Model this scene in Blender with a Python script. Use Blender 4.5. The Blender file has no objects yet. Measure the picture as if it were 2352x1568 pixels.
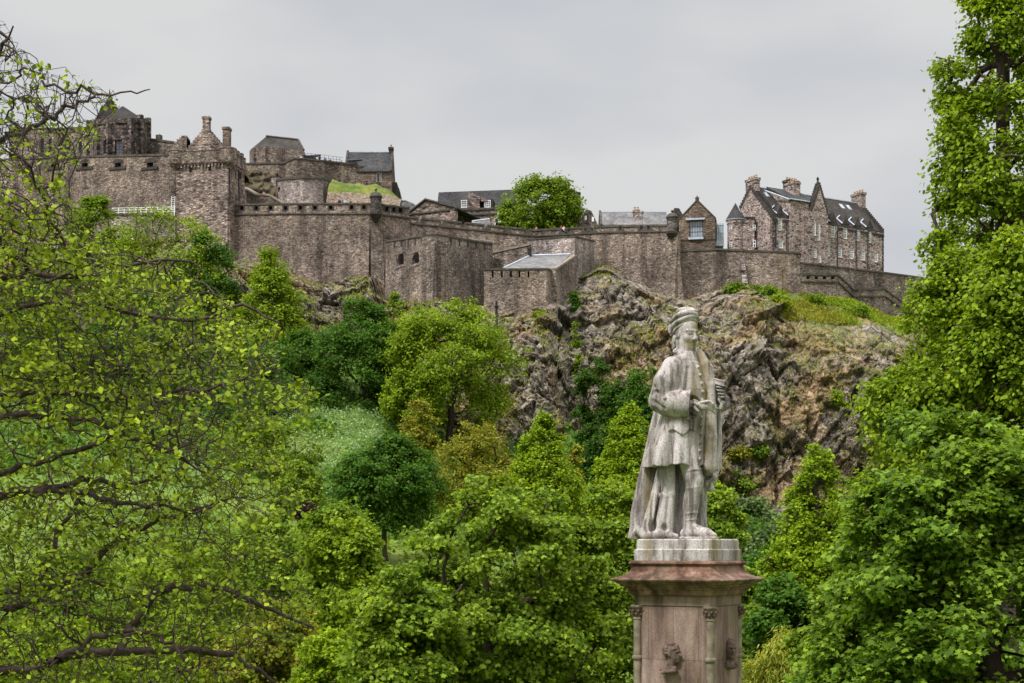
import bpy, math, random
import numpy as np

R = math.radians
scene = bpy.context.scene
COL = scene.collection
# ------------------------------------------------------------------ camera, sky, sun, exposure
F, CX, HY, CZ = 3267.0, 1176.0, 1260.0, 5.0      # surveyed sight lines: focal length, horizon, eye height
cam_d = bpy.data.cameras.new("Camera")
cam_d.sensor_width = 36.0
cam_d.lens = 36.0 * F / 2352.0
cam_d.shift_y = (HY - 784.0) / 2352.0
cam_d.clip_start, cam_d.clip_end = 0.5, 6000.0
cam = bpy.data.objects.new("Camera", cam_d)
cam.location = (0, 0, CZ)
cam.rotation_euler = (R(90), 0, 0)
COL.objects.link(cam)
scene.camera = cam

SUN_EL, SUN_AZ = R(52), R(222)                   # azimuth clockwise from +Y: behind and left of the viewer
wd = bpy.data.worlds.new("World")
scene.world = wd
wd.use_nodes = True
wt = wd.node_tree
wt.nodes.clear()


def wn(t, **kw):
    n = wt.nodes.new(t)
    for k, v in kw.items():
        setattr(n, k, v)
    return n


w_out = wn("ShaderNodeOutputWorld")
w_bg = wn("ShaderNodeBackground")
w_bg.inputs["Strength"].default_value = 0.1
w_sky = wn("ShaderNodeTexSky", sky_type='NISHITA', sun_disc=False)
w_sky.sun_elevation, w_sky.sun_rotation = SUN_EL, SUN_AZ
w_tc = wn("ShaderNodeTexCoord")
w_map = wn("ShaderNodeMapping")
w_map.inputs["Scale"].default_value = (1.6, 1.6, 4.0)
w_no = wn("ShaderNodeTexNoise")
w_no.inputs["Scale"].default_value = 1.7
w_no.inputs["Detail"].default_value = 4.0
w_no.inputs["Roughness"].default_value = 0.45
w_rmp = wn("ShaderNodeValToRGB")
w_rmp.color_ramp.elements[0].position = 0.34
w_rmp.color_ramp.elements[0].color = (0.475, 0.495, 0.535, 1)
w_rmp.color_ramp.elements[1].position = 0.54
w_rmp.color_ramp.elements[1].color = (0.635, 0.635, 0.635, 1)
w_sep = wn("ShaderNodeSeparateXYZ")
w_mr = wn("ShaderNodeMapRange", interpolation_type='SMOOTHSTEP')
w_mr.inputs["From Min"].default_value = 0.38
w_mr.inputs["From Max"].default_value = 0.95
w_mr.inputs["To Min"].default_value = 4.45
w_mr.inputs["To Max"].default_value = 19.0
w_sc = wn("ShaderNodeVectorMath", operation='SCALE')
w_mix = wn("ShaderNodeMix", data_type='RGBA')
w_mix.inputs["Factor"].default_value = 0.985
L = wt.links.new
L(w_tc.outputs["Generated"], w_map.inputs["Vector"])
L(w_map.outputs["Vector"], w_no.inputs["Vector"])
L(w_no.outputs["Fac"], w_rmp.inputs["Fac"])
L(w_tc.outputs["Generated"], w_sep.inputs["Vector"])
L(w_sep.outputs["Z"], w_mr.inputs["Value"])
L(w_rmp.outputs["Color"], w_sc.inputs[0])
L(w_mr.outputs["Result"], w_sc.inputs["Scale"])
L(w_sky.outputs["Color"], w_mix.inputs["A"])
L(w_sc.outputs["Vector"], w_mix.inputs["B"])
L(w_mix.outputs["Result"], w_bg.inputs["Color"])
L(w_bg.outputs["Background"], w_out.inputs["Surface"])

sun_d = bpy.data.lights.new("Sun", 'SUN')
sun_d.energy = 1.5
sun_d.angle = R(10)
sun_d.color = (1.0, 0.985, 0.965)
sun = bpy.data.objects.new("Sun", sun_d)
sun.rotation_euler = (R(90) - SUN_EL, 0, math.pi - SUN_AZ)
COL.objects.link(sun)

scene.view_settings.view_transform = 'Standard'
scene.view_settings.look = 'None'
scene.view_settings.gamma = 1.0
scene.view_settings.use_curve_mapping = False
scene.view_settings.exposure = 1.3
scene.cycles.max_bounces = 7
scene.cycles.diffuse_bounces = 5
scene.cycles.transmission_bounces = 4
scene.cycles.transparent_max_bounces = 4


# ------------------------------------------------------------------ helpers
def W(px, py, Y):
    return np.array(((px - CX) / F * Y, Y, CZ + (HY - py) / F * Y))


def Zof(py, Y):
    return CZ + (HY - py) / F * Y


def Xof(px, Y):
    return (px - CX) / F * Y


def tag(o, label=None, cat=None, group=None, kind=None):
    for k, v in (("label", label), ("category", cat), ("group", group), ("kind", kind)):
        if v:
            o[k] = v
    return o


def empty(name, loc, label=None, cat=None, group=None):
    o = bpy.data.objects.new(name, None)
    o.location = tuple(float(v) for v in loc)
    o.empty_display_size = 0.3
    COL.objects.link(o)
    return tag(o, label, cat, group)


def link_mesh(name, me, mat, parent=None):
    o = bpy.data.objects.new(name, me)
    for m in (mat if isinstance(mat, (list, tuple)) else [mat]):
        me.materials.append(m)
    COL.objects.link(o)
    if parent is not None:
        o.parent = parent
        o.location = -parent.location        # the mesh is given in world space
    return o


def np_mesh(name, verts, faces, smooth=False):
    """verts (N,3), faces (M,k) with one k"""
    verts = np.asarray(verts, np.float32)
    faces = np.asarray(faces, np.int32)
    me = bpy.data.meshes.new(name)
    me.vertices.add(len(verts))
    me.vertices.foreach_set("co", verts.ravel())
    m, k = faces.shape
    me.loops.add(m * k)
    me.loops.foreach_set("vertex_index", faces.ravel())
    me.polygons.add(m)
    me.polygons.foreach_set("loop_start", np.arange(0, m * k, k, dtype=np.int32))
    me.polygons.foreach_set("loop_total", np.full(m, k, np.int32))
    if smooth:
        me.polygons.foreach_set("use_smooth", np.ones(m, bool))
    me.update(calc_edges=True)
    return me


class MB:
    """collects faces and links them as one mesh object"""

    def __init__(self):
        self.v, self.f, self.mi = [], [], []

    def add(self, verts, faces, mi=0):
        o = len(self.v)
        self.v += [tuple(float(c) for c in p) for p in verts]
        self.f += [tuple(i + o for i in f) for f in faces]
        self.mi += [mi] * len(faces)

    def hexa(self, p, mi=0):
        """p: 4 bottom + 4 top, same winding"""
        self.add(p, [(3, 2, 1, 0), (4, 5, 6, 7), (0, 1, 5, 4), (1, 2, 6, 5), (2, 3, 7, 6), (3, 0, 4, 7)], mi)

    def box(self, A, d, n, u0, u1, v0, v1, z0, z1, mi=0):
        """box in a building's own frame: A origin (x,y), d along the front, n into the building"""
        def P(u, v, z):
            return (A[0] + d[0] * u + n[0] * v, A[1] + d[1] * u + n[1] * v, z)
        self.hexa([P(u0, v0, z0), P(u1, v0, z0), P(u1, v1, z0), P(u0, v1, z0),
                   P(u0, v0, z1), P(u1, v0, z1), P(u1, v1, z1), P(u0, v1, z1)], mi)

    def prism(self, poly, off, mi=0):
        """poly: list of 3D points; off: 3D extrusion"""
        k = len(poly)
        a = [tuple(p) for p in poly]
        b = [(p[0] + off[0], p[1] + off[1], p[2] + off[2]) for p in poly]
        self.add(a + b, [tuple(range(k))[::-1], tuple(range(k, 2 * k))] +
                 [(i, (i + 1) % k, (i + 1) % k + k, i + k) for i in range(k)], mi)

    def lathe(self, c, prof, seg=16, mi=0, cap=True):
        """c: (x,y); prof: [(r,z)...] bottom to top"""
        vs, fs = [], []
        for r, z in prof:
            for i in range(seg):
                a = 2 * math.pi * i / seg
                vs.append((c[0] + r * math.cos(a), c[1] + r * math.sin(a), z))
        for j in range(len(prof) - 1):
            for i in range(seg):
                i2 = (i + 1) % seg
                fs.append((j * seg + i, j * seg + i2, (j + 1) * seg + i2, (j + 1) * seg + i))
        if cap:
            fs.append(tuple(range(seg))[::-1])
            fs.append(tuple(range((len(prof) - 1) * seg, len(prof) * seg)))
        self.add(vs, fs, mi)

    def tube(self, p0, p1, r0, r1=None, seg=6, mi=0):
        r1 = r0 if r1 is None else r1
        p0, p1 = np.array(p0, float), np.array(p1, float)
        t = p1 - p0
        t /= np.linalg.norm(t) + 1e-9
        a = np.cross(t, (0, 0, 1) if abs(t[2]) < 0.9 else (1, 0, 0))
        a /= np.linalg.norm(a)
        b = np.cross(t, a)
        vs = []
        for p, r in ((p0, r0), (p1, r1)):
            for i in range(seg):
                an = 2 * math.pi * i / seg
                vs.append(p + r * (a * math.cos(an) + b * math.sin(an)))
        self.add(vs, [(i, (i + 1) % seg, (i + 1) % seg + seg, i + seg) for i in range(seg)] +
                 [tuple(range(seg))[::-1], tuple(range(seg, 2 * seg))], mi)

    def build(self, name, mat, parent=None, smooth=False):
        me = bpy.data.meshes.new(name)
        me.from_pydata(self.v, [], self.f)
        if isinstance(mat, (list, tuple)):
            me.polygons.foreach_set("material_index", self.mi)
        if smooth:
            me.polygons.foreach_set("use_smooth", [True] * len(self.f))
        me.update()
        if smooth:
            me.set_sharp_from_angle(angle=R(38))
        return link_mesh(name, me, mat, parent)


# ------------------------------------------------------------------ noise in numpy
def _hash(ix, iy, iz, s=0):
    h = (ix.astype(np.int64) * 374761393 + iy.astype(np.int64) * 668265263 + iz.astype(np.int64) * 2147483647 + s * 974634) & 0xffffffff
    h = ((h ^ (h >> 13)) * 1274126177) & 0xffffffff
    h = ((h ^ (h >> 16)) * 2246822519) & 0xffffffff
    return ((h ^ (h >> 15)) & 0xffffff) / float(0xffffff)


def vnoise(p, s=0):
    i = np.floor(p).astype(np.int64)
    f = p - i
    f = f * f * f * (f * (f * 6 - 15) + 10)
    r = 0
    for dx in (0, 1):
        for dy in (0, 1):
            for dz in (0, 1):
                w = (f[:, 0] if dx else 1 - f[:, 0]) * (f[:, 1] if dy else 1 - f[:, 1]) * (f[:, 2] if dz else 1 - f[:, 2])
                r = r + w * _hash(i[:, 0] + dx, i[:, 1] + dy, i[:, 2] + dz, s)
    return r * 2 - 1


def fbm(p, oct=4, s=0, gain=0.5):
    a, r, q = 1.0, 0, p.copy()
    for k in range(oct):
        r = r + a * vnoise(q, s + k)
        q = q * 2.03 + 11.3
        a *= gain
    return r


def facets(p, s=0):
    """angular blocks: every cell has its own offset and its own tilt"""
    i = np.floor(p).astype(np.int64)
    best = np.full(len(p), 1e9)
    val = np.zeros(len(p))
    for dx in (-1, 0, 1):
        for dy in (-1, 0, 1):
            for dz in (-1, 0, 1):
                c = i + np.array((dx, dy, dz))
                h = [_hash(c[:, 0], c[:, 1], c[:, 2], s + k) for k in range(6)]
                o = np.stack([c[:, k] + h[k] for k in range(3)], 1)
                v = p - o
                d = (v * v).sum(1)
                m = d < best
                best = np.where(m, d, best)
                g = (h[3] - 0.5) * 1.2 + (h[4] - 0.5) * 1.6 * v[:, 0] + (h[5] - 0.7) * 1.4 * v[:, 2]
                val = np.where(m, g, val)
    return val


# ------------------------------------------------------------------ materials
class NT:
    def __init__(self, name):
        self.m = bpy.data.materials.new(name)
        self.m.use_nodes = True
        self.t = self.m.node_tree
        self.t.nodes.clear()
        self.out = self.n("ShaderNodeOutputMaterial")

    def n(self, typ, ins=None, **kw):
        n = self.t.nodes.new(typ)
        for k, v in kw.items():
            setattr(n, k, v)
        for k, v in (ins or {}).items():
            self.set(n, k, v)
        return n

    def set(self, n, k, v):
        s = n.inputs[k]
        if isinstance(v, bpy.types.NodeSocket):
            self.t.links.new(v, s)
        elif isinstance(v, bpy.types.Node):
            self.t.links.new(v.outputs[0], s)
        else:
            if hasattr(s.default_value, "__len__") and len(s.default_value) == 4 and len(v) == 3:
                v = (*v, 1)
            s.default_value = v

    def pos(self, scale=(1, 1, 1), rot=(0, 0, 0), distort=0, dscale=0.5):
        g = self.n("ShaderNodeNewGeometry").outputs["Position"]
        if distort:
            no = self.n("ShaderNodeTexNoise", {"Vector": g, "Scale": dscale, "Detail": 2.0})
            sb = self.n("ShaderNodeVectorMath", {0: no.outputs["Color"], 1: (0.5, 0.5, 0.5)}, operation='SUBTRACT')
            sc = self.n("ShaderNodeVectorMath", {0: sb, "Scale": distort}, operation='SCALE')
            g = self.n("ShaderNodeVectorMath", {0: g, 1: sc}, operation='ADD').outputs[0]
        return self.n("ShaderNodeMapping", {"Vector": g, "Scale": scale, "Rotation": rot}).outputs[0]

    def noise(self, vec, scale=1.0, detail=4.0, rough=0.55):
        return self.n("ShaderNodeTexNoise", {"Vector": vec, "Scale": scale, "Detail": detail, "Roughness": rough}).outputs["Fac"]

    def ramp(self, fac, stops, interp='LINEAR'):
        r = self.n("ShaderNodeValToRGB", {"Fac": fac})
        r.color_ramp.interpolation = interp
        e = r.color_ramp.elements
        while len(e) < len(stops):
            e.new(0.5)
        for el, (p, c) in zip(e, stops):
            el.position = p
            el.color = (c, c, c, 1) if isinstance(c, (int, float)) else (*c, 1)
        return r.outputs["Color"]

    def mix(self, fac, a, b, blend='MIX'):
        m = self.n("ShaderNodeMix", data_type='RGBA', blend_type=blend)
        self.set(m, 0, fac)
        self.set(m, 6, a)
        self.set(m, 7, b)
        return m.outputs[2]

    def math(self, op, a, b=0.5):
        m = self.n("ShaderNodeMath", operation=op)
        self.set(m, 0, a)
        self.set(m, 1, b)
        return m.outputs[0]

    def bump(self, h, strength=0.5, dist=0.1):
        return self.n("ShaderNodeBump", {"Height": h, "Strength": strength, "Distance": dist}).outputs[0]

    def bsdf(self, color, rough=0.9, normal=None, metal=0.0, spec=0.25):
        b = self.n("ShaderNodeBsdfPrincipled", {"Base Color": color, "Roughness": rough, "Metallic": metal, "Specular IOR Level": spec})
        if normal is not None:
            self.set(b, "Normal", normal)
        self.t.links.new(b.outputs[0], self.out.inputs[0])
        return self.m


def m_rubble(name, dark, mid, light, cell=(0.38, 0.38, 0.22), stain=0.75, yellow=0.25, mortar=0.5, big=1.0):
    t = NT(name)
    v = t.pos(tuple(1 / c for c in cell), distort=0.12, dscale=1.3)
    vo = t.n("ShaderNodeTexVoronoi", {"Vector": v, "Scale": 1.0, "Randomness": 0.85})
    ve = t.n("ShaderNodeTexVoronoi", {"Vector": v, "Scale": 1.0, "Randomness": 0.85}, feature='DISTANCE_TO_EDGE')
    rnd = t.n("ShaderNodeSeparateColor", {"Color": vo.outputs["Color"]}).outputs[0]
    c = t.ramp(rnd, [(0, dark), (0.28, mid), (0.6, tuple(0.6 * a + 0.4 * b for a, b in zip(mid, light))), (0.86, light), (0.94, tuple(min(1, 1.1 * a) for a in light)), (1, tuple(min(1, 1.4 * a) for a in light))])
    bg = t.noise(t.pos((0.10, 0.10, 0.13)), 1.0, 5.0, 0.62)
    c = t.mix(big, c, t.mix(1.0, c, t.ramp(bg, [(0.3, (0.5, 0.47, 0.46)), (0.5, (0.97, 0.94, 0.93)), (0.66, (1.36, 1.31, 1.28))]), 'MULTIPLY'))
    med = t.noise(t.pos((0.8, 0.8, 0.9)), 1.0, 5.0, 0.7)
    c = t.mix(1.0, c, t.ramp(med, [(0.32, 0.66), (0.5, 1.0), (0.68, 1.3)]), 'MULTIPLY')
    st = t.noise(t.pos((0.42, 0.42, 0.035)), 1.0, 4.0, 0.6)
    c = t.mix(stain, c, t.mix(1.0, c, t.ramp(st, [(0.36, (0.32, 0.29, 0.27)), (0.48, (0.9, 0.88, 0.85)), (0.64, (1.2, 1.17, 1.12))]), 'MULTIPLY'))
    ye = t.noise(t.pos((0.16, 0.16, 0.07)), 1.3, 3.0)
    c = t.mix(t.math('MULTIPLY', t.ramp(ye, [(0.56, 0.0), (0.72, 1.0)]), yellow), c, (0.20, 0.135, 0.04))
    ed = t.ramp(ve.outputs["Distance"], [(0.02, mortar), (0.12, 1.0)])
    c = t.mix(1.0, c, ed, 'MULTIPLY')
    nb = t.bump(t.math('ADD', t.ramp(ve.outputs["Distance"], [(0.0, 0.0), (0.2, 1.0)]), rnd), 0.75, 0.09)
    return t.bsdf(c, 0.95, nb)


def m_slate(name, a, b):
    t = NT(name)
    v = t.pos((2.6, 2.6, 3.6))
    vo = t.n("ShaderNodeTexVoronoi", {"Vector": v, "Scale": 1.0})
    rnd = t.n("ShaderNodeSeparateColor", {"Color": vo.outputs["Color"]}).outputs[0]
    c = t.mix(rnd, a, b)
    c = t.mix(1.0, c, t.ramp(t.noise(t.pos((0.35, 0.35, 0.2)), 1.0), [(0.3, 0.62), (0.7, 1.3)]), 'MULTIPLY')
    wv = t.n("ShaderNodeTexWave", {"Vector": t.pos((0, 0, 1)), "Scale": 1.3, "Distortion": 0.4}, bands_direction='Z')
    return t.bsdf(c, 0.8, t.bump(t.math('ADD', rnd, wv.outputs["Fac"]), 0.5, 0.04), spec=0.15)


def m_plain(name, col, rough=0.7, var=0.25, scale=3.0, metal=0.0, spec=0.3):
    t = NT(name)
    no = t.noise(t.pos(), scale, 4.0)
    c = t.mix(1.0, col, t.ramp(no, [(0.3, 1 - var), (0.7, 1 + var)]), 'MULTIPLY')
    return t.bsdf(c, rough, t.bump(no, 0.2, 0.02), metal, spec)


def m_leaf(name, col, col2=None, trans=0.4, var=0.35, spec=0.25):
    """leaf colour varies from leaf to leaf and from bough to bough"""
    t = NT(name)
    col2 = col2 or (col[0] * 1.5, col[1] * 1.3, col[2] * 0.8)
    g = t.n("ShaderNodeNewGeometry")
    rnd = g.outputs["Random Per Island"]
    no = t.noise(t.pos((1, 1, 1)), 0.55, 2.0)
    f = t.math('ADD', t.math('MULTIPLY', rnd, 0.6), t.math('MULTIPLY', t.ramp(no, [(0.35, 0.0), (0.65, 1.0)]), 0.4))
    c = t.mix(f, col, col2)
    c = t.mix(1.0, c, t.ramp(rnd, [(0, 1 - var), (1, 1 + var)]), 'MULTIPLY')
    d = t.n("ShaderNodeBsdfPrincipled", {"Base Color": c, "Roughness": 0.55, "Specular IOR Level": spec * 0.35})
    tr = t.n("ShaderNodeBsdfTranslucent", {"Color": t.mix(1.0, c, (1.35, 1.25, 0.45), 'MULTIPLY')})
    mx = t.n("ShaderNodeMixShader", {0: trans, 1: d.outputs[0], 2: tr.outputs[0]})
    t.t.links.new(mx.outputs[0], t.out.inputs[0])
    return t.m


def m_bark(name, a, b):
    t = NT(name)
    no = t.noise(t.pos((9, 9, 2.2)), 1.0, 5.0, 0.65)
    c = t.ramp(no, [(0.3, a), (0.6, b), (0.75, tuple(1.3 * x for x in b))])
    moss = t.ramp(t.noise(t.pos(), 0.9, 3.0), [(0.55, 0.0), (0.75, 0.55)])
    c = t.mix(moss, c, (0.06, 0.062, 0.02))
    return t.bsdf(c, 0.95, t.bump(no, 0.7, 0.03))


M = {}
M['wall'] = m_rubble("dark_rubble_stone", (0.10, 0.079, 0.066), (0.20, 0.160, 0.133), (0.31, 0.262, 0.225), yellow=0.25)
M['wall_grey'] = m_rubble("grey_rubble_stone", (0.105, 0.086, 0.073), (0.22, 0.181, 0.152), (0.345, 0.296, 0.255), yellow=0.15)
M['wall_pale'] = m_rubble("pale_rubble_stone", (0.15, 0.125, 0.118), (0.29, 0.245, 0.228), (0.43, 0.38, 0.355), stain=0.5, yellow=0.1)
M['ashlar'] = m_rubble("warm_squared_stone", (0.085, 0.066, 0.056), (0.265, 0.21, 0.18), (0.40, 0.33, 0.29), cell=(0.62, 0.62, 0.3), stain=0.6, yellow=0.1)
M['hospital'] = m_rubble("pink_rubble_stone", (0.085, 0.062, 0.06), (0.345, 0.27, 0.24), (0.47, 0.385, 0.345), cell=(0.42, 0.42, 0.26), stain=0.25, yellow=0.0, big=0.5)
M['gable'] = m_rubble("brown_coursed_stone", (0.10, 0.072, 0.054), (0.185, 0.138, 0.105), (0.25, 0.195, 0.15), cell=(0.6, 0.6, 0.2), stain=0.3, yellow=0.0)
M['memorial'] = m_rubble("sooty_stone", (0.025, 0.02, 0.019), (0.09, 0.073, 0.068), (0.21, 0.17, 0.15), cell=(0.8, 0.8, 0.5), stain=1.0, yellow=0.0)
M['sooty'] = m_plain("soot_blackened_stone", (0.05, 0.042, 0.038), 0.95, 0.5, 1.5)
M['coping'] = m_plain("weathered_coping", (0.075, 0.065, 0.05), 0.95, 0.45, 1.2)
M['coping_pale'] = m_plain("pale_coping", (0.22, 0.18, 0.14), 0.95, 0.3, 1.2)
M['slate'] = m_slate("dark_slate", (0.030, 0.029, 0.031), (0.065, 0.061, 0.062))
M['slate_brown'] = m_slate("brown_slate", (0.030, 0.026, 0.023), (0.062, 0.053, 0.046))
M['slate_pale'] = m_slate("pale_slate", (0.11, 0.104, 0.104), (0.21, 0.2, 0.2))
M['lead'] = m_plain("lead_flashing", (0.40, 0.43, 0.48), 0.55, 0.2, 2.0)
M['white'] = m_plain("white_paint", (0.78, 0.78, 0.76), 0.5, 0.08, 2.0)
M['iron'] = m_plain("black_iron", (0.018, 0.018, 0.022), 0.5, 0.2, 2.0)
M['pot'] = m_plain("clay_chimney_pot", (0.42, 0.27, 0.16), 0.85, 0.3, 2.0)
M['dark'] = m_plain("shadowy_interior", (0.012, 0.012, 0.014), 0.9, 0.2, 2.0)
_g = NT("window_glass")
M['glass'] = _g.bsdf(_g.mix(_g.noise(_g.pos(), 0.8, 1.0), (0.03, 0.035, 0.045), (0.09, 0.10, 0.12)), 0.08, spec=0.7)
_g = NT("pale_window_glass")
M['glass_pale'] = _g.bsdf(_g.mix(_g.noise(_g.pos(), 1.2, 2.0), (0.16, 0.2, 0.25), (0.42, 0.46, 0.5)), 0.12, spec=0.7)
# ------------------------------------------------------------------ ground, bank and castle rock
K_WALL = np.array([(-700, 500, 262), (-200, 520, 262), (480, 548, 250), (530, 596, 243), (700, 645, 243), (760, 662, 243), (870, 640, 243),
                   (900, 690, 238), (1000, 690, 224.5), (1060, 705, 229), (1115, 708, 225), (1260, 704, 220.5), (1300, 650, 236), (1340, 632, 242),
                   (1390, 615, 243), (1450, 645, 242.5), (1500, 668, 242.5), (1571, 692, 241), (1600, 682, 246), (1700, 658, 246), (1850, 678, 247),
                   (1960, 692, 250), (2050, 735, 255), (2200, 760, 262), (2600, 800, 270), (3200, 830, 275)], float)
K_BASE = np.array([(-700, 960, 190), (-200, 930, 190), (500, 880, 195), (700, 800, 207), (900, 900, 203), (1000, 970, 202), (1150, 1015, 201),
                   (1300, 1015, 205), (1500, 1085, 207), (1700, 1190, 208), (2000, 1215, 212), (2300, 1150, 215), (3200, 1150, 215)], float)


def knots(K):
    X = (K[:, 0] - CX) / F * K[:, 2]
    Z = CZ + (HY - K[:, 1]) / F * K[:, 2]
    o = np.argsort(X)
    return X[o], K[o, 2], Z[o]


WX, WY, WZ = knots(K_WALL)
BX, BY, BZ = knots(K_BASE)


def profile(X):
    """along one north-south line: [(Y, z)] from the street terrace to the plateau behind the castle"""
    yw, zw = np.interp(X, WX, WY), np.interp(X, WX, WZ)
    yb, zb = np.interp(X, BX, BY), np.interp(X, BX, BZ)
    zm = -3 + 0.42 * (zb + 3)
    return [(-60, 0.0), (22, 0.0), (44, -3.0), (106, -3.2), (yb - 52, zm), (yb, zb), (yw, zw), (yw + 7, zw + 1.0),
            (yw + 80, zw + 3), (yw + 300, zw - 30), (3500, -20)]


def ground_z(X, Y):
    P = profile(X)
    return float(np.interp(Y, [p[0] for p in P], [p[1] for p in P]))


xs = np.concatenate([[-1800, -900, -450, -260], np.linspace(-180, 180, 181), [260, 450, 900, 1800]])
ys = np.concatenate([[-60, -30, 0, 12], np.linspace(20, 215, 131), [222, 232, 245, 260, 290, 340, 420, 560, 900, 3500]])
gv = []
for X in xs:
    P = profile(X)
    py_, pz_ = np.array([p[0] for p in P]), np.array([p[1] for p in P])
    yb = P[5][0]
    z = np.interp(ys, py_, pz_)
    z = np.where(ys > yb + 3, z - 4.0, z)
    gv.append(np.stack([np.full(len(ys), X), ys, z], 1))
gv = np.concatenate(gv)
inner = (gv[:, 1] > 50) & (gv[:, 1] < 214)
gv[:, 2] += inner * 0.9 * fbm(gv * (0.06, 0.06, 0.0), 4, 3)
ny = len(ys)
i, j = np.meshgrid(np.arange(len(xs) - 1), np.arange(ny - 1), indexing='ij')
a = (i * ny + j).ravel()
gf = np.stack([a, a + ny, a + ny + 1, a + 1], 1)
t = NT("lawn_and_grass_bank")
big = t.noise(t.pos((0.05, 0.05, 0.05)), 1.0, 4.0)
fine = t.noise(t.pos((1, 1, 1)), 3.0, 5.0, 0.7)
c = t.ramp(big, [(0.35, (0.06, 0.115, 0.014)), (0.5, (0.10, 0.165, 0.02)), (0.65, (0.15, 0.185, 0.03))])
c = t.mix(1.0, c, t.ramp(fine, [(0.3, 0.55), (0.7, 1.4)]), 'MULTIPLY')
M['lawn'] = t.bsdf(c, 0.95, t.bump(fine, 0.7, 0.2))
tag(link_mesh("ground", np_mesh("ground", gv, gf, True), M['lawn']), "grassy valley floor and green bank below the castle rock", "ground", kind='structure')

# ---- the rock: angular blocks pushed out of a sloping sheet
NX, NTT = 1050, 430
sx = np.linspace(-118, 128, NX)
st_ = np.linspace(0, 1, NTT)
yw, zw = np.interp(sx, WX, WY), np.interp(sx, WX, WZ)
yb, zb = np.interp(sx, BX, BY), np.interp(sx, BX, BZ)
ctl = []                                      # foot, toe, steep face, ledge, wall line, behind the wall
for fr_y, fr_z in ((-0.18, -0.10), (0.0, 0.0), (0.22, 0.30), (0.42, 0.62), (0.72, 0.86), (1.0, 1.0)):
    ctl.append((yb + fr_y * (yw - yb), zb + fr_z * (zw - zb)))
ctl.append((yw + 5.0, zw + 1.2))
kt = np.array([0, 0.07, 0.34, 0.62, 0.82, 0.96, 1.0])
RY = np.stack([np.interp(st_, kt, [cc[0][k] for cc in ctl]) for k in range(NX)])
RZ = np.stack([np.interp(st_, kt, [cc[1][k] for cc in ctl]) for k in range(NX)])
rp = np.stack([np.repeat(sx, NTT), RY.ravel(), RZ.ravel()], 1)
tt = np.tile(st_, NX)
ca, sa = math.cos(R(28)), math.sin(R(28))     # the beds lean
q = np.stack([rp[:, 0] * ca - rp[:, 2] * sa, rp[:, 1], rp[:, 0] * sa + rp[:, 2] * ca], 1)
q = q + 0.6 * np.stack([vnoise(rp * 0.13, 5), vnoise(rp * 0.13, 6), vnoise(rp * 0.13, 7)], 1)
cb, sb = math.cos(R(-22)), math.sin(R(-22))   # and the joints cross them
q2 = np.stack([rp[:, 0] * cb - rp[:, 2] * sb, rp[:, 1], rp[:, 0] * sb + rp[:, 2] * cb], 1)
dsp = 3.0 * facets(q * (0.10, 0.04, 0.055), 11) + 2.3 * facets(q2 * (0.22, 0.09, 0.12), 23) + 1.25 * facets(q * (0.52, 0.22, 0.3), 37) + 0.65 * facets(q2 * (1.15, 0.5, 0.7), 51) + 0.3 * facets(q * (2.2, 1.0, 1.4), 63)
dsp += 2.5 * fbm(rp * 0.035, 3, 9)


def cracks(p, s=0):
    """distance between the two nearest cells: near zero along the joints"""
    i = np.floor(p).astype(np.int64)
    d1, d2 = np.full(len(p), 1e9), np.full(len(p), 1e9)
    for dx in (-1, 0, 1):
        for dy in (-1, 0, 1):
            for dz in (-1, 0, 1):
                c = i + np.array((dx, dy, dz))
                v = p - c - np.stack([_hash(c[:, 0], c[:, 1], c[:, 2], s + k) for k in range(3)], 1)
                d = np.sqrt((v * v).sum(1))
                d2 = np.where(d < d1, d1, np.minimum(d2, d))
                d1 = np.minimum(d, d1)
    return d2 - d1


dsp -= 0.9 * np.exp(-(cracks(q2 * (0.22, 0.09, 0.12), 23) / 0.035) ** 2) * (vnoise(rp * 0.2, 91) > -0.1)
amp = np.interp(tt, [0, 0.08, 0.3, 0.8, 0.95, 1.0], [0.5, 0.8, 1.15, 0.85, 0.40, 0.0])
grassy = ((rp[:, 0] > 46) & (rp[:, 0] < 68)) * np.interp(tt, [0.62, 0.78, 0.97], [0, 1, 1])
amp = amp * (1 - 0.75 * grassy)
dsp *= amp
rp[:, 1] -= dsp * 0.86
rp[:, 2] += dsp * 0.30 * np.interp(tt, [0.8, 1], [1, 0.3])
i, j = np.meshgrid(np.arange(NX - 1), np.arange(NTT - 1), indexing='ij')
a = (i * NTT + j).ravel()
rf = np.stack([a, a + NTT, a + NTT + 1, a + 1], 1)
t = NT("crag_rock")
P0 = t.pos(distort=0.7, dscale=0.4)
mp = t.n("ShaderNodeMapping", {"Vector": P0, "Rotation": (0, R(28), 0), "Scale": (0.8, 0.6, 0.42)}).outputs[0]
n1 = t.noise(mp, 1.5, 8.0, 0.74)
n2 = t.noise(t.pos((0.09, 0.09, 0.09)), 1.0, 4.0)
c = t.ramp(n1, [(0.30, (0.05, 0.041, 0.036)), (0.42, (0.15, 0.122, 0.098)), (0.52, (0.265, 0.223, 0.178)), (0.68, (0.40, 0.345, 0.285))])
warm = t.mix(1.0, c, (1.2, 0.93, 0.60), 'MULTIPLY')
c = t.mix(t.ramp(n2, [(0.47, 0.0), (0.62, 0.85)]), c, warm)
vb = t.n("ShaderNodeTexVoronoi", {"Vector": mp, "Scale": 0.9})
tone = t.n("ShaderNodeSeparateColor", {"Color": vb.outputs["Color"]}).outputs[0]
c = t.mix(1.0, c, t.ramp(tone, [(0.0, 0.62), (0.5, 1.0), (1.0, 1.35)]), 'MULTIPLY')
moss = t.noise(t.pos((0.22, 0.22, 0.16)), 1.0, 5.0, 0.65)
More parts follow.
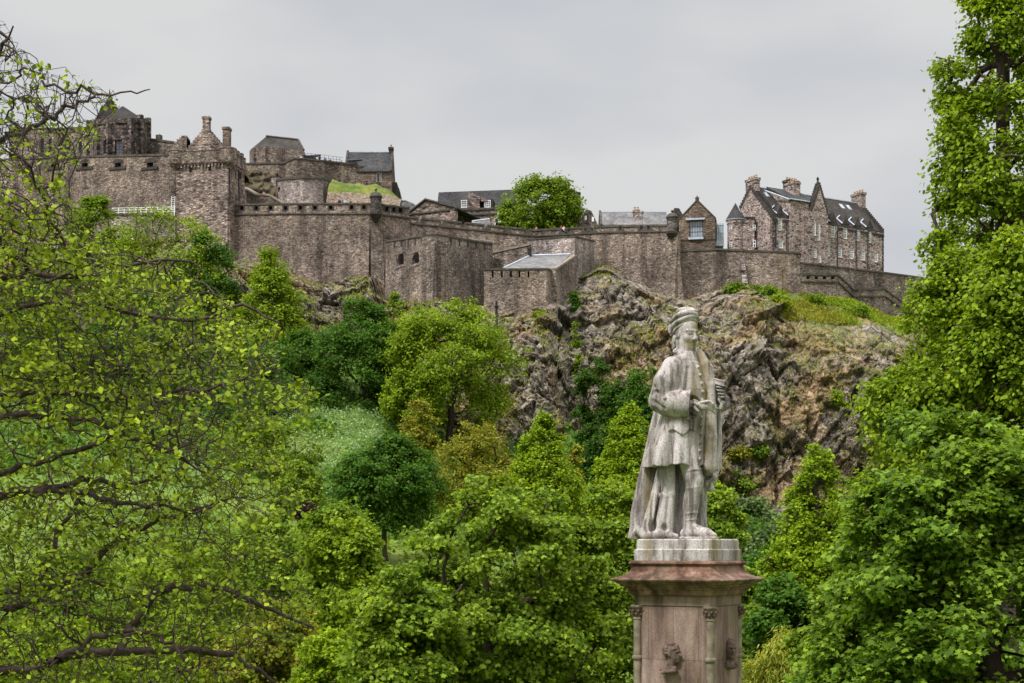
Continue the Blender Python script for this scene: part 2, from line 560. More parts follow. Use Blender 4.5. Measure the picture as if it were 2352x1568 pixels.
c = t.mix(t.ramp(moss, [(0.53, 0.0), (0.66, 0.7)]), c, (0.115, 0.115, 0.045))
vo = t.n("ShaderNodeTexVoronoi", {"Vector": mp, "Scale": 0.9}, feature='DISTANCE_TO_EDGE')
c = t.mix(1.0, c, t.ramp(vo.outputs["Distance"], [(0.0, 0.4), (0.06, 1.0)]), 'MULTIPLY')
# grass and moss on the ledges: where the surface faces up, and in patches
nrm = t.n("ShaderNodeSeparateXYZ", {"Vector": t.n("ShaderNodeNewGeometry").outputs["Normal"]}).outputs[2]
pat = t.noise(t.pos((0.11, 0.11, 0.16)), 1.0, 5.0, 0.6)
px_ = t.n("ShaderNodeSeparateXYZ", {"Vector": t.n("ShaderNodeNewGeometry").outputs["Position"]})
gr = t.math('MULTIPLY', t.ramp(nrm, [(0.4, 0.0), (0.75, 1.0)]), t.ramp(pat, [(0.54, 0.0), (0.66, 0.8)]))
right = t.n("ShaderNodeMapRange", {"Value": px_.outputs[0], "From Min": 38.0, "From Max": 50.0}).outputs[0]
high = t.n("ShaderNodeMapRange", {"Value": px_.outputs[2], "From Min": 37.0, "From Max": 44.0}).outputs[0]
sward = t.math('MULTIPLY', t.math('MULTIPLY', right, high), t.ramp(t.noise(t.pos((0.15, 0.15, 0.22)), 1.0, 4.0), [(0.38, 0.0), (0.5, 1.0)]))
gr = t.math('MAXIMUM', gr, sward)
gcol = t.mix(t.ramp(t.noise(t.pos((0.25, 0.25, 0.25)), 1.0, 3.0), [(0.42, 0.0), (0.6, 1.0)]), (0.10, 0.15, 0.02), (0.30, 0.22, 0.07))
gcol = t.mix(1.0, gcol, t.ramp(t.noise(t.pos(), 2.5, 4.0, 0.7), [(0.3, 0.6), (0.7, 1.4)]), 'MULTIPLY')
c = t.mix(gr, c, gcol)
M['rock'] = t.bsdf(c, 0.95, t.bump(t.math('ADD', n1, t.ramp(vo.outputs["Distance"], [(0, 0), (0.15, 0.5)])), 1.0, 0.6))
tag(link_mesh("castle_rock", np_mesh("castle_rock", rp, rf), M['rock']), "tall craggy grey brown rock face carrying the castle walls", "cliff", kind='structure')


def rock_pt(px, py):
    """the point of the rock sheet that lies on a sight line"""
    pp = CX + rp[:, 0] / rp[:, 1] * F
    qq = HY - (rp[:, 2] - CZ) / rp[:, 1] * F
    return rp[np.argmin((pp - px) ** 2 + (qq - py) ** 2)]


# ------------------------------------------------------------------ castle: walls with openings
def plan_of(pts):
    return [(Xof(p, Y), Y) for p, Y in pts]


class Wall:
    """a wall along a plan line [(px, Y)]; tops / bottoms as sight-line heights"""

    def __init__(self, pts, top, bot, T=2.0, batter=0.0):
        self.px = [p[0] for p in pts]
        self.pl = [np.array(q) for q in plan_of(pts)]
        self.zt = [Zof(v, p[1]) for v, p in zip(top, pts)]
        self.zb = [Zof(v, p[1]) for v, p in zip(bot, pts)]
        self.T, self.b = T, batter

    def seg(self, px):
        for k in range(len(self.px) - 1):
            if px <= self.px[k + 1] or k == len(self.px) - 2:
                return k

    def at(self, px, k=None):
        k = self.seg(px) if k is None else k
        p0, p1 = self.pl[k], self.pl[k + 1]
        s = (px - CX) / F
        den = (p1[0] - p0[0]) - s * (p1[1] - p0[1])
        t = (s * p0[1] - p0[0]) / den if abs(den) > 1e-6 else 0.0
        return k, t, p0 + (p1 - p0) * t

    def opening(self, px, w, py0, py1):
        """(segment, t0, t1, z0, z1) of an opening w wide around px, from py0 (upper) to py1 (lower)"""
        k, t, p = self.at(px)
        _, ta, _ = self.at(px - w / 2, k)
        _, tb, _ = self.at(px + w / 2, k)
        return (k, ta, tb, Zof(py1, p[1]), Zof(py0, p[1]))

    def dirs(self, k):
        d = self.pl[k + 1] - self.pl[k]
        Ls = np.linalg.norm(d)
        d = d / Ls
        n = np.array((-d[1], d[0]))
        if n[1] < 0 and not getattr(self, 'flip', False):
            pass
        return d, n, Ls

    def solid(self, mb, openings=(), dz_top=0.0, dz_bot=None, out=0.0, T=None, mi=0):
        """dz_top / dz_bot given: only the strip from top+dz_bot to top+dz_top (a coping or a band)"""
        T = self.T if T is None else T
        for k in range(len(self.pl) - 1):
            d, n, Ls = self.dirs(k)
            p0, p1 = self.pl[k] - n * out, self.pl[k + 1] - n * out
            br = sorted({0.0, 1.0} | {float(np.clip(v, 0, 1)) for o in openings if o[0] == k for v in o[1:3]})
            for ta, tb in zip(br[:-1], br[1:]):
                if tb - ta < 1e-5:
                    continue
                tm = (ta + tb) / 2
                ops = sorted([(o[3], o[4]) for o in openings if o[0] == k and o[1] < tm < o[2]])

                def zt(t_):
                    return self.zt[k] + (self.zt[k + 1] - self.zt[k]) * t_ + dz_top

                def zb(t_):
                    if dz_bot is not None:
                        return self.zt[k] + (self.zt[k + 1] - self.zt[k]) * t_ + dz_bot
                    return self.zb[k] + (self.zb[k + 1] - self.zb[k]) * t_
                lo = [zb(ta), zb(tb)]
                spans = []
                for z0, z1 in ops:
                    if z0 > min(lo):
                        hi = [min(z0, zt(ta)), min(z0, zt(tb))]
                        if hi[0] > lo[0] or hi[1] > lo[1]:
                            spans.append((lo, hi))
                    lo = [max(z1, lo[0]), max(z1, lo[1])]
                if zt(ta) > lo[0] + 1e-3 or zt(tb) > lo[1] + 1e-3:
                    spans.append((lo, [zt(ta), zt(tb)]))
                for lo_, hi_ in spans:
                    A, B = p0 + (p1 - p0) * ta, p0 + (p1 - p0) * tb

                    def pt(q_, t_, z, back):
                        h = max(0.0, (zt(t_) - z))
                        o = n * T if back else -n * self.b * h
                        return (q_[0] + o[0], q_[1] + o[1], z)
                    mb.hexa([pt(A, ta, lo_[0], 0), pt(B, tb, lo_[1], 0), pt(B, tb, lo_[1], 1), pt(A, ta, lo_[0], 1),
                             pt(A, ta, hi_[0], 0), pt(B, tb, hi_[1], 0), pt(B, tb, hi_[1], 1), pt(A, ta, hi_[0], 1)], mi)

    def base(self):
        m = self.pl[len(self.pl) // 2]
        return (m[0], m[1], min(self.zb))


def castle_wall(name, label, cat, wall, mat, openings=(), coping=0.35, coping_mat='coping', string=None, group=None, crenel=(), floor=None):
    """string: (dz below top, height); crenel: openings whose notch also cuts the coping"""
    root = empty(name, wall.base(), label, cat, group)
    mb = MB()
    wall.solid(mb, list(openings) + list(crenel))
    mb.build("wall_body", M[mat], root)
    if coping:
        mb = MB()
        wall.solid(mb, crenel, dz_top=0.06, dz_bot=-coping, out=0.14, T=wall.T + 0.28)
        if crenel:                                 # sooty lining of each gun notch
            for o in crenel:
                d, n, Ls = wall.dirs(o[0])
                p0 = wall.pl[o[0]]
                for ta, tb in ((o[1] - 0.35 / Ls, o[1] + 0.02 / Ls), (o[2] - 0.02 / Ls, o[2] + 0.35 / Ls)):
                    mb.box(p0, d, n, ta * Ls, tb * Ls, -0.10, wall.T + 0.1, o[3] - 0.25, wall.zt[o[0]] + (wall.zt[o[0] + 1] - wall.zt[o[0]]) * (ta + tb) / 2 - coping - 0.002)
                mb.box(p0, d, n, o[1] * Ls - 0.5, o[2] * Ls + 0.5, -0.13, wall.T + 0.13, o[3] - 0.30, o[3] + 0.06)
        mb.build("coping", M[coping_mat], root)
    if string:
        mb = MB()
        wall.solid(mb, (), dz_top=-string[0], dz_bot=-string[0] - string[1], out=0.2 + wall.b * string[0], T=0.45)
        mb.build("string_course", M['coping'], root)
    if floor:
        mb = MB()
        for k in range(len(wall.pl) - 1):
            d, n, Ls = wall.dirs(k)
            z = min(wall.zt[k], wall.zt[k + 1]) - floor[0]
            mb.box(wall.pl[k], d, n, 0, Ls, wall.T + 0.01, wall.T + floor[1], z - 1.0, z)
        mb.build("wall_walk", M['coping_pale'], root)
    return root


def window(root, wall, px, py, w, h, nx=2, ny=3, frame='white', glass='glass', inset=0.16, fw=0.11, name="window"):
    """sash window standing in its opening; w, h in metres. Returns the opening to cut"""
    k, t, p = wall.at(px)
    d, n, Ls = wall.dirs(k)
    z = Zof(py, p[1])
    c = p - wall.pl[k]
    u = float(c @ d)
    mb = MB()
    A = wall.pl[k]
    bx = lambda u0, u1, z0, z1, v0=0.0, v1=0.09: mb.box(A, d, n, u + u0, u + u1, inset + v0, inset + v1, z + z0, z + z1)
    bx(-w / 2, -w / 2 + fw, -h / 2, h / 2)
    bx(w / 2 - fw, w / 2, -h / 2, h / 2)
    bx(-w / 2 + fw, w / 2 - fw, h / 2 - fw, h / 2)
    bx(-w / 2 + fw, w / 2 - fw, -h / 2, -h / 2 + fw * 1.4)
    iw, ih = w - 2 * fw, h - 2 * fw
    mw = 0.055
    for q_ in range(1, nx):
        x0 = -w / 2 + fw + iw * q_ / nx
        bx(x0 - mw / 2, x0 + mw / 2, -h / 2 + fw * 1.4, h / 2 - fw, 0.01, 0.07)
    for q_ in range(1, ny):
        z0 = -h / 2 + fw + ih * q_ / ny
        m2 = mw * (1.6 if q_ == ny // 2 else 1)
        bx(-w / 2 + fw, w / 2 - fw, z0 - m2 / 2, z0 + m2 / 2, 0.005, 0.075)
    wnd = mb.build(name, M[frame], root)
    mb = MB()
    mb.box(A, d, n, u - w / 2 + 0.02, u + w / 2 - 0.02, inset + 0.04, inset + 0.05, z - h / 2 + 0.02, z + h / 2 - 0.02)
    g = mb.build("pane", M[glass])
    g.parent = wnd
    mb = MB()
    mb.box(A, d, n, u - w / 2 - 0.12, u + w / 2 + 0.12, -0.09, inset, z - h / 2 - 0.16, z - h / 2 - 0.002)
    s = mb.build("sill", M['coping_pale'])
    s.parent = wnd
    for c_ in (g, s):
        c_.location = (0, 0, 0)
        c_.matrix_parent_inverse.identity()
    return (k, (u - w / 2) / Ls, (u + w / 2) / Ls, z - h / 2, z + h / 2)


def chimney(parent, A, d, n, u, v, wu, wv, z0, z1, mat, pots=3, name="chimney", potname="chimney_pot"):
    mb = MB()
    mb.box(A, d, n, u - wu / 2, u + wu / 2, v - wv / 2, v + wv / 2, z0, z1 - 0.45)
    mb.box(A, d, n, u - wu / 2 - 0.12, u + wu / 2 + 0.12, v - wv / 2 - 0.12, v + wv / 2 + 0.12, z1 - 0.45, z1)
    ch = mb.build(name, M[mat], parent)
    for k in range(pots):
        f = (k + 0.5) / pots
        if wu >= wv:
            uu, vv = u - wu / 2 + wu * f, v
        else:
            uu, vv = u, v - wv / 2 + wv * f
        c = (A[0] + d[0] * uu + n[0] * vv, A[1] + d[1] * uu + n[1] * vv)
        mb = MB()
        mb.lathe(c, [(0.19, z1 + 0.002), (0.15, z1 + 0.4), (0.2, z1 + 0.45), (0.2, z1 + 0.55)], 8)
        p = mb.build(potname, M['pot'])
        p.parent = ch
    return ch


def ridge_roof(parent, A, d, n, u0, u1, v0, v1, ze, zr, mat, over=0.25, th=0.22, name="roof"):
    """two slopes, ridge along d"""
    vm = (v0 + v1) / 2
    mb = MB()
    for va, sgn in ((v0 - over, 1), (v1 + over, -1)):
        sl = (zr - ze) / (vm - v0)
        zo = ze - over * sl

        def P(u, v, z):
            return (A[0] + d[0] * u + n[0] * v, A[1] + d[1] * u + n[1] * v, z)
        mb.hexa([P(u0, va, zo), P(u1, va, zo), P(u1, vm, zr), P(u0, vm, zr),
                 P(u0, va, zo + th), P(u1, va, zo + th), P(u1, vm, zr + th), P(u0, vm, zr + th)])
    r = mb.build(name, M[mat], parent)
    mb = MB()
    mb.box(A, d, n, u0, u1, vm - 0.16, vm + 0.16, zr + th - 0.06, zr + th + 0.1)
    rc = mb.build("ridge_capping", M['lead'])
    rc.parent = r
    return r


def gable_face(mb, A, d, n, u0, u1, v, T, ze, zr, crow=0, ch=0.5, cw=0.6):
    """triangular gable wall in a plane of constant v (spans u0..u1), thickness T behind; crow: number of crow steps each side"""
    um = (u0 + u1) / 2

    def P(u, z):
        return (A[0] + d[0] * u + n[0] * v, A[1] + d[1] * u + n[1] * v, z)
    mb.prism([P(u0, ze), P(u1, ze), P(um, zr)], (n[0] * T, n[1] * T, 0))
    for k in range(crow):
        f0, f1 = k / crow, (k + 1) / crow
        for s in (-1, 1):
            ua, ub = um + s * (um - u0) * (1 - f0), um + s * (um - u0) * (1 - f1)
            z = ze + (zr - ze) * f1
            mb.box(A, d, n, min(ua, ub) - 0.02, max(ua, ub) + 0.02, v - 0.06, v + T + 0.06, ze + (zr - ze) * f0 - 0.1, z + 0.35)


def pipe(root, wall, px, py0, py1, r=0.09):
    k, t, p = wall.at(px)
    d, n, Ls = wall.dirs(k)
    q_ = p - n * 0.14
    mb = MB()
    z0, z1 = Zof(py1, p[1]), Zof(py0, p[1])
    mb.tube((q_[0], q_[1], z0), (q_[0], q_[1], z1), r)
    mb.tube((q_[0], q_[1], z1 - 0.3), (q_[0], q_[1], z1 + 0.2), r * 1.9)
    mb.build("drainpipe", M['iron'], root)
# ------------------------------------------------------------------ the castle, left to right
BIGZ = 1e4


def notches(wall, pxs, w, depth):
    """open gun notches cut from the top"""
    out = []
    for px in pxs:
        k, ta, tb, _, _ = wall.opening(px, w, 0, 1)
        zt = wall.zt[k] + (wall.zt[k + 1] - wall.zt[k]) * (ta + tb) / 2
        out.append((k, ta, tb, zt - depth, BIGZ))
    return out


# --- dark memorial hall with its polygonal apse
w_mem = Wall([(20, 292), (206, 288)], [294, 292], [400, 400], 3)
r = castle_wall("memorial_hall", "long grey hall wall with a crenellated top left of the dark apse, behind twigs", "hall", w_mem, 'wall_grey',
                crenel=notches(w_mem, [112, 128, 146, 165], 5, 0.7), coping=0.3)
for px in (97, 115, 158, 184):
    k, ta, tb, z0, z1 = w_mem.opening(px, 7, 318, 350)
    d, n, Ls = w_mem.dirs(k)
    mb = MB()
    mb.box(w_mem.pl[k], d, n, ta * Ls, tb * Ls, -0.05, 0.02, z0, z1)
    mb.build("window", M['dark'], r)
apse_px = [(205, 288), (228, 280), (252, 276), (300, 275), (322, 278), (340, 284)]
w_ap = Wall(apse_px, [283, 281, 279, 277, 277, 277], [380] * 6, 2)
root = empty("memorial_apse", w_ap.base(), "dark polygonal apse with a pointed stepped gable behind the battery wall", "apse")
wins, ops = [], []
for px, h, ww in ((215, 30, 1.0), (241, 32, 1.3), (272, 34, 1.6), (304, 33, 1.5), (331, 30, 0.9)):
    ops.append(window(root, w_ap, px, 338, ww, h * 275 / F, 2, 5, 'iron', 'glass', 0.35, 0.09, "lancet_window"))
mb = MB()
w_ap.solid(mb, ops)
mb.build("wall", M['memorial'], root)
mb = MB()
w_ap.solid(mb, (), dz_top=0.5, dz_bot=-0.4, out=0.22, T=2.4)
for px in (205, 228, 252, 300, 322, 340):              # buttress piers with caps
    k, t, p = w_ap.at(px)
    d, n, Ls = w_ap.dirs(k)
    zt = w_ap.zt[0]
    zt = w_ap.zt[apse_px.index(next(q for q in apse_px if q[0] == px))]
    mb.box(p, d, n, -0.4, 0.4, -0.55, 0.5, Zof(380, 280), zt + (1.1 if px == 322 else 0.52))
mb.build("parapet", M['memorial'], root)
apex = W(282, 243, 284)
mb = MB()
ring = [np.array((p[0], p[1] + 0.8, Zof(279, p[1]))) for p in w_ap.pl]
back = np.array((apex[0] - 3.6, apex[1] + 5, apex[2] + 0.2))
vs = ring + [apex, back, ring[0] + (0, 14, 0), ring[-1] + (0, 12, 0)]
mb.add(vs, [(0, 1, 7), (1, 2, 6, 7), (2, 3, 6), (3, 4, 6), (4, 5, 6), (5, 7, 6), (0, 7, 8)])
M['slate_dark'] = m_slate("sooty_slate", (0.016, 0.014, 0.013), (0.036, 0.031, 0.028))
mb.build("roof", M['slate_dark'], root)
gp = W(250.6, 228, 288)
mb = MB()
A_ = np.array((Xof(216, 288), 288.0))
d_, n_ = np.array((1.0, 0)), np.array((0, 1.0))
wdt = Xof(286, 288) - A_[0]
gable_face(mb, A_, d_, n_, 0, wdt, 0, 0.9, Zof(283, 288), gp[2], 11)
mb.tube((gp[0], gp[1] + 0.4, gp[2]), (gp[0], gp[1] + 0.4, gp[2] + 2.2), 0.35, 0.05, 6)
mb.build("stepped_gable", M['sooty'], root)
w_me = Wall([(340, 284), (400, 282)], [317, 325], [380, 380], 2)
r = castle_wall("hall_wall", "short crenellated wall between the dark apse and the stepped turret", "wall", w_me, 'wall_grey', coping=0.35)
mb = MB()
d, n, Ls = w_me.dirs(0)
mb.box(w_me.pl[0], d, n, 0.3 * Ls, 0.46 * Ls, -0.05, 0.9, w_me.zt[0] - 0.6, w_me.zt[0] + 0.5)
mb.build("merlon", M['coping'], r)
A_ = np.array((Xof(400, 280), 280.0))
mb = MB()
for k, (u0, u1, py) in enumerate(((0, 2.5, 325), (0.5, 2.5, 319), (1.0, 2.5, 315), (1.4, 2.5, 311))):
    mb.box(A_, d_, n_, u0, u1, 0 + 0.01 * k, 3, Zof(345, 280), Zof(py, 280))
tag(mb.build("stepped_turret", M['wall']), "small crow stepped turret left of the tower's gable", "turret")

# --- battery wall with arched embrasures
w_b = Wall([(-60, 272), (104, 266), (404, 257)], [368, 360, 353], [560, 560, 560], 3.0, 0.04)
ops = [w_b.opening(px, 15, 372 - (px - 125) * 0.01, 384) for px in (125, 195, 271, 345)]
rb = castle_wall("battery_wall", "high rubble battery wall with four arched gun ports left of the square tower", "castle wall", w_b, 'wall', ops, coping=0.3)
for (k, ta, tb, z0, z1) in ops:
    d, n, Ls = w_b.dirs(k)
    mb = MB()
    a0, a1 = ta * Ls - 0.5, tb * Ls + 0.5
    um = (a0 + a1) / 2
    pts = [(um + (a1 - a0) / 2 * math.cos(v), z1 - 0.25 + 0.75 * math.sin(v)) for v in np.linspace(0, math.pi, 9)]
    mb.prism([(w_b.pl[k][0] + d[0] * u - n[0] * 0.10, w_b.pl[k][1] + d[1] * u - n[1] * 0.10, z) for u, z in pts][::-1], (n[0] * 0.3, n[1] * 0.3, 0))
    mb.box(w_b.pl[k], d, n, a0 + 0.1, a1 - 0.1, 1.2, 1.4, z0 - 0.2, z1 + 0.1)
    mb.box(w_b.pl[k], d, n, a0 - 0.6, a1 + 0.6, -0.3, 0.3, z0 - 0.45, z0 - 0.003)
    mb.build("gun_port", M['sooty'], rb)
w_low = Wall([(255, 247), (402, 246)], [492, 490], [600, 600], 2)
r = castle_wall("terrace_wall", "low pinkish terrace wall under the white railing", "wall", w_low, 'wall_pale', coping=0.2)
k, t, p = w_low.at(262)
root = empty("terrace_railing", (p[0], p[1], w_low.zt[0]), "white railing on the terrace below the battery wall", "railing")
d, n, Ls = w_low.dirs(0)
for f in np.linspace(0.02, 0.98, 12):
    mb = MB()
    mb.box(w_low.pl[0], d, n, f * Ls - 0.05, f * Ls + 0.05, 0.3, 0.4, w_low.zt[0], w_low.zt[0] + 1.15)
    mb.build("post", M['white'], root)
mb = MB()
for h in (0.35, 0.75, 1.12):
    mb.box(w_low.pl[0], d, n, 0.0, Ls, 0.32, 0.38, w_low.zt[0] + h, w_low.zt[0] + h + 0.08)
mb.build("rails", M['white'], root)
mb = MB()
c0 = W(397, 495, 245)
for s in (-0.3, 0.3):
    mb.tube((c0[0] + s, c0[1], c0[2]), (c0[0] + s, c0[1] + 0.3, c0[2] + 3.4), 0.05)
for h in np.linspace(0.3, 3.2, 9):
    mb.tube((c0[0] - 0.3, c0[1] + 0.08 * h, c0[2] + h), (c0[0] + 0.3, c0[1] + 0.08 * h, c0[2] + h), 0.035)
tag(mb.build("ladder", M['white']), "white ladder standing against the base of the square tower", "ladder")

# --- square tower
w_t = Wall([(404, 246.6), (524, 245), (561, 251)], [373, 370, 395], [640, 640, 640], 1.5, 0.02)
w_t.zt = [Zof(371, 245)] * 3
root = empty("square_tower", w_t.base(), "square stone tower with a corbelled parapet and a steep gabled cap house", "tower")
ops = []
for px, py, w_, h_ in ((439, 389, 0.6, 1.1), (482, 386, 0.6, 1.1), (531, 398, 0.45, 1.4), (541, 402, 0.45, 1.4), (551, 404, 0.45, 1.2), (541, 457, 0.5, 1.3)):
    ops.append(window(root, w_t, px, py, w_, h_, 2, 3, 'iron', 'glass', 0.3, 0.06))
mb = MB()
w_t.solid(mb, ops)
mb.build("wall", M['ashlar'], root)
mb = MB()
w_t.solid(mb, (), dz_top=0.35, dz_bot=-0.05, out=0.35, T=1.9)
w_t.solid(mb, (), dz_top=-0.06, dz_bot=-0.3, out=0.2, T=1.7)
for k in (0, 1):
    d, n, Ls = w_t.dirs(k)
    for u in np.arange(0.5, Ls, 0.62):
        mb.box(w_t.pl[k], d, n, u - 0.14, u + 0.14, -0.32, 0.1, w_t.zt[0] - 0.75, w_t.zt[0] - 0.31)
mb.build("corbel_course", M['ashlar'], root)
mb = MB()
w_t.solid(mb, (), dz_top=2.0, dz_bot=0.36, out=0.3, T=0.8)
w_t.solid(mb, (), dz_top=2.16, dz_bot=2.01, out=0.38, T=0.96)
d, n, Ls = w_t.dirs(1)
for u in (1.6, 3.2, 4.8):
    mb.box(w_t.pl[1], d, n, u, u + 0.8, -0.25, 0.4, w_t.zt[0] + 2.17, w_t.zt[0] + 2.8)
mb.build("parapet", M['wall_grey'], root)
for px, Y in ((407, 246.8), (522, 245.4)):
    c = (Xof(px, Y), Y + 0.4)
    z = w_t.zt[0]
    mb = MB()
    mb.lathe(c, [(0.3, z - 1.3), (0.8, z - 0.9), (1.0, z - 0.6), (1.35, z - 0.3), (1.5, z + 0.1), (1.5, z + 2.2), (1.62, z + 2.22), (1.62, z + 2.42)], 16)
    mb.build("bartizan", M['ashlar'], root, True)
# cap house, gable to the front
A_ = np.array((Xof(428, 253), 253.0))
d2 = np.array((0.995, -0.10))
n2 = np.array((0.10, 0.995))
wd_ = Xof(520, 253) - A_[0]
ze, zr = Zof(350, 253), Zof(297, 253)
mb = MB()
mb.box(A_, d2, n2, 0, wd_, 0, 13, ze - 6, ze)
gable_face(mb, A_, d2, n2, 0, wd_, 0, 0.7, ze, zr, 9)
gable_face(mb, A_, d2, n2, 0, wd_, 12.3, 0.7, ze, zr, 9)
mb.build("cap_house", M['ashlar'], root)
mb = MB()


def PR(A, d, n, u, v, z):
    return (A[0] + d[0] * u + n[0] * v, A[1] + d[1] * u + n[1] * v, z)


for s in (0, 1):
    ue = -0.3 if s == 0 else wd_ + 0.3
    mb.hexa([PR(A_, d2, n2, ue, 0.75, ze - 0.4), PR(A_, d2, n2, ue, 12.2, ze - 0.4), PR(A_, d2, n2, wd_ / 2, 12.2, zr - 0.2), PR(A_, d2, n2, wd_ / 2, 0.75, zr - 0.2),
             PR(A_, d2, n2, ue, 0.75, ze - 0.1), PR(A_, d2, n2, ue, 12.2, ze - 0.1), PR(A_, d2, n2, wd_ / 2, 12.2, zr + 0.1), PR(A_, d2, n2, wd_ / 2, 0.75, zr + 0.1)])
mb.build("roof", M['slate_pale'] if False else M['slate_brown'], root)
chimney(root, A_, d2, n2, wd_ / 2, 0.5, 1.15, 1.15, zr - 1.5, Zof(268, 253), 'ashlar', 0)
chimney(root, A_, d2, n2, wd_ * 0.78, 6.0, 1.15, 1.5, zr - 4, Zof(292, 258), 'gable', 0)
for px in (526, 547):
    pipe(root, w_t, px, 376, 470)

# --- upper terrace: chapel, curtain, half-round battery, stair, slate-roofed house
w_uc = Wall([(540, 270), (563, 266), (652, 262), (676, 261), (699, 261), (787, 264), (842, 267)], [376, 374.6, 373, 362, 363, 373, 384], [520] * 7, 14.0)
ruc = castle_wall("upper_curtain", "uneven rubble curtain wall of the upper terrace below the chapel, with people on it", "castle wall", w_uc, 'wall', coping=0.25)
w_half = Wall([(633, 262), (652, 257), (698, 254), (741, 256), (766, 261)], [412, 409, 406, 407, 416], [500] * 5, 3.5, 0.03)
ops = [w_half.opening(641, 5, 430, 441)]
castle_wall("half_round_battery", "pale half round bastion with a curved top below the upper curtain", "bastion", w_half, 'wall_pale', ops, coping=0.3)
w_pier = Wall([(615, 262.5), (634, 261)], [404, 403], [500, 500], 2)
castle_wall("pale_pier", "pale stone pier left of the half round bastion", "pier", w_pier, 'wall_pale', coping=0.2)
w_st = Wall([(556, 254), (587, 251), (617, 250), (651, 249)], [428, 445.6, 445.6, 466], [520] * 4, 1.2)
castle_wall("stair_wall", "sloping stair wall with a pale coping beside the square tower", "wall", w_st, 'wall', coping=0.25, coping_mat='coping_pale')
# brown slope between tower and half-round
gx = np.linspace(Xof(545, 262), Xof(640, 262), 40)
gy = np.linspace(0, 1, 24)
GX, GY = np.meshgrid(gx, gy, indexing='ij')
pts = np.stack([GX.ravel(), 258.5 + 6 * GY.ravel(), Zof(462, 258.5) + (Zof(384, 263) - Zof(462, 258.5)) * GY.ravel() ** 0.8], 1)
pts[:, 1] -= 1.6 * facets(pts * (0.4, 0.3, 0.3), 4) + 0.9 * facets(pts * (0.9, 0.6, 0.7), 8)
i, j = np.meshgrid(np.arange(39), np.arange(23), indexing='ij')
a = (i * 24 + j).ravel()
t = NT("brown_scrub_slope")
nn = t.noise(t.pos((0.8, 0.8, 0.3)), 1.0, 5.0, 0.65)
M['scrub'] = t.bsdf(t.ramp(nn, [(0.3, (0.03, 0.025, 0.018)), (0.5, (0.085, 0.068, 0.038)), (0.62, (0.13, 0.10, 0.06)), (0.75, (0.05, 0.075, 0.018))]), 0.95, t.bump(nn, 1.0, 0.5))
tag(link_mesh("scrub_slope", np_mesh("scrub_slope", pts, np.stack([a, a + 24, a + 25, a + 1], 1)), M['scrub']), "brown weedy rock slope under the upper curtain", "slope", kind='structure')
# grass mound
gx = np.linspace(Xof(762, 260), Xof(925, 260), 60)
GX, GY = np.meshgrid(gx, np.linspace(0, 1, 24), indexing='ij')
pxg = CX + GX / 260 * F
ytop = np.interp(pxg, [762, 775, 838, 866, 890, 921], [414, 419, 428, 424, 440, 462])
ybt = np.interp(pxg, [762, 775, 800, 840, 921], [470, 475, 478, 478, 480])
zz = Zof(ybt, 252) + (Zof(ytop, 262) - Zof(ybt, 252)) * np.sin(GY * math.pi / 2) ** 0.8
pts = np.stack([GX.ravel(), (252 + 10.5 * GY).ravel(), zz.ravel()], 1)
pts[:, 2] += 0.35 * fbm(pts * 0.5, 3, 2)
i, j = np.meshgrid(np.arange(59), np.arange(23), indexing='ij')
a = (i * 24 + j).ravel()
t = NT("mound_grass")
f1 = t.noise(t.pos((0.2, 0.2, 0.35)), 1.0, 4.0)
f2 = t.noise(t.pos(), 2.2, 4.0, 0.7)
hz = t.n("ShaderNodeMapRange", {"Value": t.n("ShaderNodeSeparateXYZ", {"Vector": t.n("ShaderNodeNewGeometry").outputs["Position"]}).outputs[2], "From Min": Zof(455, 256), "From Max": Zof(440, 258)}).outputs[0]
gc = t.mix(t.ramp(f1, [(0.4, 0), (0.6, 1)]), (0.07, 0.11, 0.014), (0.15, 0.16, 0.03))
gc = t.mix(t.math('GREATER_THAN', t.math('ADD', hz, t.math('MULTIPLY', f1, 0.8)), 0.85), t.ramp(f2, [(0.3, (0.06, 0.045, 0.03)), (0.6, (0.22, 0.17, 0.12))]), gc)
M['mound'] = t.bsdf(t.mix(1.0, gc, t.ramp(f2, [(0.3, 0.65), (0.7, 1.35)]), 'MULTIPLY'), 0.95, t.bump(f2, 0.8, 0.2))
tag(link_mesh("grass_mound", np_mesh("grass_mound", pts, np.stack([a, a + 24, a + 25, a + 1], 1), True), M['mound']), "bright grass mound below the slate roofed house", "mound", kind='structure')

# chapel
w_ch = Wall([(573, 287), (577, 285.5), (609, 283.5), (698, 286.6)], [338, 327, 337, 347], [400] * 4, 1.0)
w_ch.zt = [Zof(337, 284)] * 4
root = empty("chapel", w_ch.base(), "small stone chapel with a faceted end and a brown slate roof on the highest terrace", "chapel")
ops = [window(root, w_ch, 585.5, 362, 0.4, 1.5, 1, 3, 'iron', 'glass', 0.3, 0.05)]
mb = MB()
w_ch.solid(mb, ops)
mb.build("wall", M['wall'], root)
mb = MB()
zr = Zof(315, 288)
pA, pB = np.array((*w_ch.pl[2], 0)), np.array((*w_ch.pl[3], 0))
zt = w_ch.zt[0]
rA, rB = W(611, 316, 287.5), W(685, 323, 290)
rA[2] = rB[2] = zr
e = [np.array((p[0], p[1], zt)) for p in w_ch.pl]
bk = [np.array((e[3][0] - 0.2, e[3][1] + 8, zt)), np.array((e[0][0], e[0][1] + 6, zt))]
mb.add(e + [rA, rB] + bk, [(2, 3, 5, 4), (1, 2, 4), (0, 1, 4), (3, 6, 5), (6, 7, 4, 5), (7, 0, 4)])
mb.build("roof", M['slate_brown'], root)
mb = MB()
for a_, b_ in ((e[3], rB), (rA, rB)):
    mb.tube(a_ + (0, 0, 0.1), b_ + (0, 0, 0.1), 0.22, None, 6)
mb.build("roof_edging", M['coping'], root)

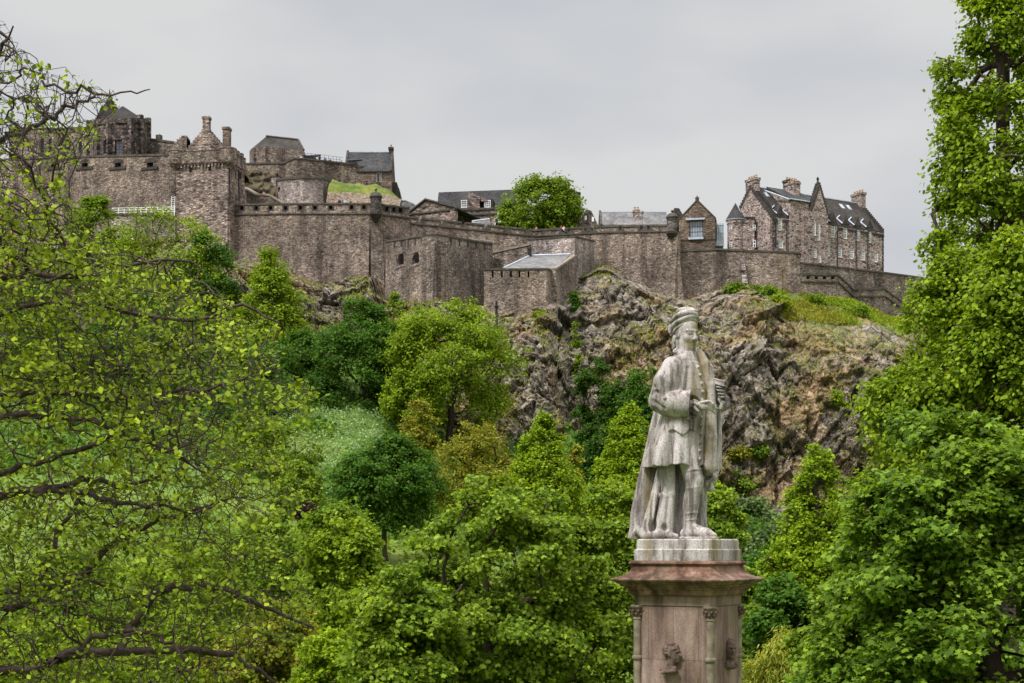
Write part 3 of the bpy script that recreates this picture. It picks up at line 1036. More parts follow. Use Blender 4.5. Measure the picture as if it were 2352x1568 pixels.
# slate-roofed house
w_h = Wall([(792, 266), (838, 266), (899, 266)], [392, 392, 392], [470] * 3, 1)
root = empty("slate_house", w_h.base(), "plain stone house with a dark slate roof and one white window above the grass mound", "house")
ops = [window(root, w_h, 870, 406, 0.95, 1.75, 3, 4)]
mb = MB()
w_h.solid(mb, ops)
A_ = w_h.pl[0]
Lh = Xof(899, 266) - A_[0]
zr = Zof(352, 270)
mb.box(A_, d_, n_, 0, 0.5, 1.01, 8, Zof(470, 266), w_h.zt[0])
mb.box(A_, d_, n_, Lh - 0.5, Lh, 1.01, 8, Zof(470, 266), w_h.zt[0])
mb.build("wall", M['gable'], root)
ridge_roof(root, A_, d_, n_, 0.15, Lh - 0.15, 0, 8.0, w_h.zt[0], zr, 'slate')
for u in (-0.1, Lh - 0.35):
    mb = MB()
    mb.prism([PR(A_, d_, n_, u, -0.3, w_h.zt[0]), PR(A_, d_, n_, u, 8.3, w_h.zt[0]), PR(A_, d_, n_, u, 4, zr + 0.6)], (0.4, 0, 0))
    if u < 0:
        mb.build("gable_coping", M['sooty'], root)
mb.box(A_, d_, n_, Lh - 2.6, Lh - 2.3, -0.25, 0, Zof(470, 266), w_h.zt[0] - 0.1)
mb.build("gable_coping", M['sooty'], root)
chimney(root, A_, d_, n_, Lh - 0.4, 4, 0.75, 0.9, zr - 0.5, Zof(339, 270), 'sooty', 1)
# stepped dark gable right of the house
A_ = np.array((Xof(900, 268), 268.0))
mb = MB()
for k, (u0, u1, py) in enumerate(((0, 1.55, 441), (0.05, 1.35, 431), (0.1, 1.1, 424), (0.15, 0.95, 418))):
    mb.box(A_, d_, n_, u0, u1, 0.01 * k, 4, Zof(470, 268), Zof(py, 268))
tag(mb.build("stepped_gable_wall", M['sooty']), "dark stepped gable wall right of the slate roofed house", "gable")

# --- great bastion with its corner turret
w_d = Wall([(494, 248), (666, 245), (850, 242), (878, 243), (940, 247)], [470, 466.5, 466.5, 469, 476], [700, 700, 720, 720, 720], 2.0, 0.07)
pxs = [523, 556, 589, 622, 656, 690, 724, 760, 808, 836, 888, 904, 919]
ops = [w_d.opening(p, 7.5, np.interp(p, [494, 850, 878, 940], [473.5, 471, 473, 480]), np.interp(p, [494, 850, 878, 940], [483, 480, 484, 490])) for p in pxs]
rd = castle_wall("great_bastion", "longest rubble bastion wall with a row of square gun ports and a domed corner turret", "bastion", w_d, 'wall', ops, coping=0.22, string=(1.72, 0.2), floor=(1.55, 9))
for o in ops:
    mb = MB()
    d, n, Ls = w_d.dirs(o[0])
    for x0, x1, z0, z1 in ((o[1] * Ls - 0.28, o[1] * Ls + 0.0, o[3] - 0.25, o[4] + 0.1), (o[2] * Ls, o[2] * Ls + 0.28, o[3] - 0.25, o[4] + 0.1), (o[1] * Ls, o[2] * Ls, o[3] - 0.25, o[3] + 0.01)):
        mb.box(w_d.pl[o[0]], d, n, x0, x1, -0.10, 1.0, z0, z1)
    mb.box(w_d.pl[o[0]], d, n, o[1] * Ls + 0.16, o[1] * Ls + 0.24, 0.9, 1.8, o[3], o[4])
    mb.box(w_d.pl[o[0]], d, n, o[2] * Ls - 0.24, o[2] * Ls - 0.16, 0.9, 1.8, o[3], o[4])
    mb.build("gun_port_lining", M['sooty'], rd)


def turret(px, Y, r, py_corb, py_str, py_rim, py_dome, py_fin, label):
    c = (Xof(px, Y), Y + 0.3)
    root = empty("corner_turret", (c[0], c[1], Zof(py_corb, Y)), label, "turret")
    zc, zs, zr_, zd, zf = (Zof(v, Y) for v in (py_corb, py_str, py_rim, py_dome, py_fin))
    mb = MB()
    mb.lathe(c, [(0.15, zc), (0.5, zc + 0.35), (r * 0.75, zs - 0.9), (r * 0.82, zs - 0.85), (r * 1.0, zs - 0.45), (r * 1.08, zs - 0.4), (r * 1.08, zs - 0.02), (r * 0.97, zs)], 18)
    mb.build("corbelled_base", M['sooty'], root, True)
    t = bpy.data.objects
    mb = MB()
    mb.lathe(c, [(r * 0.97, zs + 0.002), (r * 0.97, zr_ - 0.25)], 18)
    mb.build("drum", M['turret'], root, True)
    mb = MB()
    prof = [(r * 1.1, zr_ - 0.248), (r * 1.16, zr_ - 0.05), (r * 1.1, zr_ + 0.05)] + [(r * 1.02 * math.cos(v) + 0.02, zr_ + 0.05 + (zd - zr_) * math.sin(v)) for v in np.linspace(0.1, math.pi / 2, 7)]
    mb.lathe(c, prof, 18)
    dm = mb.build("dome", M['coping'], root, True)
    mb = MB()
    mb.lathe(c, [(0.1, zd + 0.03), (0.1, zd + 0.25), (0.2, zd + 0.35), (0.2, zd + 0.5), (0.03, zf)], 8)
    mb.build("finial", M['sooty'], root, True)


M['turret'] = m_rubble("blackened_squared_stone", (0.03, 0.028, 0.026), (0.055, 0.05, 0.045), (0.085, 0.075, 0.068), cell=(0.8, 0.8, 0.4), stain=0.3, yellow=0.0, mortar=1.7)
turret(863, 241.5, 0.98, 511, 487, 450, 440, 434, "round black turret with a domed cap on the corner of the great bastion")

# --- long crenellated curtain
w_e = Wall([(940, 247.2), (1228, 252), (1396, 249), (1534, 243.2)], [497, 527, 518.5, 516], [760] * 4, 2.0, 0.05)
re_ = castle_wall("long_curtain", "long curtain wall with wide gun notches running below the big tree to a corner turret", "castle wall", w_e, 'wall', (),
                  coping=0.28, string=(1.05, 0.22), crenel=notches(w_e, [965, 1017, 1065, 1116, 1165, 1212, 1293, 1307, 1345, 1361, 1425, 1474, 1490], 7, 0.8), floor=(1.4, 10))
turret(1544, 242.2, 0.92, 548, 531, 497, 489, 481, "round black turret with a domed cap at the right end of the long curtain")
w_er = Wall([(1534, 243.3), (1556, 242.2), (1557, 250)], [531, 531, 531], [760] * 3, 1.0, 0.09)
castle_wall("corner_buttress_wall", "battered end of the long curtain with a dark flaring edge under the right turret", "castle wall", w_er, 'wall', coping=0)

# --- middle bastion with two arched niches
w_f = Wall([(888, 238), (998.6, 225), (1131, 241)], [553, 537, 559], [790, 790, 790], 2.5, 0.03)
ops = [w_f.opening(920, 18, 583, 609), w_f.opening(955.5, 17, 579, 606)]
rf_ = castle_wall("middle_bastion", "projecting pointed bastion with two arched niches on its left face", "bastion", w_f, 'wall_grey', ops, coping=0.22)
for o in ops:
    d, n, Ls = w_f.dirs(o[0])
    A_ = w_f.pl[o[0]]
    u0, u1 = o[1] * Ls, o[2] * Ls
    um, hw = (u0 + u1) / 2, (u1 - u0) / 2
    mb = MB()                                     # arch spandrels, surround and back of the niche
    zs = o[4] - hw * 0.9
    for s in (-1, 1):
        pts = [(um + s * hw, zs)] + [(um + s * hw * math.cos(v), zs + hw * 0.9 * math.sin(v)) for v in np.linspace(0.15, math.pi / 2, 6)] + [(um + s * hw, o[4])]
        mb.prism([PR(A_, d, n, u, 0.02, z) for u, z in pts], (n[0] * 1.4, n[1] * 1.4, 0))
    mb.box(A_, d, n, u0 - 0.35, u0 + 0.002, -0.12, 0.5, o[3], o[4] - 0.3)
    mb.box(A_, d, n, u1 - 0.002, u1 + 0.35, -0.12, 0.5, o[3], o[4] - 0.3)
    mb.box(A_, d, n, u0 - 0.5, u1 + 0.6, -0.22, 0.5, o[3] - 0.4, o[3] - 0.002)
    mb.build("arched_niche", M['wall_pale'], rf_)
    mb = MB()
    mb.box(A_, d, n, u0 - 0.05, u1 + 0.05, 1.5, 1.7, o[3] - 0.05, o[4] + 0.05)
    mb.build("niche_back", M['wall'], rf_)
for px in list(np.linspace(907, 985, 6)) + list(np.linspace(1016, 1113, 6)):
    k, t_, p = w_f.at(px)
    d, n, Ls = w_f.dirs(k)
    zt = w_f.zt[k] + (w_f.zt[k + 1] - w_f.zt[k]) * t_
    mb = MB()
    A_ = p
    mb.box(A_, d, n, -0.19, 0.19, -0.12, 0.02, zt - 1.3, zt - 0.23)
    mb.build("drain_slot", M['sooty'], rf_)

# --- outwork with slits, lean-to roof, walls behind
w_g = Wall([(1112, 223), (1256, 221), (1281, 229)], [617.5, 616, 626], [800] * 3, 1.6, 0.03)
ops = [w_g.opening(px, 4.6, 622, 637) for px in (1131.5, 1152.5, 1173.5, 1193, 1214, 1235)]
castle_wall("slit_outwork", "low dark outwork pierced by six narrow upright slits above the rock", "bastion", w_g, 'wall', ops, coping=0.18)
w_g2 = Wall([(1128, 243), (1217, 240)], [580, 560], [720] * 2, 1.5)
castle_wall("slanting_wall", "wall with a slanting pale coping between the middle bastion and the lean-to roof", "wall", w_g2, 'wall_grey', coping=0.2, coping_mat='coping_pale')
w_g3 = Wall([(1211, 240.5), (1320, 237), (1366, 246.5)], [549, 542, 553], [720] * 3, 2.0)
castle_wall("lean_to_back_wall", "tall pale wall rising behind the lean-to roof", "wall", w_g3, 'wall_pale', coping=0.15)
w_g4 = Wall([(1276, 223.5), (1321, 237)], [616, 586], [780] * 2, 1.0, 0.04)
castle_wall("slanting_side_wall", "dark side wall with a sloping pale coping right of the lean-to roof", "wall", w_g4, 'wall', coping=0.25, coping_mat='coping_pale')
root = empty("lean_to", W(1216, 616, 226), "grey lean-to roof with pale flashing between the outwork and the wall behind", "roof")
q4 = [W(1157, 616, 224), W(1275, 615, 224), W(1309, 585, 236.5), W(1217, 588, 238.5)]
mb = MB()
mb.hexa([p - (0, 0, 0.3) for p in q4] + q4)
mb.build("roof_slope", M['slate_pale'], root)
mb = MB()
mb.tube(q4[0] + (0, 0, 0.08), q4[3] + (0, 0, 0.08), 0.16)
mb.tube(q4[3] + (0, 0, 0.08), q4[2] + (0, 0, 0.08), 0.2)
mb.build("flashing", M['lead'], root)
mb = MB()
p = W(1216.6, 589, 238)
mb.lathe((p[0], p[1]), [(0.32, p[2]), (0.3, p[2] + 1.1), (0.38, p[2] + 1.15), (0.38, p[2] + 1.3)], 10)
mb.build("flue", M['iron'], root)

# --- buildings behind the long curtain
w_p = Wall([(940, 268), (1046, 264), (1052, 276)], [487, 487, 487], [545] * 3, 1)
w_p.zt = [Zof(488, 266)] * 3
root = empty("pedimented_building", w_p.base(), "pale stone building with a low triangular pediment behind the curtain wall", "building")
mb = MB()
w_p.solid(mb)
d, n, Ls = w_p.dirs(0)
gz = Zof(459, 266)
mb.prism([PR(w_p.pl[0], d, n, u, 0.05, z) for u, z in ((0, w_p.zt[0] + 0.3), (Ls, w_p.zt[0] + 0.3), (Ls * 0.36, gz))], (n[0] * 0.8, n[1] * 0.8, 0))
mb.build("wall", M['ashlar'], root)
mb = MB()
w_p.solid(mb, (), dz_top=0.29, dz_bot=0.0, out=0.25, T=1.4)
for a_, b_ in (((-0.3, w_p.zt[0] + 0.3), (Ls * 0.36, gz + 0.15)), ((Ls * 0.36, gz + 0.15), (Ls + 0.3, w_p.zt[0] + 0.3))):
    (u0, z0), (u1, z1) = a_, b_
    mb.hexa([PR(w_p.pl[0], d, n, u0, -0.25, z0), PR(w_p.pl[0], d, n, u1, -0.25, z1), PR(w_p.pl[0], d, n, u1, 1.0, z1), PR(w_p.pl[0], d, n, u0, 1.0, z0),
             PR(w_p.pl[0], d, n, u0, -0.25, z0 + 0.3), PR(w_p.pl[0], d, n, u1, -0.25, z1 + 0.3), PR(w_p.pl[0], d, n, u1, 1.0, z1 + 0.3), PR(w_p.pl[0], d, n, u0, 1.0, z0 + 0.3)])
mb.build("cornice", M['coping'], root)
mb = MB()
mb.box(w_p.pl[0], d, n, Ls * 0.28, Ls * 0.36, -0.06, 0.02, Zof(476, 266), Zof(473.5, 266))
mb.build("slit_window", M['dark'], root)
mb = MB()
vm = Ls * 0.36
for u in (-0.3, Ls + 0.3):
    mb.hexa([PR(w_p.pl[0], d, n, u, 0.9, w_p.zt[0] + 0.3), PR(w_p.pl[0], d, n, u, 14, w_p.zt[0] + 0.3), PR(w_p.pl[0], d, n, vm, 14, gz), PR(w_p.pl[0], d, n, vm, 0.9, gz),
             PR(w_p.pl[0], d, n, u, 0.9, w_p.zt[0] + 0.5), PR(w_p.pl[0], d, n, u, 14, w_p.zt[0] + 0.5), PR(w_p.pl[0], d, n, vm, 14, gz + 0.2), PR(w_p.pl[0], d, n, vm, 0.9, gz + 0.2)])
mb.build("roof", M['slate'], root)

w_q = Wall([(1040, 278), (1200, 276)], [478, 476], [565] * 2, 12)
w_q.zt = [Zof(478, 277)] * 2
root = empty("mansard_building", w_q.base(), "long building with a slate mansard roof, two white dormers and a wedge of chimney wall", "building")
ops = [window(root, w_q, 1063, 504, 0.9, 1.2, 3, 3)]
mb = MB()
w_q.solid(mb, ops)
mb.build("wall", M['ashlar'], root)
mb = MB()
w_q.solid(mb, (), dz_top=0.1, dz_bot=-0.3, out=0.3, T=1.6)
w_q.solid(mb, (), dz_top=-1.0, dz_bot=-1.3, out=0.3, T=1.6)
mb.build("cornice", M['coping'], root)
d, n, Ls = w_q.dirs(0)
A_ = w_q.pl[0]
mb = MB()
ua, ub = Xof(1000, 282) - A_[0], Xof(1192, 282) - A_[0]
z0, z1 = w_q.zt[0] - 0.2, Zof(457, 288)
mb.prism([PR(A_, d, n, ua, 1.7, z0), PR(A_, d, n, ua, 4.0, z1), PR(A_, d, n, ua, 12.0, z1), PR(A_, d, n, ua, 14.0, z0)], (d[0] * (ub - ua), d[1] * (ub - ua), 0))
mb.build("roof", M['slate'], root)
for px in (1066, 1120):
    u = Xof(px, 279) - A_[0]
    dm = MB()
    dm.box(A_, d, n, u - 1.0, u + 1.0, 1.2, 4.0, z0, Zof(460, 279))
    dr = dm.build("dormer", M['iron'], root)
    wq2 = Wall([(px - 12, 279), (px + 12, 279)], [459, 459], [490, 490])
    wq2.pl = [np.array(PR(A_, d, n, u - 1.0, 1.19, 0)[:2]), np.array(PR(A_, d, n, u + 1.0, 1.19, 0)[:2])]
    window(root, wq2, px, 468, 1.2, 1.45, 3, 3, inset=-0.12, name="dormer_window")
mb = MB()
p0 = W(1074, 480, 277.5)
mb.prism([p0, W(1102, 480, 277.5), W(1102, 451, 277.5), W(1074, 438, 277.5)], (0, 2.5, 0))
mb.prism([W(1102.2, 462, 278), W(1120, 462, 278), W(1120, 458, 278), W(1102.2, 451.5, 278)], (0, 2.0, 0))
mb.build("chimney_wall", M['ashlar'], root)
mb = MB()
p0 = W(1163, 456, 286)
mb.box((p0[0], p0[1]), d_, n_, -0.5, 0.5, 0, 1, p0[2] - 0.4, p0[2] + 0.5)
mb.build("roof_vent", M['lead'], root)
# small white-edged gabled roof and low lead roof
root = empty("porch_roof", W(1120, 512, 262), "low pale lead roof just above the curtain wall", "roof")
mb = MB()
mb.hexa([W(1082, 524, 262), W(1128, 524, 262), W(1128, 524, 268), W(1080, 524, 268), W(1084, 509, 264), W(1125, 504, 264), W(1125, 503, 267), W(1088, 508, 267)])
mb.build("roof_slope", M['slate_pale'], root)
mb = MB()
mb.tube(W(1084, 508, 264), W(1125, 503, 264), 0.18)
mb.build("flashing", M['lead'], root)
root = empty("cottage", W(1160, 525, 268), "small slate roofed cottage half hidden by the big tree", "cottage")
mb = MB()
mb.hexa([W(1132, 530, 268), W(1180, 530, 268), W(1180, 530, 276), W(1132, 530, 276), W(1147, 484, 271), W(1178, 482, 271), W(1178, 482, 273), W(1147, 484, 273)])
mb.build("roof", M['slate'], root)
mb = MB()
mb.tube(W(1133, 529, 267.9), W(1147, 483.5, 270.9), 0.15)
mb.tube(W(1147, 483.5, 270.9), W(1177, 481.5, 270.9), 0.15)
mb.build("roof_flashing", M['lead'], root)
mb = MB()
mb.prism([W(1138, 512, 266), W(1156, 512, 266), W(1156, 503, 266), W(1147, 496, 266), W(1138, 503, 266)], (0, 4, 0))
dm = mb.build("dormer", M['iron'], root)
mb = MB()
mb.box((Xof(1144, 265.9), 265.9), d_, n_, 0, 0.55, 0, 0.08, Zof(511, 266), Zof(504, 266))
mb.build("dormer_window", M['white'], root)
# far roof left of the pediment
mb = MB()
mb.prism([W(922, 480, 285), W(960, 480, 285), W(952, 468, 285), W(930, 459, 285), W(922, 462, 285)], (0, 5, 0))
tag(mb.build("far_roof", M['slate_pale']), "pale lead roof showing between the grass mound and the pediment", "roof")

# three round-cornered chimney stacks
for px0, px1, pyt, lb in ((1294.8, 1307, 427.5, "tallest of the three dark chimney stacks beside the big tree"),
                          (1308, 1320, 435.5, "middle of the three dark chimney stacks beside the big tree"),
                          (1321, 1333, 441.5, "lowest of the three dark chimney stacks beside the big tree")):
    Y = 276.0
    mb = MB()
    w_ = Xof(px1, Y) - Xof(px0, Y)
    c = (Xof((px0 + px1) / 2, Y), Y)
    z1 = Zof(pyt, Y)
    mb.lathe(c, [(w_ * 0.53, Zof(530, Y)), (w_ * 0.53, z1 - 0.5), (w_ * 0.6, z1 - 0.45), (w_ * 0.6, z1 - 0.1), (w_ * 0.53, z1)], 12)
    tag(mb.build("chimney_stack", M['turret']), lb, "chimney", "chimney stacks beside the big tree")
# house right of the tree
w_r = Wall([(1326, 262), (1372, 261)], [517, 517], [560, 560], 0.8)
w_r.zt = [Zof(516, 261.5)] * 2
root = empty("gabled_house", w_r.base(), "small stone house with a blunt gable and two little windows right of the big tree", "house")
d, n, Ls = w_r.dirs(0)
mb = MB()
A_ = w_r.pl[0]
mb.prism([PR(A_, d, n, u, 0, Zof(py, 261.5)) for u, py in ((0, 560), (Ls, 560), (Ls, 517), (Ls * 0.68, 484), (Ls * 0.44, 480), (0, 512))], (n[0] * 0.8, n[1] * 0.8, 0))
mb.build("wall", M['wall_grey'], root)
for u, py in ((Ls * 0.42, 500), (Ls * 0.78, 504)):
    mb = MB()
    z = Zof(py, 261.5)
    mb.box(A_, d, n, u - 0.2, u + 0.2, -0.05, 0.02, z - 0.42, z + 0.42)
    mb.build("window", M['white'], root)
mb = MB()
mb.hexa([W(1300, 530, 263), W(1327, 513, 262), W(1327, 513, 272), W(1300, 530, 272), W(1313, 482, 265), W(1344, 480, 263), W(1344, 480, 272), W(1313, 482, 272)])
mb.build("roof", M['slate_pale'], root)
mb = MB()
mb.tube(W(1312, 481, 264.9), W(1344, 479, 262.8), 0.14)
mb.build("ridge_capping", M['lead'], root)

# long slate roof with a chimney
root = empty("long_house", W(1460, 515, 256), "long low house with a grey slate roof and one brick chimney above the curtain", "house")
A_ = np.array((Xof(1383, 256), 256.0))
Ll = Xof(1536, 256) - A_[0]
zr = Zof(490, 260)
ze = Zof(516, 256)
mb = MB()
mb.box(A_, d_, n_, 0, Ll, 0.3, 8, ze - 4, ze)
mb.build("wall", M['wall_grey'], root)
ridge_roof(root, A_, d_, n_, 0, Ll, 0, 8, ze, zr, 'slate_pale')
mb = MB()
mb.prism([PR(A_, d_, n_, -0.3, -0.4, ze), PR(A_, d_, n_, -0.3, 8.4, ze), PR(A_, d_, n_, -0.3, 4, zr + 0.6)], (0.35, 0, 0))
mb.build("gable_coping", M['coping'], root)
chimney(root, A_, d_, n_, Xof(1463, 256) - A_[0], 1.5, 1.1, 0.9, ze - 0.5, Zof(481, 257), 'hospital', 2)
mb = MB()
mb.prism([W(1550, 520, 258), W(1572, 520, 258), W(1568, 492, 258), W(1560, 478, 258), W(1549, 477, 258)], (0, 5, 0))
tag(mb.build("dark_gable", M['sooty']), "dark slated gable end between the right turret and the big window gable", "gable")
mb = MB()
p = W(1475, 516, 247)
mb.tube(p, p + (0, 0, 1.9), 0.07)
mb.lathe((p[0], p[1]), [(0.1, p[2] + 1.9), (0.3, p[2] + 2.0), (0.3, p[2] + 2.3), (0.1, p[2] + 2.45)], 8)
tag(mb.build("lamp_post", M['coping_pale']), "small lamp with a pale globe behind the curtain wall, below the brick chimney", "lamp")
mb = MB()
p = W(1354, 520, 251)
mb.tube(p, p + (-0.35, 0, 1.3), 0.13)
mb.tube(p + (-0.35, 0, 1.3), p + (-0.4, 0, 2.1), 0.11)
tag(mb.build("iron_post", M['iron']), "bent black iron post on the curtain wall before the small gabled house", "post")

# gable with the big window
w_gb = Wall([(1559.5, 248), (1643, 247), (1647, 262)], [503, 505, 512], [600] * 3, 1.0)
w_gb.zt = [Zof(504, 247.5)] * 3
root = empty("big_window_gable", w_gb.base(), "brown stone gable house with one very large paned window", "house")
o = window(root, w_gb, 1599, 525, 2.35, 2.9, 5, 3, 'iron', 'glass_pale', 0.45, 0.1, "big_window")
mb = MB()
w_gb.solid(mb, [o])
d, n, Ls = w_gb.dirs(0)
zr = Zof(461, 247.5)
gable_face(mb, w_gb.pl[0], d, n, 0, Ls, 0.0, 1.0, w_gb.zt[0], zr)
mb.build("wall", M['gable'], root)
mb = MB()
A_ = w_gb.pl[0]
for s in (0, 1):
    u0 = -0.15 if s == 0 else Ls + 0.15
    mb.hexa([PR(A_, d, n, u0, -0.12, w_gb.zt[0] - 0.1), PR(A_, d, n, u0, 1.05, w_gb.zt[0] - 0.1), PR(A_, d, n, Ls / 2, 1.05, zr + 0.02), PR(A_, d, n, Ls / 2, -0.12, zr + 0.02),
             PR(A_, d, n, u0, -0.12, w_gb.zt[0] + 0.2), PR(A_, d, n, u0, 1.05, w_gb.zt[0] + 0.2), PR(A_, d, n, Ls / 2, 1.05, zr + 0.3), PR(A_, d, n, Ls / 2, -0.12, zr + 0.3)])
c = PR(A_, d, n, Ls / 2, 0.4, 0)
mb.lathe(c[:2], [(0.35, zr + 0.1), (0.3, zr + 0.5), (0.42, zr + 0.55), (0.05, zr + 1.0)], 8)
w_gb.solid(mb, (), dz_top=Zof(551, 247.5) - w_gb.zt[0] + 0.15, dz_bot=Zof(551, 247.5) - w_gb.zt[0], out=0.12, T=0.4)
mb.build("gable_coping", M['coping'], root)
mb = MB()
zl = Zof(505, 247.5)
um = Xof(1599, 247.5) - A_[0]
mb.box(A_, d, n, um - 1.75, um + 1.55, -0.35, 0.1, zl, zl + 0.3)
mb.box(A_, d, n, um - 1.3, um + 1.3, -0.4, 0.02, Zof(550, 247.5), Zof(545, 247.5))
mb.build("window_hood", M['lead'], root)
mb = MB()
mb.hexa([PR(A_, d, n, -0.2, 1.06, w_gb.zt[0]), PR(A_, d, n, Ls + 0.2, 1.06, w_gb.zt[0]), PR(A_, d, n, Ls + 0.2, 16, w_gb.zt[0]), PR(A_, d, n, -0.2, 16, w_gb.zt[0]),
         PR(A_, d, n, Ls / 2 - 0.05, 1.06, zr), PR(A_, d, n, Ls / 2 + 0.05, 1.06, zr), PR(A_, d, n, Ls / 2 + 0.05, 16, zr), PR(A_, d, n, Ls / 2 - 0.05, 16, zr)])
mb.build("roof", M['slate'], root)
for k in range(4):                                  # glazed bays stepping back along its right side
    Y = 249.5 + 3.2 * k
    x0 = Xof(1645, 248.5) + 0.35 + 0.38 * k
    zt, zb = Zof(515 + 5 * k, 249) , Zof(551 + 8 * k, 249)
    mb = MB()
    bay_w = 1.15
    mb.box((x0, Y), d_, n_, -0.9, bay_w, 0, 2.2, zt, zt + 0.3)
    mb.box((x0, Y), d_, n_, -0.9, bay_w, 0, 2.2, zb - 0.9, zb)
    for u in (-0.1, 0.3, 0.7, bay_w - 0.08):
        mb.box((x0, Y), d_, n_, u, u + 0.09, 0, 0.1, zb, zt)
    mb.box((x0, Y), d_, n_, -0.1, bay_w, 0.0, 0.1, (zb + zt) / 2, (zb + zt) / 2 + 0.09)
    b = mb.build("glazed_bay", M['lead'], root)
    mb = MB()
    mb.box((x0, Y), d_, n_, -0.1, bay_w - 0.06, 0.12, 2.1, zb + 0.002, zt - 0.002)
    g = mb.build("pane", M['glass_pale'])
    g.parent = b

# --- right-hand curtain
w_i = Wall([(1557, 247), (1648, 247), (1693, 247), (1796, 247), (1837, 248)], [575.6, 571, 573, 577, 579], [760] * 5, 2.2, 0.06)
ri = castle_wall("right_curtain", "plain curtain wall with a thin pale coping under the long windowed house", "castle wall", w_i, 'wall', coping=0.25)
mb = MB()                                            # pale stone chute
for (pa, ya, wa), (pb, yb_, wb) in zip([(1704, 588, 9), (1708, 620, 10), (1712, 650, 12)], [(1708, 620, 10), (1712, 650, 12), (1717, 722, 10)]):
    Ya, Yb2 = 246.4 - (ya - 588) * 0.012, 246.4 - (yb_ - 588) * 0.012
    Ya, Yb2 = min(Ya, 246.5) - 0.4, min(Yb2, 246.5) - 1.0 - (3.5 if yb_ > 700 else 0)
    wA, wB = wa / 2 * Ya / F, wb / 2 * Yb2 / F
    a_, b_ = W(pa, ya, Ya), W(pb, yb_, Yb2)
    mb.hexa([b_ + (-wB, 0, 0), b_ + (wB, 0, 0), b_ + (wB, 3, 0), b_ + (-wB, 3, 0), a_ + (-wA, 0, 0), a_ + (wA, 0, 0), a_ + (wA, 3, 0), a_ + (-wA, 3, 0)])
mb.build("stone_chute", M['wall_pale'], ri)
w_j = Wall([(1838, 249.5), (2032, 262), (2100, 268), (2330, 282)], [602, 625, 634, 668], [800] * 4, 2.0, 0.03)
castle_wall("lower_right_wall", "long sloping rubble wall under the right end of the windowed house", "castle wall", w_j, 'wall_grey', coping=0.2)
w_k = Wall([(1838, 247.8), (1924, 250), (1960, 252), (2031, 256), (2078, 261), (2300, 270)], [628, 629, 662, 662, 696, 800], [900] * 6, 2.5, 0.02)
ops = [w_k.opening(p, 8, 634, 641) for p in (1856, 1875, 1894, 1913)]
castle_wall("gallery_wall", "stepped gallery wall with four square gun ports descending to the right", "castle wall", w_k, 'wall', ops, coping=0.25, string=(1.25, 0.25))

# --- long windowed house (right)
HA = np.array((Xof(1774, 251), 251.0))
hd = np.array((22.8, 13.0))
hd /= np.linalg.norm(hd)
hn = np.array((-hd[1], hd[0]))
HB = HA + hd * 26.6
HW = 12.0
HC = HA + hn * HW
ze = Zof(496, 251)
zr = ze + 6.4
zbase = Zof(640, 251)


class WallP(Wall):
    def __init__(self, pl, zt, zb, T=0.8, batter=0.0):
        self.pl = [np.array(p, float) for p in pl]
        self.px = [CX + p[0] / p[1] * F for p in self.pl]
        self.zt, self.zb, self.T, self.b = zt, zb, T, batter


root = empty("windowed_house", (HA[0], HA[1], zbase), "long pinkish stone house with crow stepped gables, white sash windows and dormers", "house")
wf = WallP([HA, HB], [ze, ze], [zbase, zbase - 4])
wg = WallP([HC, HA], [ze, ze], [zbase, zbase])
z5 = lambda x, y: (1596 + x / 3.931, 365.7 + y / 3.931)
ops, opg = [], []
for x, y, w_, h_, nx, ny in ((770, 578, 0.62, 2.35, 2, 5), (872, 592, 0.66, 2.4, 2, 5), (1248, 632, 0.72, 2.75, 2, 6), (1360, 646, 0.72, 2.75, 2, 6), (1470, 662, 0.74, 2.75, 2, 6), (1578, 680, 0.74, 2.75, 2, 6),
                         (778, 764, 0.8, 1.4, 3, 4), (887, 786, 0.8, 1.65, 3, 4), (1205, 827, 0.8, 1.75, 3, 4), (1310, 840, 0.8, 1.75, 3, 4), (1417, 852, 0.8, 1.75, 3, 4),
                         (1522, 866, 0.8, 1.75, 3, 4), (1635, 882, 0.82, 1.75, 3, 4), (1237, 952, 0.45, 0.6, 2, 2)):
    ops.append(window(root, wf, *z5(x, y), w_ * 1.22, h_ * 1.06, nx, ny, inset=0.08, fw=0.13))
opg.append(window(root, wg, *z5(526, 388), 0.4, 0.9, 1, 2))
opg.append(window(root, wg, *z5(636, 770), 0.4, 1.6, 1, 3)) if False else None
mb = MB()
wf.solid(mb, ops)
wg.solid(mb, opg)
mb.box(HA, hd, hn, 0.01, 26.6, HW - 0.8, HW, zbase - 3, ze)
mb.box(HA, hd, hn, 25.8, 26.6, 0.81, HW - 0.81, zbase - 3, ze)
gable_face(mb, HC, -hn, hd, 0, HW, 0, 0.8, ze, zr)
gable_face(mb, HB - hd * 0.8, hn, hd, 0, HW, 0, 0.8, ze, zr)
mb.build("wall", M['hospital'], root)
mb = MB()
for base in (HC, ):
    gable_face(mb, base, -hn, hd, 0, HW, 0.0, 0.8, ze, zr, 15)
for (O, dd, vv) in ((HC, -hn, 0.0), (HB - hd * 0.85 + hn * 0, hn, 0.0)):
    steps = MB()
    for k in range(15):
        f0, f1 = k / 15, (k + 1) / 15
        for s in (-1, 1):
            um = HW / 2
            ua, ub = um + s * um * (1 - f0), um + s * um * (1 - f1)
            steps.box(O, dd, hd, min(ua, ub), max(ua, ub), -0.08, 0.95, ze + (zr - ze) * f0 - 0.15, ze + (zr - ze) * f1 + 0.35)
    steps.build("crow_steps", M['sooty'], root)
ridge_roof(root, HA, hd, hn, 0.9, 25.7, 0, HW, ze, zr, 'slate_brown', over=0.03)
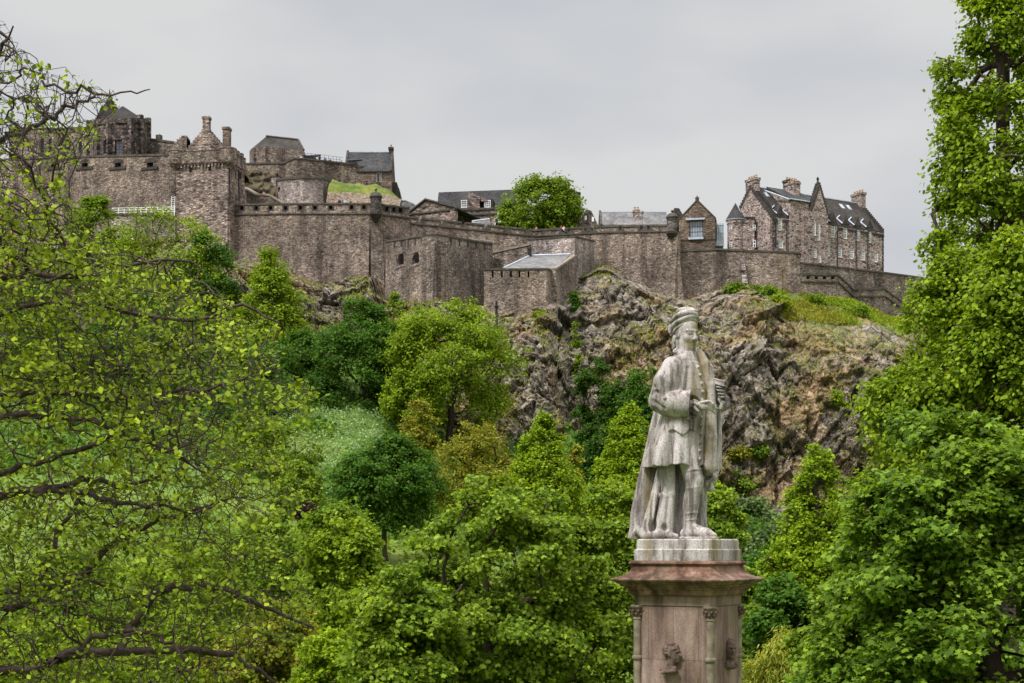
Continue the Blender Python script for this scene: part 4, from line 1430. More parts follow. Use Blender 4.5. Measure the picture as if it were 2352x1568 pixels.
# band of corbels under the eaves, broken by the tall windows
mb = MB()
dorm_u = sorted(float((wf.at(z5(x, 0)[0])[2] - HA) @ hd) for x in (770, 872, 1248, 1360, 1470, 1578))
for u0, u1 in ((0.1, 8.3), (15.2, 26.5)):
    cuts = [u0] + [v for w_ in dorm_u if u0 < w_ < u1 for v in (w_ - 0.62, w_ + 0.62)] + [u1]
    for ca_, cb_ in zip(cuts[::2], cuts[1::2]):
        mb.box(HA, hd, hn, ca_, cb_, -0.14, -0.002, ze - 0.55, ze - 0.3)
    for u in np.arange(u0 + 0.2, u1, 0.55):
        if all(abs(u + 0.12 - w_) > 0.75 for w_ in dorm_u):
            mb.box(HA, hd, hn, u, u + 0.25, -0.12, -0.002, ze - 0.85, ze - 0.56)
mb.build("corbel_course", M['sooty'], root)
mb = MB()                                             # dark quoins
for u in (0.0, 26.2):
    for q_ in range(22):
        zz = ze - 0.6 - 0.62 * q_
        mb.box(HA, hd, hn, u - 0.02, u + (0.55 if q_ % 2 else 0.32) - (0.0 if u < 1 else 0.13), -0.03, -0.002, zz - 0.28, zz)
mb.build("quoins", M['sooty'], root)
for x, y in ((772, 470), (874, 484), (1250, 515), (1363, 530), (1470, 545), (1578, 562)):
    px, py = z5(x, y)
    k, t_, p = wf.at(px)
    u = float((p - HA) @ hd)
    z0 = ze - 0.02
    mb = MB()
    mb.prism([PR(HA, hd, hn, u - 0.85, -0.1, z0 + 0.55), PR(HA, hd, hn, u + 0.85, -0.1, z0 + 0.55), PR(HA, hd, hn, u, -0.1, z0 + 2.3)], (hn[0] * 0.5, hn[1] * 0.5, 0))
    mb.box(HA, hd, hn, u - 0.7, u + 0.7, -0.06, 0.4, z0, z0 + 0.548)
    dmr = mb.build("dormer", M['sooty'], root)
    mb = MB()
    for s in (-1, 1):
        mb.hexa([PR(HA, hd, hn, u + s * 0.9, 0.4, z0 + 0.5), PR(HA, hd, hn, u, 0.4, z0 + 2.2), PR(HA, hd, hn, u, 2.4, z0 + 2.2), PR(HA, hd, hn, u + s * 0.9, 1.2, z0 + 0.5),
                 PR(HA, hd, hn, u + s * 0.9, 0.4, z0 + 0.65), PR(HA, hd, hn, u, 0.4, z0 + 2.36), PR(HA, hd, hn, u, 2.4, z0 + 2.36), PR(HA, hd, hn, u + s * 0.9, 1.2, z0 + 0.65)])
    q_ = mb.build("dormer_roof", M['slate_brown'])
    q_.parent = dmr
    mb = MB()
    sl = (zr - ze) / (HW / 2)
    v = 1.9
    pa = PR(HA, hd, hn, u - 0.05, 1.6, z0 + 2.45)
    pb = PR(HA, hd, hn, u - 0.95, 1.35, ze + sl * 1.35 + 0.3)
    pc = PR(HA, hd, hn, u - 0.95, -0.15, z0 + 0.55)
    mb.tube(pa, pb, 0.13)
    mb.tube(pb, pc, 0.13)
    q_ = mb.build("flashing", M['lead'])
    q_.parent = dmr
for x in (1220, 1245, 1415, 1480, 655, 725):
    px, py = z5(x, 390 if x > 1000 else 305)
    if x == 1220:
        continue
    k, t_, p = wf.at(px)
    u = float((p - HA) @ hd) + 1.9
    sl = (zr - ze) / (HW / 2)
    v = 4.6
    mb = MB()
    th = 0.3
    mb.hexa([PR(HA, hd, hn, u + a_, v + b_, ze + sl * (v + b_) + th_) for th_ in (th - 0.1, th) for a_, b_ in ((-0.4, -0.45), (0.4, -0.45), (0.4, 0.45), (-0.4, 0.45))])
    mb.build("skylight", M['glass_pale'], root)
chimney(root, HC, -hn, hd, HW / 2, 0.5, 2.7, 1.1, zr - 2.6, Zof(406, 255), 'hospital', 4)
chimney(root, HA, hd, hn, 8.2, 4.2, 1.5, 2.6, ze + 1.5, Zof(418, 258), 'hospital', 4)
chimney(root, HA, hd, hn, 12.0, 9.0, 2.6, 1.4, zr - 3, Zof(419, 266), 'turret', 4)
chimney(root, HA, hd, hn, 26.0, HW / 2, 1.1, 2.7, zr - 2.6, Zof(444, 269), 'hospital', 4)
for x, y0, y1 in ((728, 560, 800), (826, 570, 825), (918, 640, 830), (1283, 650, 970), (1452, 650, 990), (1558, 660, 1000), (1696, 690, 1015)):
    px, p0 = z5(x, y0)
    pipe(root, wf, px, p0, z5(x, y1)[1])
# stair tower breaking forward, with its own crow-stepped gable, and the raised block beside it
ua = float((wf.at(1838)[2] - HA) @ hd)
ub = float((wf.at(1893)[2] - HA) @ hd)
SA = HA + hd * ua - hn * 1.0
Ls2 = ub - ua
ws = WallP([SA, SA + hd * Ls2], [ze + 1.6, ze + 1.6], [zbase - 4, zbase - 4], 1.0)
zs = ze + 1.6
opst = []
for x, y, w_, h_, nx, ny in ((1097, 412, 0.45, 1.3, 1, 3), (1083, 625, 0.5, 2.5, 2, 6), (1123, 652, 0.5, 3.2, 2, 7), (1088, 848, 0.55, 1.6, 2, 4), (1130, 893, 0.5, 1.6, 2, 4)):
    opst.append(window(root, ws, *z5(x, y), w_ * 1.2, h_, nx, ny, inset=0.08, fw=0.12))
mb = MB()
ws.solid(mb, opst)
mb.box(SA, hd, hn, 0, 0.5, 1.001, 1.9, zbase - 4, zs)
mb.box(SA, hd, hn, Ls2 - 0.5, Ls2, 1.001, 1.9, zbase - 4, zs)
um0 = Ls2 * 0.30
gable_face(mb, SA, hd, hn, um0, Ls2, 0.0, 1.0, zs, Zof(426, 256))
mb.build("stair_tower", M['hospital'], root)
mb = MB()
for k in range(11):
    f0, f1 = k / 11, (k + 1) / 11
    um, hw = (um0 + Ls2) / 2, (Ls2 - um0) / 2
    zg = Zof(426, 256)
    for s in (-1, 1):
        ua_, ub_ = um + s * hw * (1 - f0), um + s * hw * (1 - f1)
        mb.box(SA, hd, hn, min(ua_, ub_), max(ua_, ub_), -0.07, 1.07, zs + (zg - zs) * f0 - 0.15, zs + (zg - zs) * f1 + 0.35)
c = PR(SA, hd, hn, (um0 + Ls2) / 2, 0.5, 0)
mb.lathe(c[:2], [(0.3, zg + 0.2), (0.15, zg + 0.8), (0.28, zg + 1.1), (0.05, zg + 1.5)], 8)
mb.build("stair_gable_steps", M['sooty'], root)
u0 = float((wf.at(1812)[2] - HA) @ hd)
zt2 = Zof(469, 256)
mb = MB()
mb.box(HA, hd, hn, u0, ua + um0 + 0.2, -0.3, 3.5, ze - 6, zt2)
mb.prism([PR(HA, hd, hn, u0 + 0.01, 3.5, ze - 1), PR(HA, hd, hn, u0 + 0.01, -0.29, zt2 - 0.01), PR(HA, hd, hn, u0 + 0.01, 5.9, zr + 0.3), PR(HA, hd, hn, u0 + 0.01, 5.9, ze - 1)], (hd[0] * 3, hd[1] * 3, 0))
mb.build("raised_block", M['hospital'], root)
mb = MB()
mb.hexa([PR(HA, hd, hn, u0 - 0.15, -0.5, zt2 - 0.1), PR(HA, hd, hn, ub - 0.6, -0.5, zt2 - 0.1), PR(HA, hd, hn, ub - 0.6, 6.0, zr + 0.3), PR(HA, hd, hn, u0 - 0.15, 6.0, zr + 0.3),
         PR(HA, hd, hn, u0 - 0.15, -0.5, zt2 + 0.15), PR(HA, hd, hn, ub - 0.6, -0.5, zt2 + 0.15), PR(HA, hd, hn, ub - 0.6, 6.0, zr + 0.55), PR(HA, hd, hn, u0 - 0.15, 6.0, zr + 0.55)])
mb.build("raised_roof", M['slate'], root)
mb = MB()
mb.tube(PR(HA, hd, hn, u0 - 0.3, -0.5, zt2), PR(HA, hd, hn, u0 - 1.2, 5.2, zr - 0.4), 0.14)
mb.tube(PR(HA, hd, hn, u0 - 0.15, 6.0, zr + 0.55), PR(HA, hd, hn, ub - 0.6, 6.0, zr + 0.55), 0.16)
mb.tube(PR(HA, hd, hn, u0 - 0.15, -0.55, zt2 + 0.1), PR(HA, hd, hn, ua + um0, -0.55, zt2 + 0.1), 0.12)
mb.build("roof_flashing", M['lead'], root)
# round corner tower with a conical roof
Yt = 255.0
c = (Xof(1690, Yt), Yt)
rt = (Xof(1709, Yt) - Xof(1670.5, Yt)) / 2
zt, za = Zof(504, Yt), Zof(473, Yt)
mb = MB()
mb.lathe(c, [(rt, zbase - 2), (rt, zt - 0.9), (rt + 0.1, zt - 0.85), (rt + 0.1, zt - 0.1)], 24)
tw = mb.build("round_tower", M['hospital'], root, True)
mb = MB()
mb.lathe(c, [(rt + 0.28, zt - 0.09), (rt + 0.28, zt), (0.05, za + 0.6)], 24)
mb.build("conical_roof", M['slate'], root)
mb = MB()
mb.lathe(c, [(rt + 0.33, zt - 0.25), (rt + 0.36, zt - 0.1)], 24, cap=False)
mb.tube((c[0], c[1], za + 0.65), (c[0] + rt * 0.72, c[1] - rt * 0.72, zt + 0.12), 0.13)
mb.build("tower_flashing", M['lead'], root)
mb = MB()
A_ = np.array((Xof(1706, 254), 254.0))
mb.box(A_, d_, n_, 0, 2.1, 0, 4, zbase - 2, Zof(500, 254))
mb.build("infill_wing", M['hospital'], root)
mb = MB()
mb.hexa([PR(A_, d_, n_, a_, b_, Zof(y_, 254)) for a_, b_, y_ in ((-0.2, -0.2, 501), (2.2, -0.2, 501), (2.2, 4, 488), (-0.2, 4, 488), (-0.2, -0.2, 498), (2.2, -0.2, 498), (2.2, 4, 485), (-0.2, 4, 485))])
mb.build("infill_roof", M['slate'], root)
for x, y, h_ in ((325, 620, 0.8), (468, 605, 0.95), (535, 616, 0.95), (325, 770, 0.9), (472, 765, 0.9), (538, 762, 1.3)):
    px, py = z5(x, y)
    if x < 480:
        dx = Xof(px, Yt - rt * 0.6) - c[0]
        an = math.acos(max(-0.98, min(0.98, dx / rt)))
        fx, fy = c[0] + rt * math.cos(an), c[1] - rt * math.sin(an)
        tang = np.array((math.sin(an), math.cos(an)))
    else:
        fx, fy, tang = Xof(px, 254), 254.0, np.array((1.0, 0.0))
    if tang[0] < 0:
        tang = -tang
    nn_ = np.array((-tang[1], tang[0]))
    mb = MB()
    z = Zof(py, fy)
    mb.box((fx, fy), tang, nn_, -0.24, 0.24, -0.06, 0.02, z - h_ / 2, z + h_ / 2)
    wn_ = mb.build("small_window", M['white'], root)
    mb = MB()
    for zz in (-0.25, 0.25):
        mb.box((fx, fy), tang, nn_, -0.14, 0.14, -0.08, 0.03, z + zz * h_ - h_ * 0.17, z + zz * h_ + h_ * 0.17)
    g = mb.build("pane", M['glass'])
    g.parent = wn_
# dark pipe up the rock left of the outwork
mb = MB()
p = rock_pt(1140, 752)
mb.tube(p + (0, -0.3, -1), (p[0], p[1] - 0.3, Zof(692, p[1])), 0.28, 0.2)
mb.tube((p[0], p[1] - 0.3, Zof(706, p[1])), (p[0], p[1] - 0.3, Zof(703, p[1])), 0.4)
tag(mb.build("dark_post", M['iron']), "tall dark post standing on the rock left of the slit outwork", "post")
# ------------------------------------------------------------------ trees and shrubs
LEAF = {
    # outline in the leaf's own plane: x across, y from stalk to tip
    'oval': [(0, 0), (0.32, 0.25), (0.36, 0.55), (0.2, 0.85), (0, 1.05), (-0.2, 0.85), (-0.36, 0.55), (-0.32, 0.25)],
    'clump': [(0, 0), (0.45, 0.12), (0.32, 0.42), (0.55, 0.62), (0.16, 0.72), (0.0, 1.05), (-0.22, 0.7), (-0.52, 0.58), (-0.3, 0.38), (-0.42, 0.1)],
    'maple': [(0.06, 0), (0.48, 0.02), (0.34, 0.26), (0.68, 0.52), (0.27, 0.6), (0.0, 1.06), (-0.27, 0.6), (-0.68, 0.52), (-0.34, 0.26), (-0.48, 0.02), (-0.06, 0)],
    'needle': [(0.12, 0), (0.14, 0.6), (0, 1.2), (-0.14, 0.6), (-0.12, 0)],
}


def unit(v):
    return v / (np.linalg.norm(v, axis=-1, keepdims=True) + 1e-9)


def leaves_mesh(name, rng, C, Nrm, size, shape, fold=0.25, Tdir=None):
    """one mesh of leaf-sized faces: centres C, facing Nrm; Tdir: direction of the tip"""
    n = len(C)
    tpl = np.array(LEAF[shape])
    k = len(tpl)
    Nrm = unit(Nrm)
    T = rng.normal(size=(n, 3)) if Tdir is None else Tdir + 0.45 * rng.normal(size=(n, 3))
    T = unit(T - (T * Nrm).sum(1, keepdims=True) * Nrm)
    S = np.cross(T, Nrm)
    s = size * rng.uniform(0.65, 1.3, n)
    x = tpl[None, :, 0] * s[:, None]
    y = (tpl[None, :, 1] - 0.4) * s[:, None]
    zc = -fold * s[:, None] * (np.abs(tpl[None, :, 0]) * 1.2 + (tpl[None, :, 1] - 0.4) ** 2)
    V = C[:, None, :] + x[..., None] * S[:, None, :] + y[..., None] * T[:, None, :] + zc[..., None] * Nrm[:, None, :]
    return np_mesh(name, V.reshape(-1, 3), np.arange(n * k).reshape(n, k))


def grow(root_pts, targets, rng, bias=0.35, wiggle=0.12, step=None):
    """branches: every target is reached from the nearest wood already grown. Returns node positions and parents"""
    P = [np.array(p, float) for p in root_pts]
    par = [-1] + list(range(len(P) - 1))
    dist = [0.0]
    for a, b in zip(P[:-1], P[1:]):
        dist.append(dist[-1] + np.linalg.norm(b - a))
    r0 = P[-1]
    order = np.argsort(np.linalg.norm(targets - r0, axis=1))
    cap = len(P) + len(targets) * 4
    A = np.zeros((cap, 3))
    D = np.zeros(cap)
    A[:len(P)] = P
    D[:len(P)] = dist
    m = len(P)
    parr = par + [0] * (cap - m)
    for t in targets[order]:
        d = np.linalg.norm(A[:m] - t, axis=1)
        k = int(np.argmin(d + bias * D[:m]))
        L_ = d[k]
        ns = 1 if L_ < (step or 1e9) else min(3, int(L_ / step) + 1)
        prev = k
        base = A[k].copy()
        for q in range(1, ns + 1):
            f = q / ns
            p = base + (t - base) * f
            if q < ns:
                p = p + rng.normal(size=3) * wiggle * L_ * 0.5 + (0, 0, 0.10 * L_ * math.sin(f * math.pi))
            A[m] = p
            D[m] = D[prev] + np.linalg.norm(p - A[prev])
            parr[m] = prev
            prev = m
            m += 1
    return A[:m], np.array(parr[:m])


def wood_mesh(name, A, par, r_tip, power, r_max, sides=5, twist=True):
    n = len(A)
    area = np.zeros(n)
    kids = np.zeros(n, int)
    for k in range(n):
        if par[k] >= 0:
            kids[par[k]] += 1
    for k in range(n - 1, -1, -1):
        if kids[k] == 0:
            area[k] += r_tip ** power
        if par[k] >= 0:
            area[par[k]] += area[k]
    rad = np.minimum(area ** (1 / power), r_max)
    e = np.where(par >= 0)[0]
    p0, p1 = A[par[e]], A[e]
    rr1 = rad[e]
    rr0 = np.minimum(rad[par[e]], rr1 * 1.25)
    t = unit(p1 - p0)
    a = np.cross(t, np.where(np.abs(t[:, 2:3]) < 0.9, np.array([[0, 0, 1.0]]), np.array([[1.0, 0, 0]])))
    a = unit(a)
    b = np.cross(t, a)
    an = np.arange(sides) * 2 * math.pi / sides
    ring = a[:, None, :] * np.cos(an)[None, :, None] + b[:, None, :] * np.sin(an)[None, :, None]
    V = np.concatenate([p0[:, None, :] + ring * rr0[:, None, None], (p1 + t * rr1[:, None] * 0.4)[:, None, :] + ring * rr1[:, None, None]], 1)
    base = (np.arange(len(e)) * 2 * sides)[:, None]
    q = np.array([(k, (k + 1) % sides, (k + 1) % sides + sides, k + sides) for k in range(sides)])
    Fc = (base[:, :, None] + q[None]).reshape(-1, 4)
    return np_mesh(name, V.reshape(-1, 3), Fc, True), rad


PROF = {
    'round': [(0, 0.42), (0.15, 0.8), (0.38, 1.0), (0.6, 0.95), (0.8, 0.7), (0.93, 0.4), (1, 0.12)],
    'broad': [(0, 0.75), (0.2, 0.98), (0.45, 1.0), (0.7, 0.86), (0.88, 0.6), (1, 0.22)],
    'cone': [(0, 0.85), (0.2, 1.0), (0.42, 0.86), (0.62, 0.6), (0.8, 0.36), (0.92, 0.18), (1, 0.04)],
    'spire': [(0, 0.8), (0.2, 1.0), (0.45, 0.92), (0.65, 0.68), (0.82, 0.4), (1, 0.08)],
    'column': [(0, 0.85), (0.2, 1.0), (0.5, 0.95), (0.75, 0.8), (0.9, 0.5), (1, 0.12)],
    'vase': [(0, 0.25), (0.25, 0.6), (0.5, 0.92), (0.7, 1.0), (0.86, 0.75), (1, 0.25)],
    'bush': [(0, 0.85), (0.3, 1.0), (0.6, 0.85), (0.85, 0.5), (1, 0.15)],
}
BARK = {'dark': m_bark("dark_bark", (0.02, 0.014, 0.012), (0.075, 0.05, 0.042)), 'brown': m_bark("brown_bark", (0.03, 0.022, 0.016), (0.09, 0.068, 0.05))}
LM = {
    'bright': m_leaf("bright_spring_leaf", (0.105, 0.185, 0.010), (0.265, 0.35, 0.022)),
    'yellow': m_leaf("yellow_green_leaf", (0.13, 0.225, 0.008), (0.285, 0.385, 0.020)),
    'olive': m_leaf("olive_leaf", (0.14, 0.16, 0.014), (0.28, 0.275, 0.032)),
    'mid': m_leaf("mid_green_leaf", (0.074, 0.15, 0.010), (0.20, 0.285, 0.022)),
    'deep': m_leaf("deep_green_leaf", (0.032, 0.098, 0.011), (0.098, 0.185, 0.020)),
    'dark': m_leaf("dark_green_leaf", (0.026, 0.076, 0.009), (0.072, 0.14, 0.016)),
    'maple': m_leaf("maple_leaf", (0.070, 0.15, 0.013), (0.21, 0.31, 0.030), var=0.5, trans=0.45),
    'syc': m_leaf("sycamore_leaf", (0.088, 0.165, 0.013), (0.245, 0.335, 0.032), var=0.5, trans=0.45),
    'grey': m_leaf("grey_green_leaf", (0.085, 0.145, 0.045), (0.17, 0.24, 0.085)),
    'lime': m_leaf("young_lime_leaf", (0.074, 0.128, 0.008), (0.26, 0.32, 0.022), trans=0.35, var=0.6),
    'purple': m_leaf("purple_leaf", (0.03, 0.014, 0.018), (0.06, 0.03, 0.036)),
    'weep': m_leaf("weeping_yellow_leaf", (0.2, 0.245, 0.018), (0.38, 0.39, 0.07)),
}


def tree(name, label, px, ytop, ybot, wpx, Y, prof='round', leaf='mid', n=9000, ls=0.3, seed=1, shape='clump', lobes=46, lob=0.30, flat=0.85,
         group=None, cat='tree', bark='brown', trunk=None, up=0.45, stem=True, spread=0.10, openness=0.0, hang=0.0, zbase=None, accent=None, skew=0.0, ydep=0.85):
    rng = np.random.default_rng(seed)
    X = Xof(px, Y)
    zt, zb = Zof(ytop, Y), Zof(ybot, Y)
    H = zt - zb
    rx = wpx / 2 * Y / F
    zg = (ground_z(X, Y) - 0.4) if zbase is None else zbase
    root = empty(name, (X, Y, min(zg, zb)), label, cat, group)
    pr = np.array(PROF[prof])
    # lobes: the ends of the boughs
    h = rng.uniform(0.03, 0.97, lobes * 3)
    w = np.interp(h, pr[:, 0], pr[:, 1])
    keep = rng.uniform(size=len(h)) < (0.25 + 0.75 * w)
    h, w = h[keep][:lobes], w[keep][:lobes]
    ph = rng.uniform(0, 2 * math.pi, len(h))
    rr = rx * lob * rng.uniform(0.5, 1.4, len(h)) * (0.45 + 0.55 * w)
    rho = np.maximum(w * rx * rng.uniform(0.85, 1.15, len(h)) - rr * 0.5, 0) * np.sqrt(rng.uniform(0.30, 1.0, len(h)))
    C = np.stack([X + rho * np.cos(ph) + skew * H * (h - 0.5), Y + ydep * rho * np.sin(ph), zb + h * H - rr * 0.35 * h], 1)
    C = np.concatenate([C, [[X + skew * H * 0.42, Y, zb + H * 0.9]]])
    rr = np.concatenate([rr, [rx * lob * 0.5]])
    C[:, 2] = np.minimum(C[:, 2], zt - rr * flat * 0.9)
    # sprays of leaves on the lobes, most of them on the upper and outer side
    wgt = rr ** 2
    li = rng.choice(len(C), size=n // 7, p=wgt / wgt.sum())
    d = rng.normal(size=(len(li), 3))
    out = C[li] - (X, Y, zb + H * 0.4)
    out = unit(out * (1, 1, 0.7))
    d = unit(unit(d) + 0.55 * out + (0, 0, 0.35))
    sp = C[li] + d * rr[li][:, None] * np.array((1, ydep, flat)) * rng.uniform(0.55, 1.08, (len(li), 1)) ** 0.8
    sp = sp + 0.7 * rr[li][:, None] * np.stack([vnoise(sp * (2.2 / max(rx * 0.3, 0.2)), seed + k) for k in range(3)], 1)
    if openness:
        keepm = vnoise(sp * (1.1 / max(rx * 0.25, 0.3)), seed + 9) > -1 + 2 * openness * 0.5
        sp, d = sp[keepm], d[keepm]
    m = 7
    c = np.repeat(sp, m, 0) + rng.normal(size=(len(sp) * m, 3)) * np.array((1, 1, 0.6)) * (ls * 0.75 + spread * rr.mean())
    nn = np.repeat(d, m, 0) * 0.55 + np.array((0, -0.10, up)) + rng.normal(size=c.shape) * 0.42
    tip = np.repeat(unit(d * (1, 1, 0.2)), m, 0) + np.array((0, 0, -0.5 - hang))
    if hang:
        c[:, 2] -= rng.uniform(0, hang, len(c)) * rr.mean()
    me = leaves_mesh("crown", rng, c, nn, ls, shape, 0.3, tip)
    cr = link_mesh("crown", me, LM[leaf], root)
    if accent:
        k = rng.choice(len(c), size=max(8, len(c) // 22), replace=False)
        fl = link_mesh("blossom", leaves_mesh("blossom", rng, c[k] + (0, -0.05, -ls * 0.4), nn[k], ls * 0.55, 'oval', 0.2), LM[accent], root)
    if stem:
        tr = trunk or max(0.12, rx * 0.055)
        hh = np.linspace(0, 1, 6)
        base = np.array((X + rng.normal() * 0.1 * rx, Y, zg))
        topn = np.array((X + skew * H * 0.3, Y, zb + H * (0.75 if prof in ('cone', 'spire', 'column') else 0.35)))
        rpts = [base + (topn - base) * f + rng.normal(size=3) * rx * 0.03 * (1, 1, 0) for f in hh]
        A, par = grow(rpts, np.concatenate([C, sp[rng.choice(len(sp), min(len(sp), lobes * 3), replace=False)]]), rng, 0.25, 0.15, rx * 0.25)
        me, _ = wood_mesh("trunk", A, par, tr * 0.10, 2.1, tr)
        link_mesh("trunk", me, BARK[bark], root)
    return root


G1 = "trees on the slope below the castle rock"
G2 = "yellow green conical trees in the gardens"
G3 = "shrubs and young trees in the gardens"
# -- on the slope under the rock
tree("bright_tree", "bright green bushy tree rising behind the near bare branches at the battery wall", 375, 466, 800, 320, 214, 'round', 'bright', 37400, 0.30, 11, lobes=70, group=G1)
tree("round_tree", "small dark round treetop just under the white railing", 215, 448, 640, 130, 216, 'round', 'mid', 11900, 0.32, 12, group=G1)
tree("dark_tree", "dark green tree beside the foot of the great bastion", 480, 530, 810, 165, 212, 'round', 'deep', 20400, 0.30, 13, group=G1)
tree("spire_tree", "tall bright spire shaped tree in front of the great bastion", 617, 568, 850, 175, 203, 'spire', 'bright', 32300, 0.29, 14, lobes=80, lob=0.33, group=G1)
tree("dark_tree", "dark low tree at the foot of the bright spire shaped tree", 668, 770, 925, 215, 196, 'broad', 'deep', 22100, 0.29, 15, group=G1)
tree("dark_tree", "broad dark green tree below the middle of the great bastion", 828, 688, 1000, 230, 192, 'round', 'deep', 34000, 0.29, 16, lobes=60, group=G1)
tree("upright_tree", "light topped tree standing directly below the arched niches", 905, 676, 880, 110, 196, 'spire', 'mid', 13600, 0.29, 17, group=G1)
tree("light_tree", "light green spreading tree with dark open limbs against the rock", 1035, 694, 950, 310, 188, 'broad', 'bright', 37400, 0.29, 18, lobes=64, lob=0.27, openness=0.35, group=G1, trunk=0.5, bark='dark')
tree("light_tree", "light green low tree hanging left of the bare rock foot", 950, 850, 965, 140, 184, 'bush', 'bright', 11900, 0.27, 19, group=G1)
tree("dark_tree", "dark green tree against the rock left of the statue", 1382, 818, 1075, 150, 186, 'round', 'dark', 20400, 0.29, 20, openness=0.3, group=G1)
tree("dark_tree", "dark green tree directly behind the statue's back", 1478, 842, 1040, 130, 184, 'broad', 'deep', 15300, 0.29, 21, group=G1)
tree("dark_tree", "dark shrubby tree low on the slope between the two conical trees", 1395, 985, 1110, 150, 150, 'bush', 'dark', 13600, 0.24, 22, group=G1)
tree("dark_tree", "dark undergrowth tree above the white flowering bank", 735, 850, 1000, 150, 188, 'bush', 'dark', 15300, 0.27, 23, group=G1)
# -- middle of the gardens
tree("round_tree", "very dark round tree below the white flowering bank", 885, 1008, 1215, 245, 128, 'round', 'deep', 37400, 0.23, 31, lobes=64, group=G3)
tree("thin_tree", "thin yellowish tree right of the very dark round tree", 962, 922, 1130, 150, 146, 'spire', 'olive', 15300, 0.21, 32, openness=0.25, group=G3, bark='dark')
tree("thin_tree", "thin olive coloured spreading tree with visible limbs below the rock", 1105, 978, 1170, 215, 138, 'broad', 'olive', 18700, 0.21, 33, openness=0.4, group=G3, bark='dark', trunk=0.35)
tree("conical_tree", "yellow green cone shaped tree above the big sycamore", 1250, 938, 1215, 190, 104, 'cone', 'yellow', 36000, 0.17, 34, lobes=230, lob=0.17, flat=1.5, hang=0.0, up=0.6, group=G2)
tree("conical_tree", "small brownish conical tree right of a yellow green cone shaped tree", 1322, 1018, 1200, 70, 108, 'cone', 'olive', 5000, 0.22, 35, lob=0.35, group=G2)
tree("conical_tree", "yellow green cone shaped tree touching the statue's cloak", 1446, 918, 1200, 185, 99, 'cone', 'yellow', 36000, 0.17, 36, lobes=230, lob=0.17, flat=1.5, hang=0.0, up=0.6, group=G2)
tree("conical_tree", "yellow green cone shaped tree with a dark trunk right of the pedestal", 1878, 1000, 1470, 250, 76, 'cone', 'yellow', 56000, 0.15, 37, lobes=260, lob=0.16, flat=1.5, up=0.6, group=G2, openness=0.08, bark='dark', trunk=0.28)
tree("sycamore", "big sycamore filling the middle of the gardens left of the pedestal", 1130, 1088, 1640, 540, 48, 'broad', 'syc', 80000, 0.145, 38, 'clump', lobes=130, lob=0.19, accent='weep', bark='dark', trunk=0.32, flat=0.48, openness=0.22)
tree("sycamore", "sycamore crown close behind the pedestal's left side", 1395, 1100, 1600, 300, 53, 'broad', 'syc', 44000, 0.145, 39, 'clump', lobes=70, lob=0.26, accent='weep', bark='dark', flat=0.65, openness=0.1)
tree("sycamore", "low leafy sycamore bough at the bottom left of the big sycamore", 935, 1290, 1660, 240, 43, 'broad', 'syc', 24000, 0.16, 40, 'clump', lobes=50, lob=0.28, accent='weep', bark='dark', flat=0.65)
tree("ash_tree", "pale green feathery tree left of the big sycamore", 795, 1195, 1460, 215, 74, 'round', 'bright', 18000, 0.2, 41, lobes=60, flat=0.6, group=G3)
tree("ash_tree", "dull green feathery treetop behind the pale green feathery tree", 770, 1160, 1330, 170, 82, 'broad', 'mid', 9000, 0.22, 42, openness=0.2, group=G3)
tree("shrub", "dark purple shrub on the white flowering bank", 705, 1150, 1195, 50, 120, 'bush', 'purple', 1500, 0.22, 43, cat='shrub', group=G3)
tree("shrub", "yellow green shrub at the bottom edge left of the sycamores", 765, 1440, 1620, 170, 58, 'bush', 'yellow', 9000, 0.16, 44, cat='shrub', group=G3)
tree("shrub", "olive shrub hung with thin bare twigs at the bottom edge", 620, 1370, 1640, 260, 62, 'bush', 'olive', 16000, 0.16, 45, cat='shrub', group=G3, openness=0.2)
tree("shrub", "bright yellow green shrub under the lowest bare limb", 410, 1245, 1480, 260, 88, 'bush', 'yellow', 16000, 0.2, 46, cat='shrub', group=G3)
tree("shrub", "dark green shrub behind the bare limbs at the left edge", 150, 1270, 1470, 300, 84, 'bush', 'mid', 15000, 0.2, 47, cat='shrub', group=G3)
tree("shrub", "green bush behind the tips of the bare branches", 600, 1180, 1400, 230, 86, 'round', 'mid', 13000, 0.2, 48, cat='shrub', group=G3)
# -- right of the statue
tree("shrub", "green shrub right beside the statue's foot", 1655, 1122, 1300, 95, 68, 'round', 'syc', 7000, 0.17, 51, cat='shrub', group=G3)
tree("shrub", "grey green shrub bank right of the statue's foot", 1728, 1150, 1370, 190, 92, 'broad', 'grey', 14000, 0.22, 52, cat='shrub', group=G3)
tree("shrub", "yellow green little shrub above the grey green shrub bank", 1645, 1108, 1200, 70, 98, 'bush', 'yellow', 3500, 0.22, 53, cat='shrub', group=G3)
tree("shrub", "dark green shrub behind the pedestal cornice on the right", 1770, 1255, 1400, 150, 84, 'bush', 'deep', 8000, 0.2, 54, cat='shrub', group=G3)
tree("shrub", "dark blue green shrub right of the pedestal", 1808, 1325, 1560, 175, 54, 'round', 'deep', 15000, 0.15, 55, cat='shrub', group=G3)
tree("weeping_shrub", "pale yellow weeping shrub at the bottom right of the pedestal", 1795, 1432, 1640, 150, 44, 'bush', 'weep', 11000, 0.12, 56, 'needle', cat='shrub', group=G3, hang=1.2, up=0.1)
tree("young_tree", "light green young tree at the left foot of the great maple", 1925, 1375, 1660, 210, 36, 'round', 'syc', 15000, 0.12, 57, group=G3)
tree("castle_tree", "big round green tree growing inside the castle walls", 1241, 411, 540, 182, 262, 'round', 'mid', 26000, 0.38, 58, lobes=52, lob=0.33, openness=0.08, zbase=Zof(540, 262))
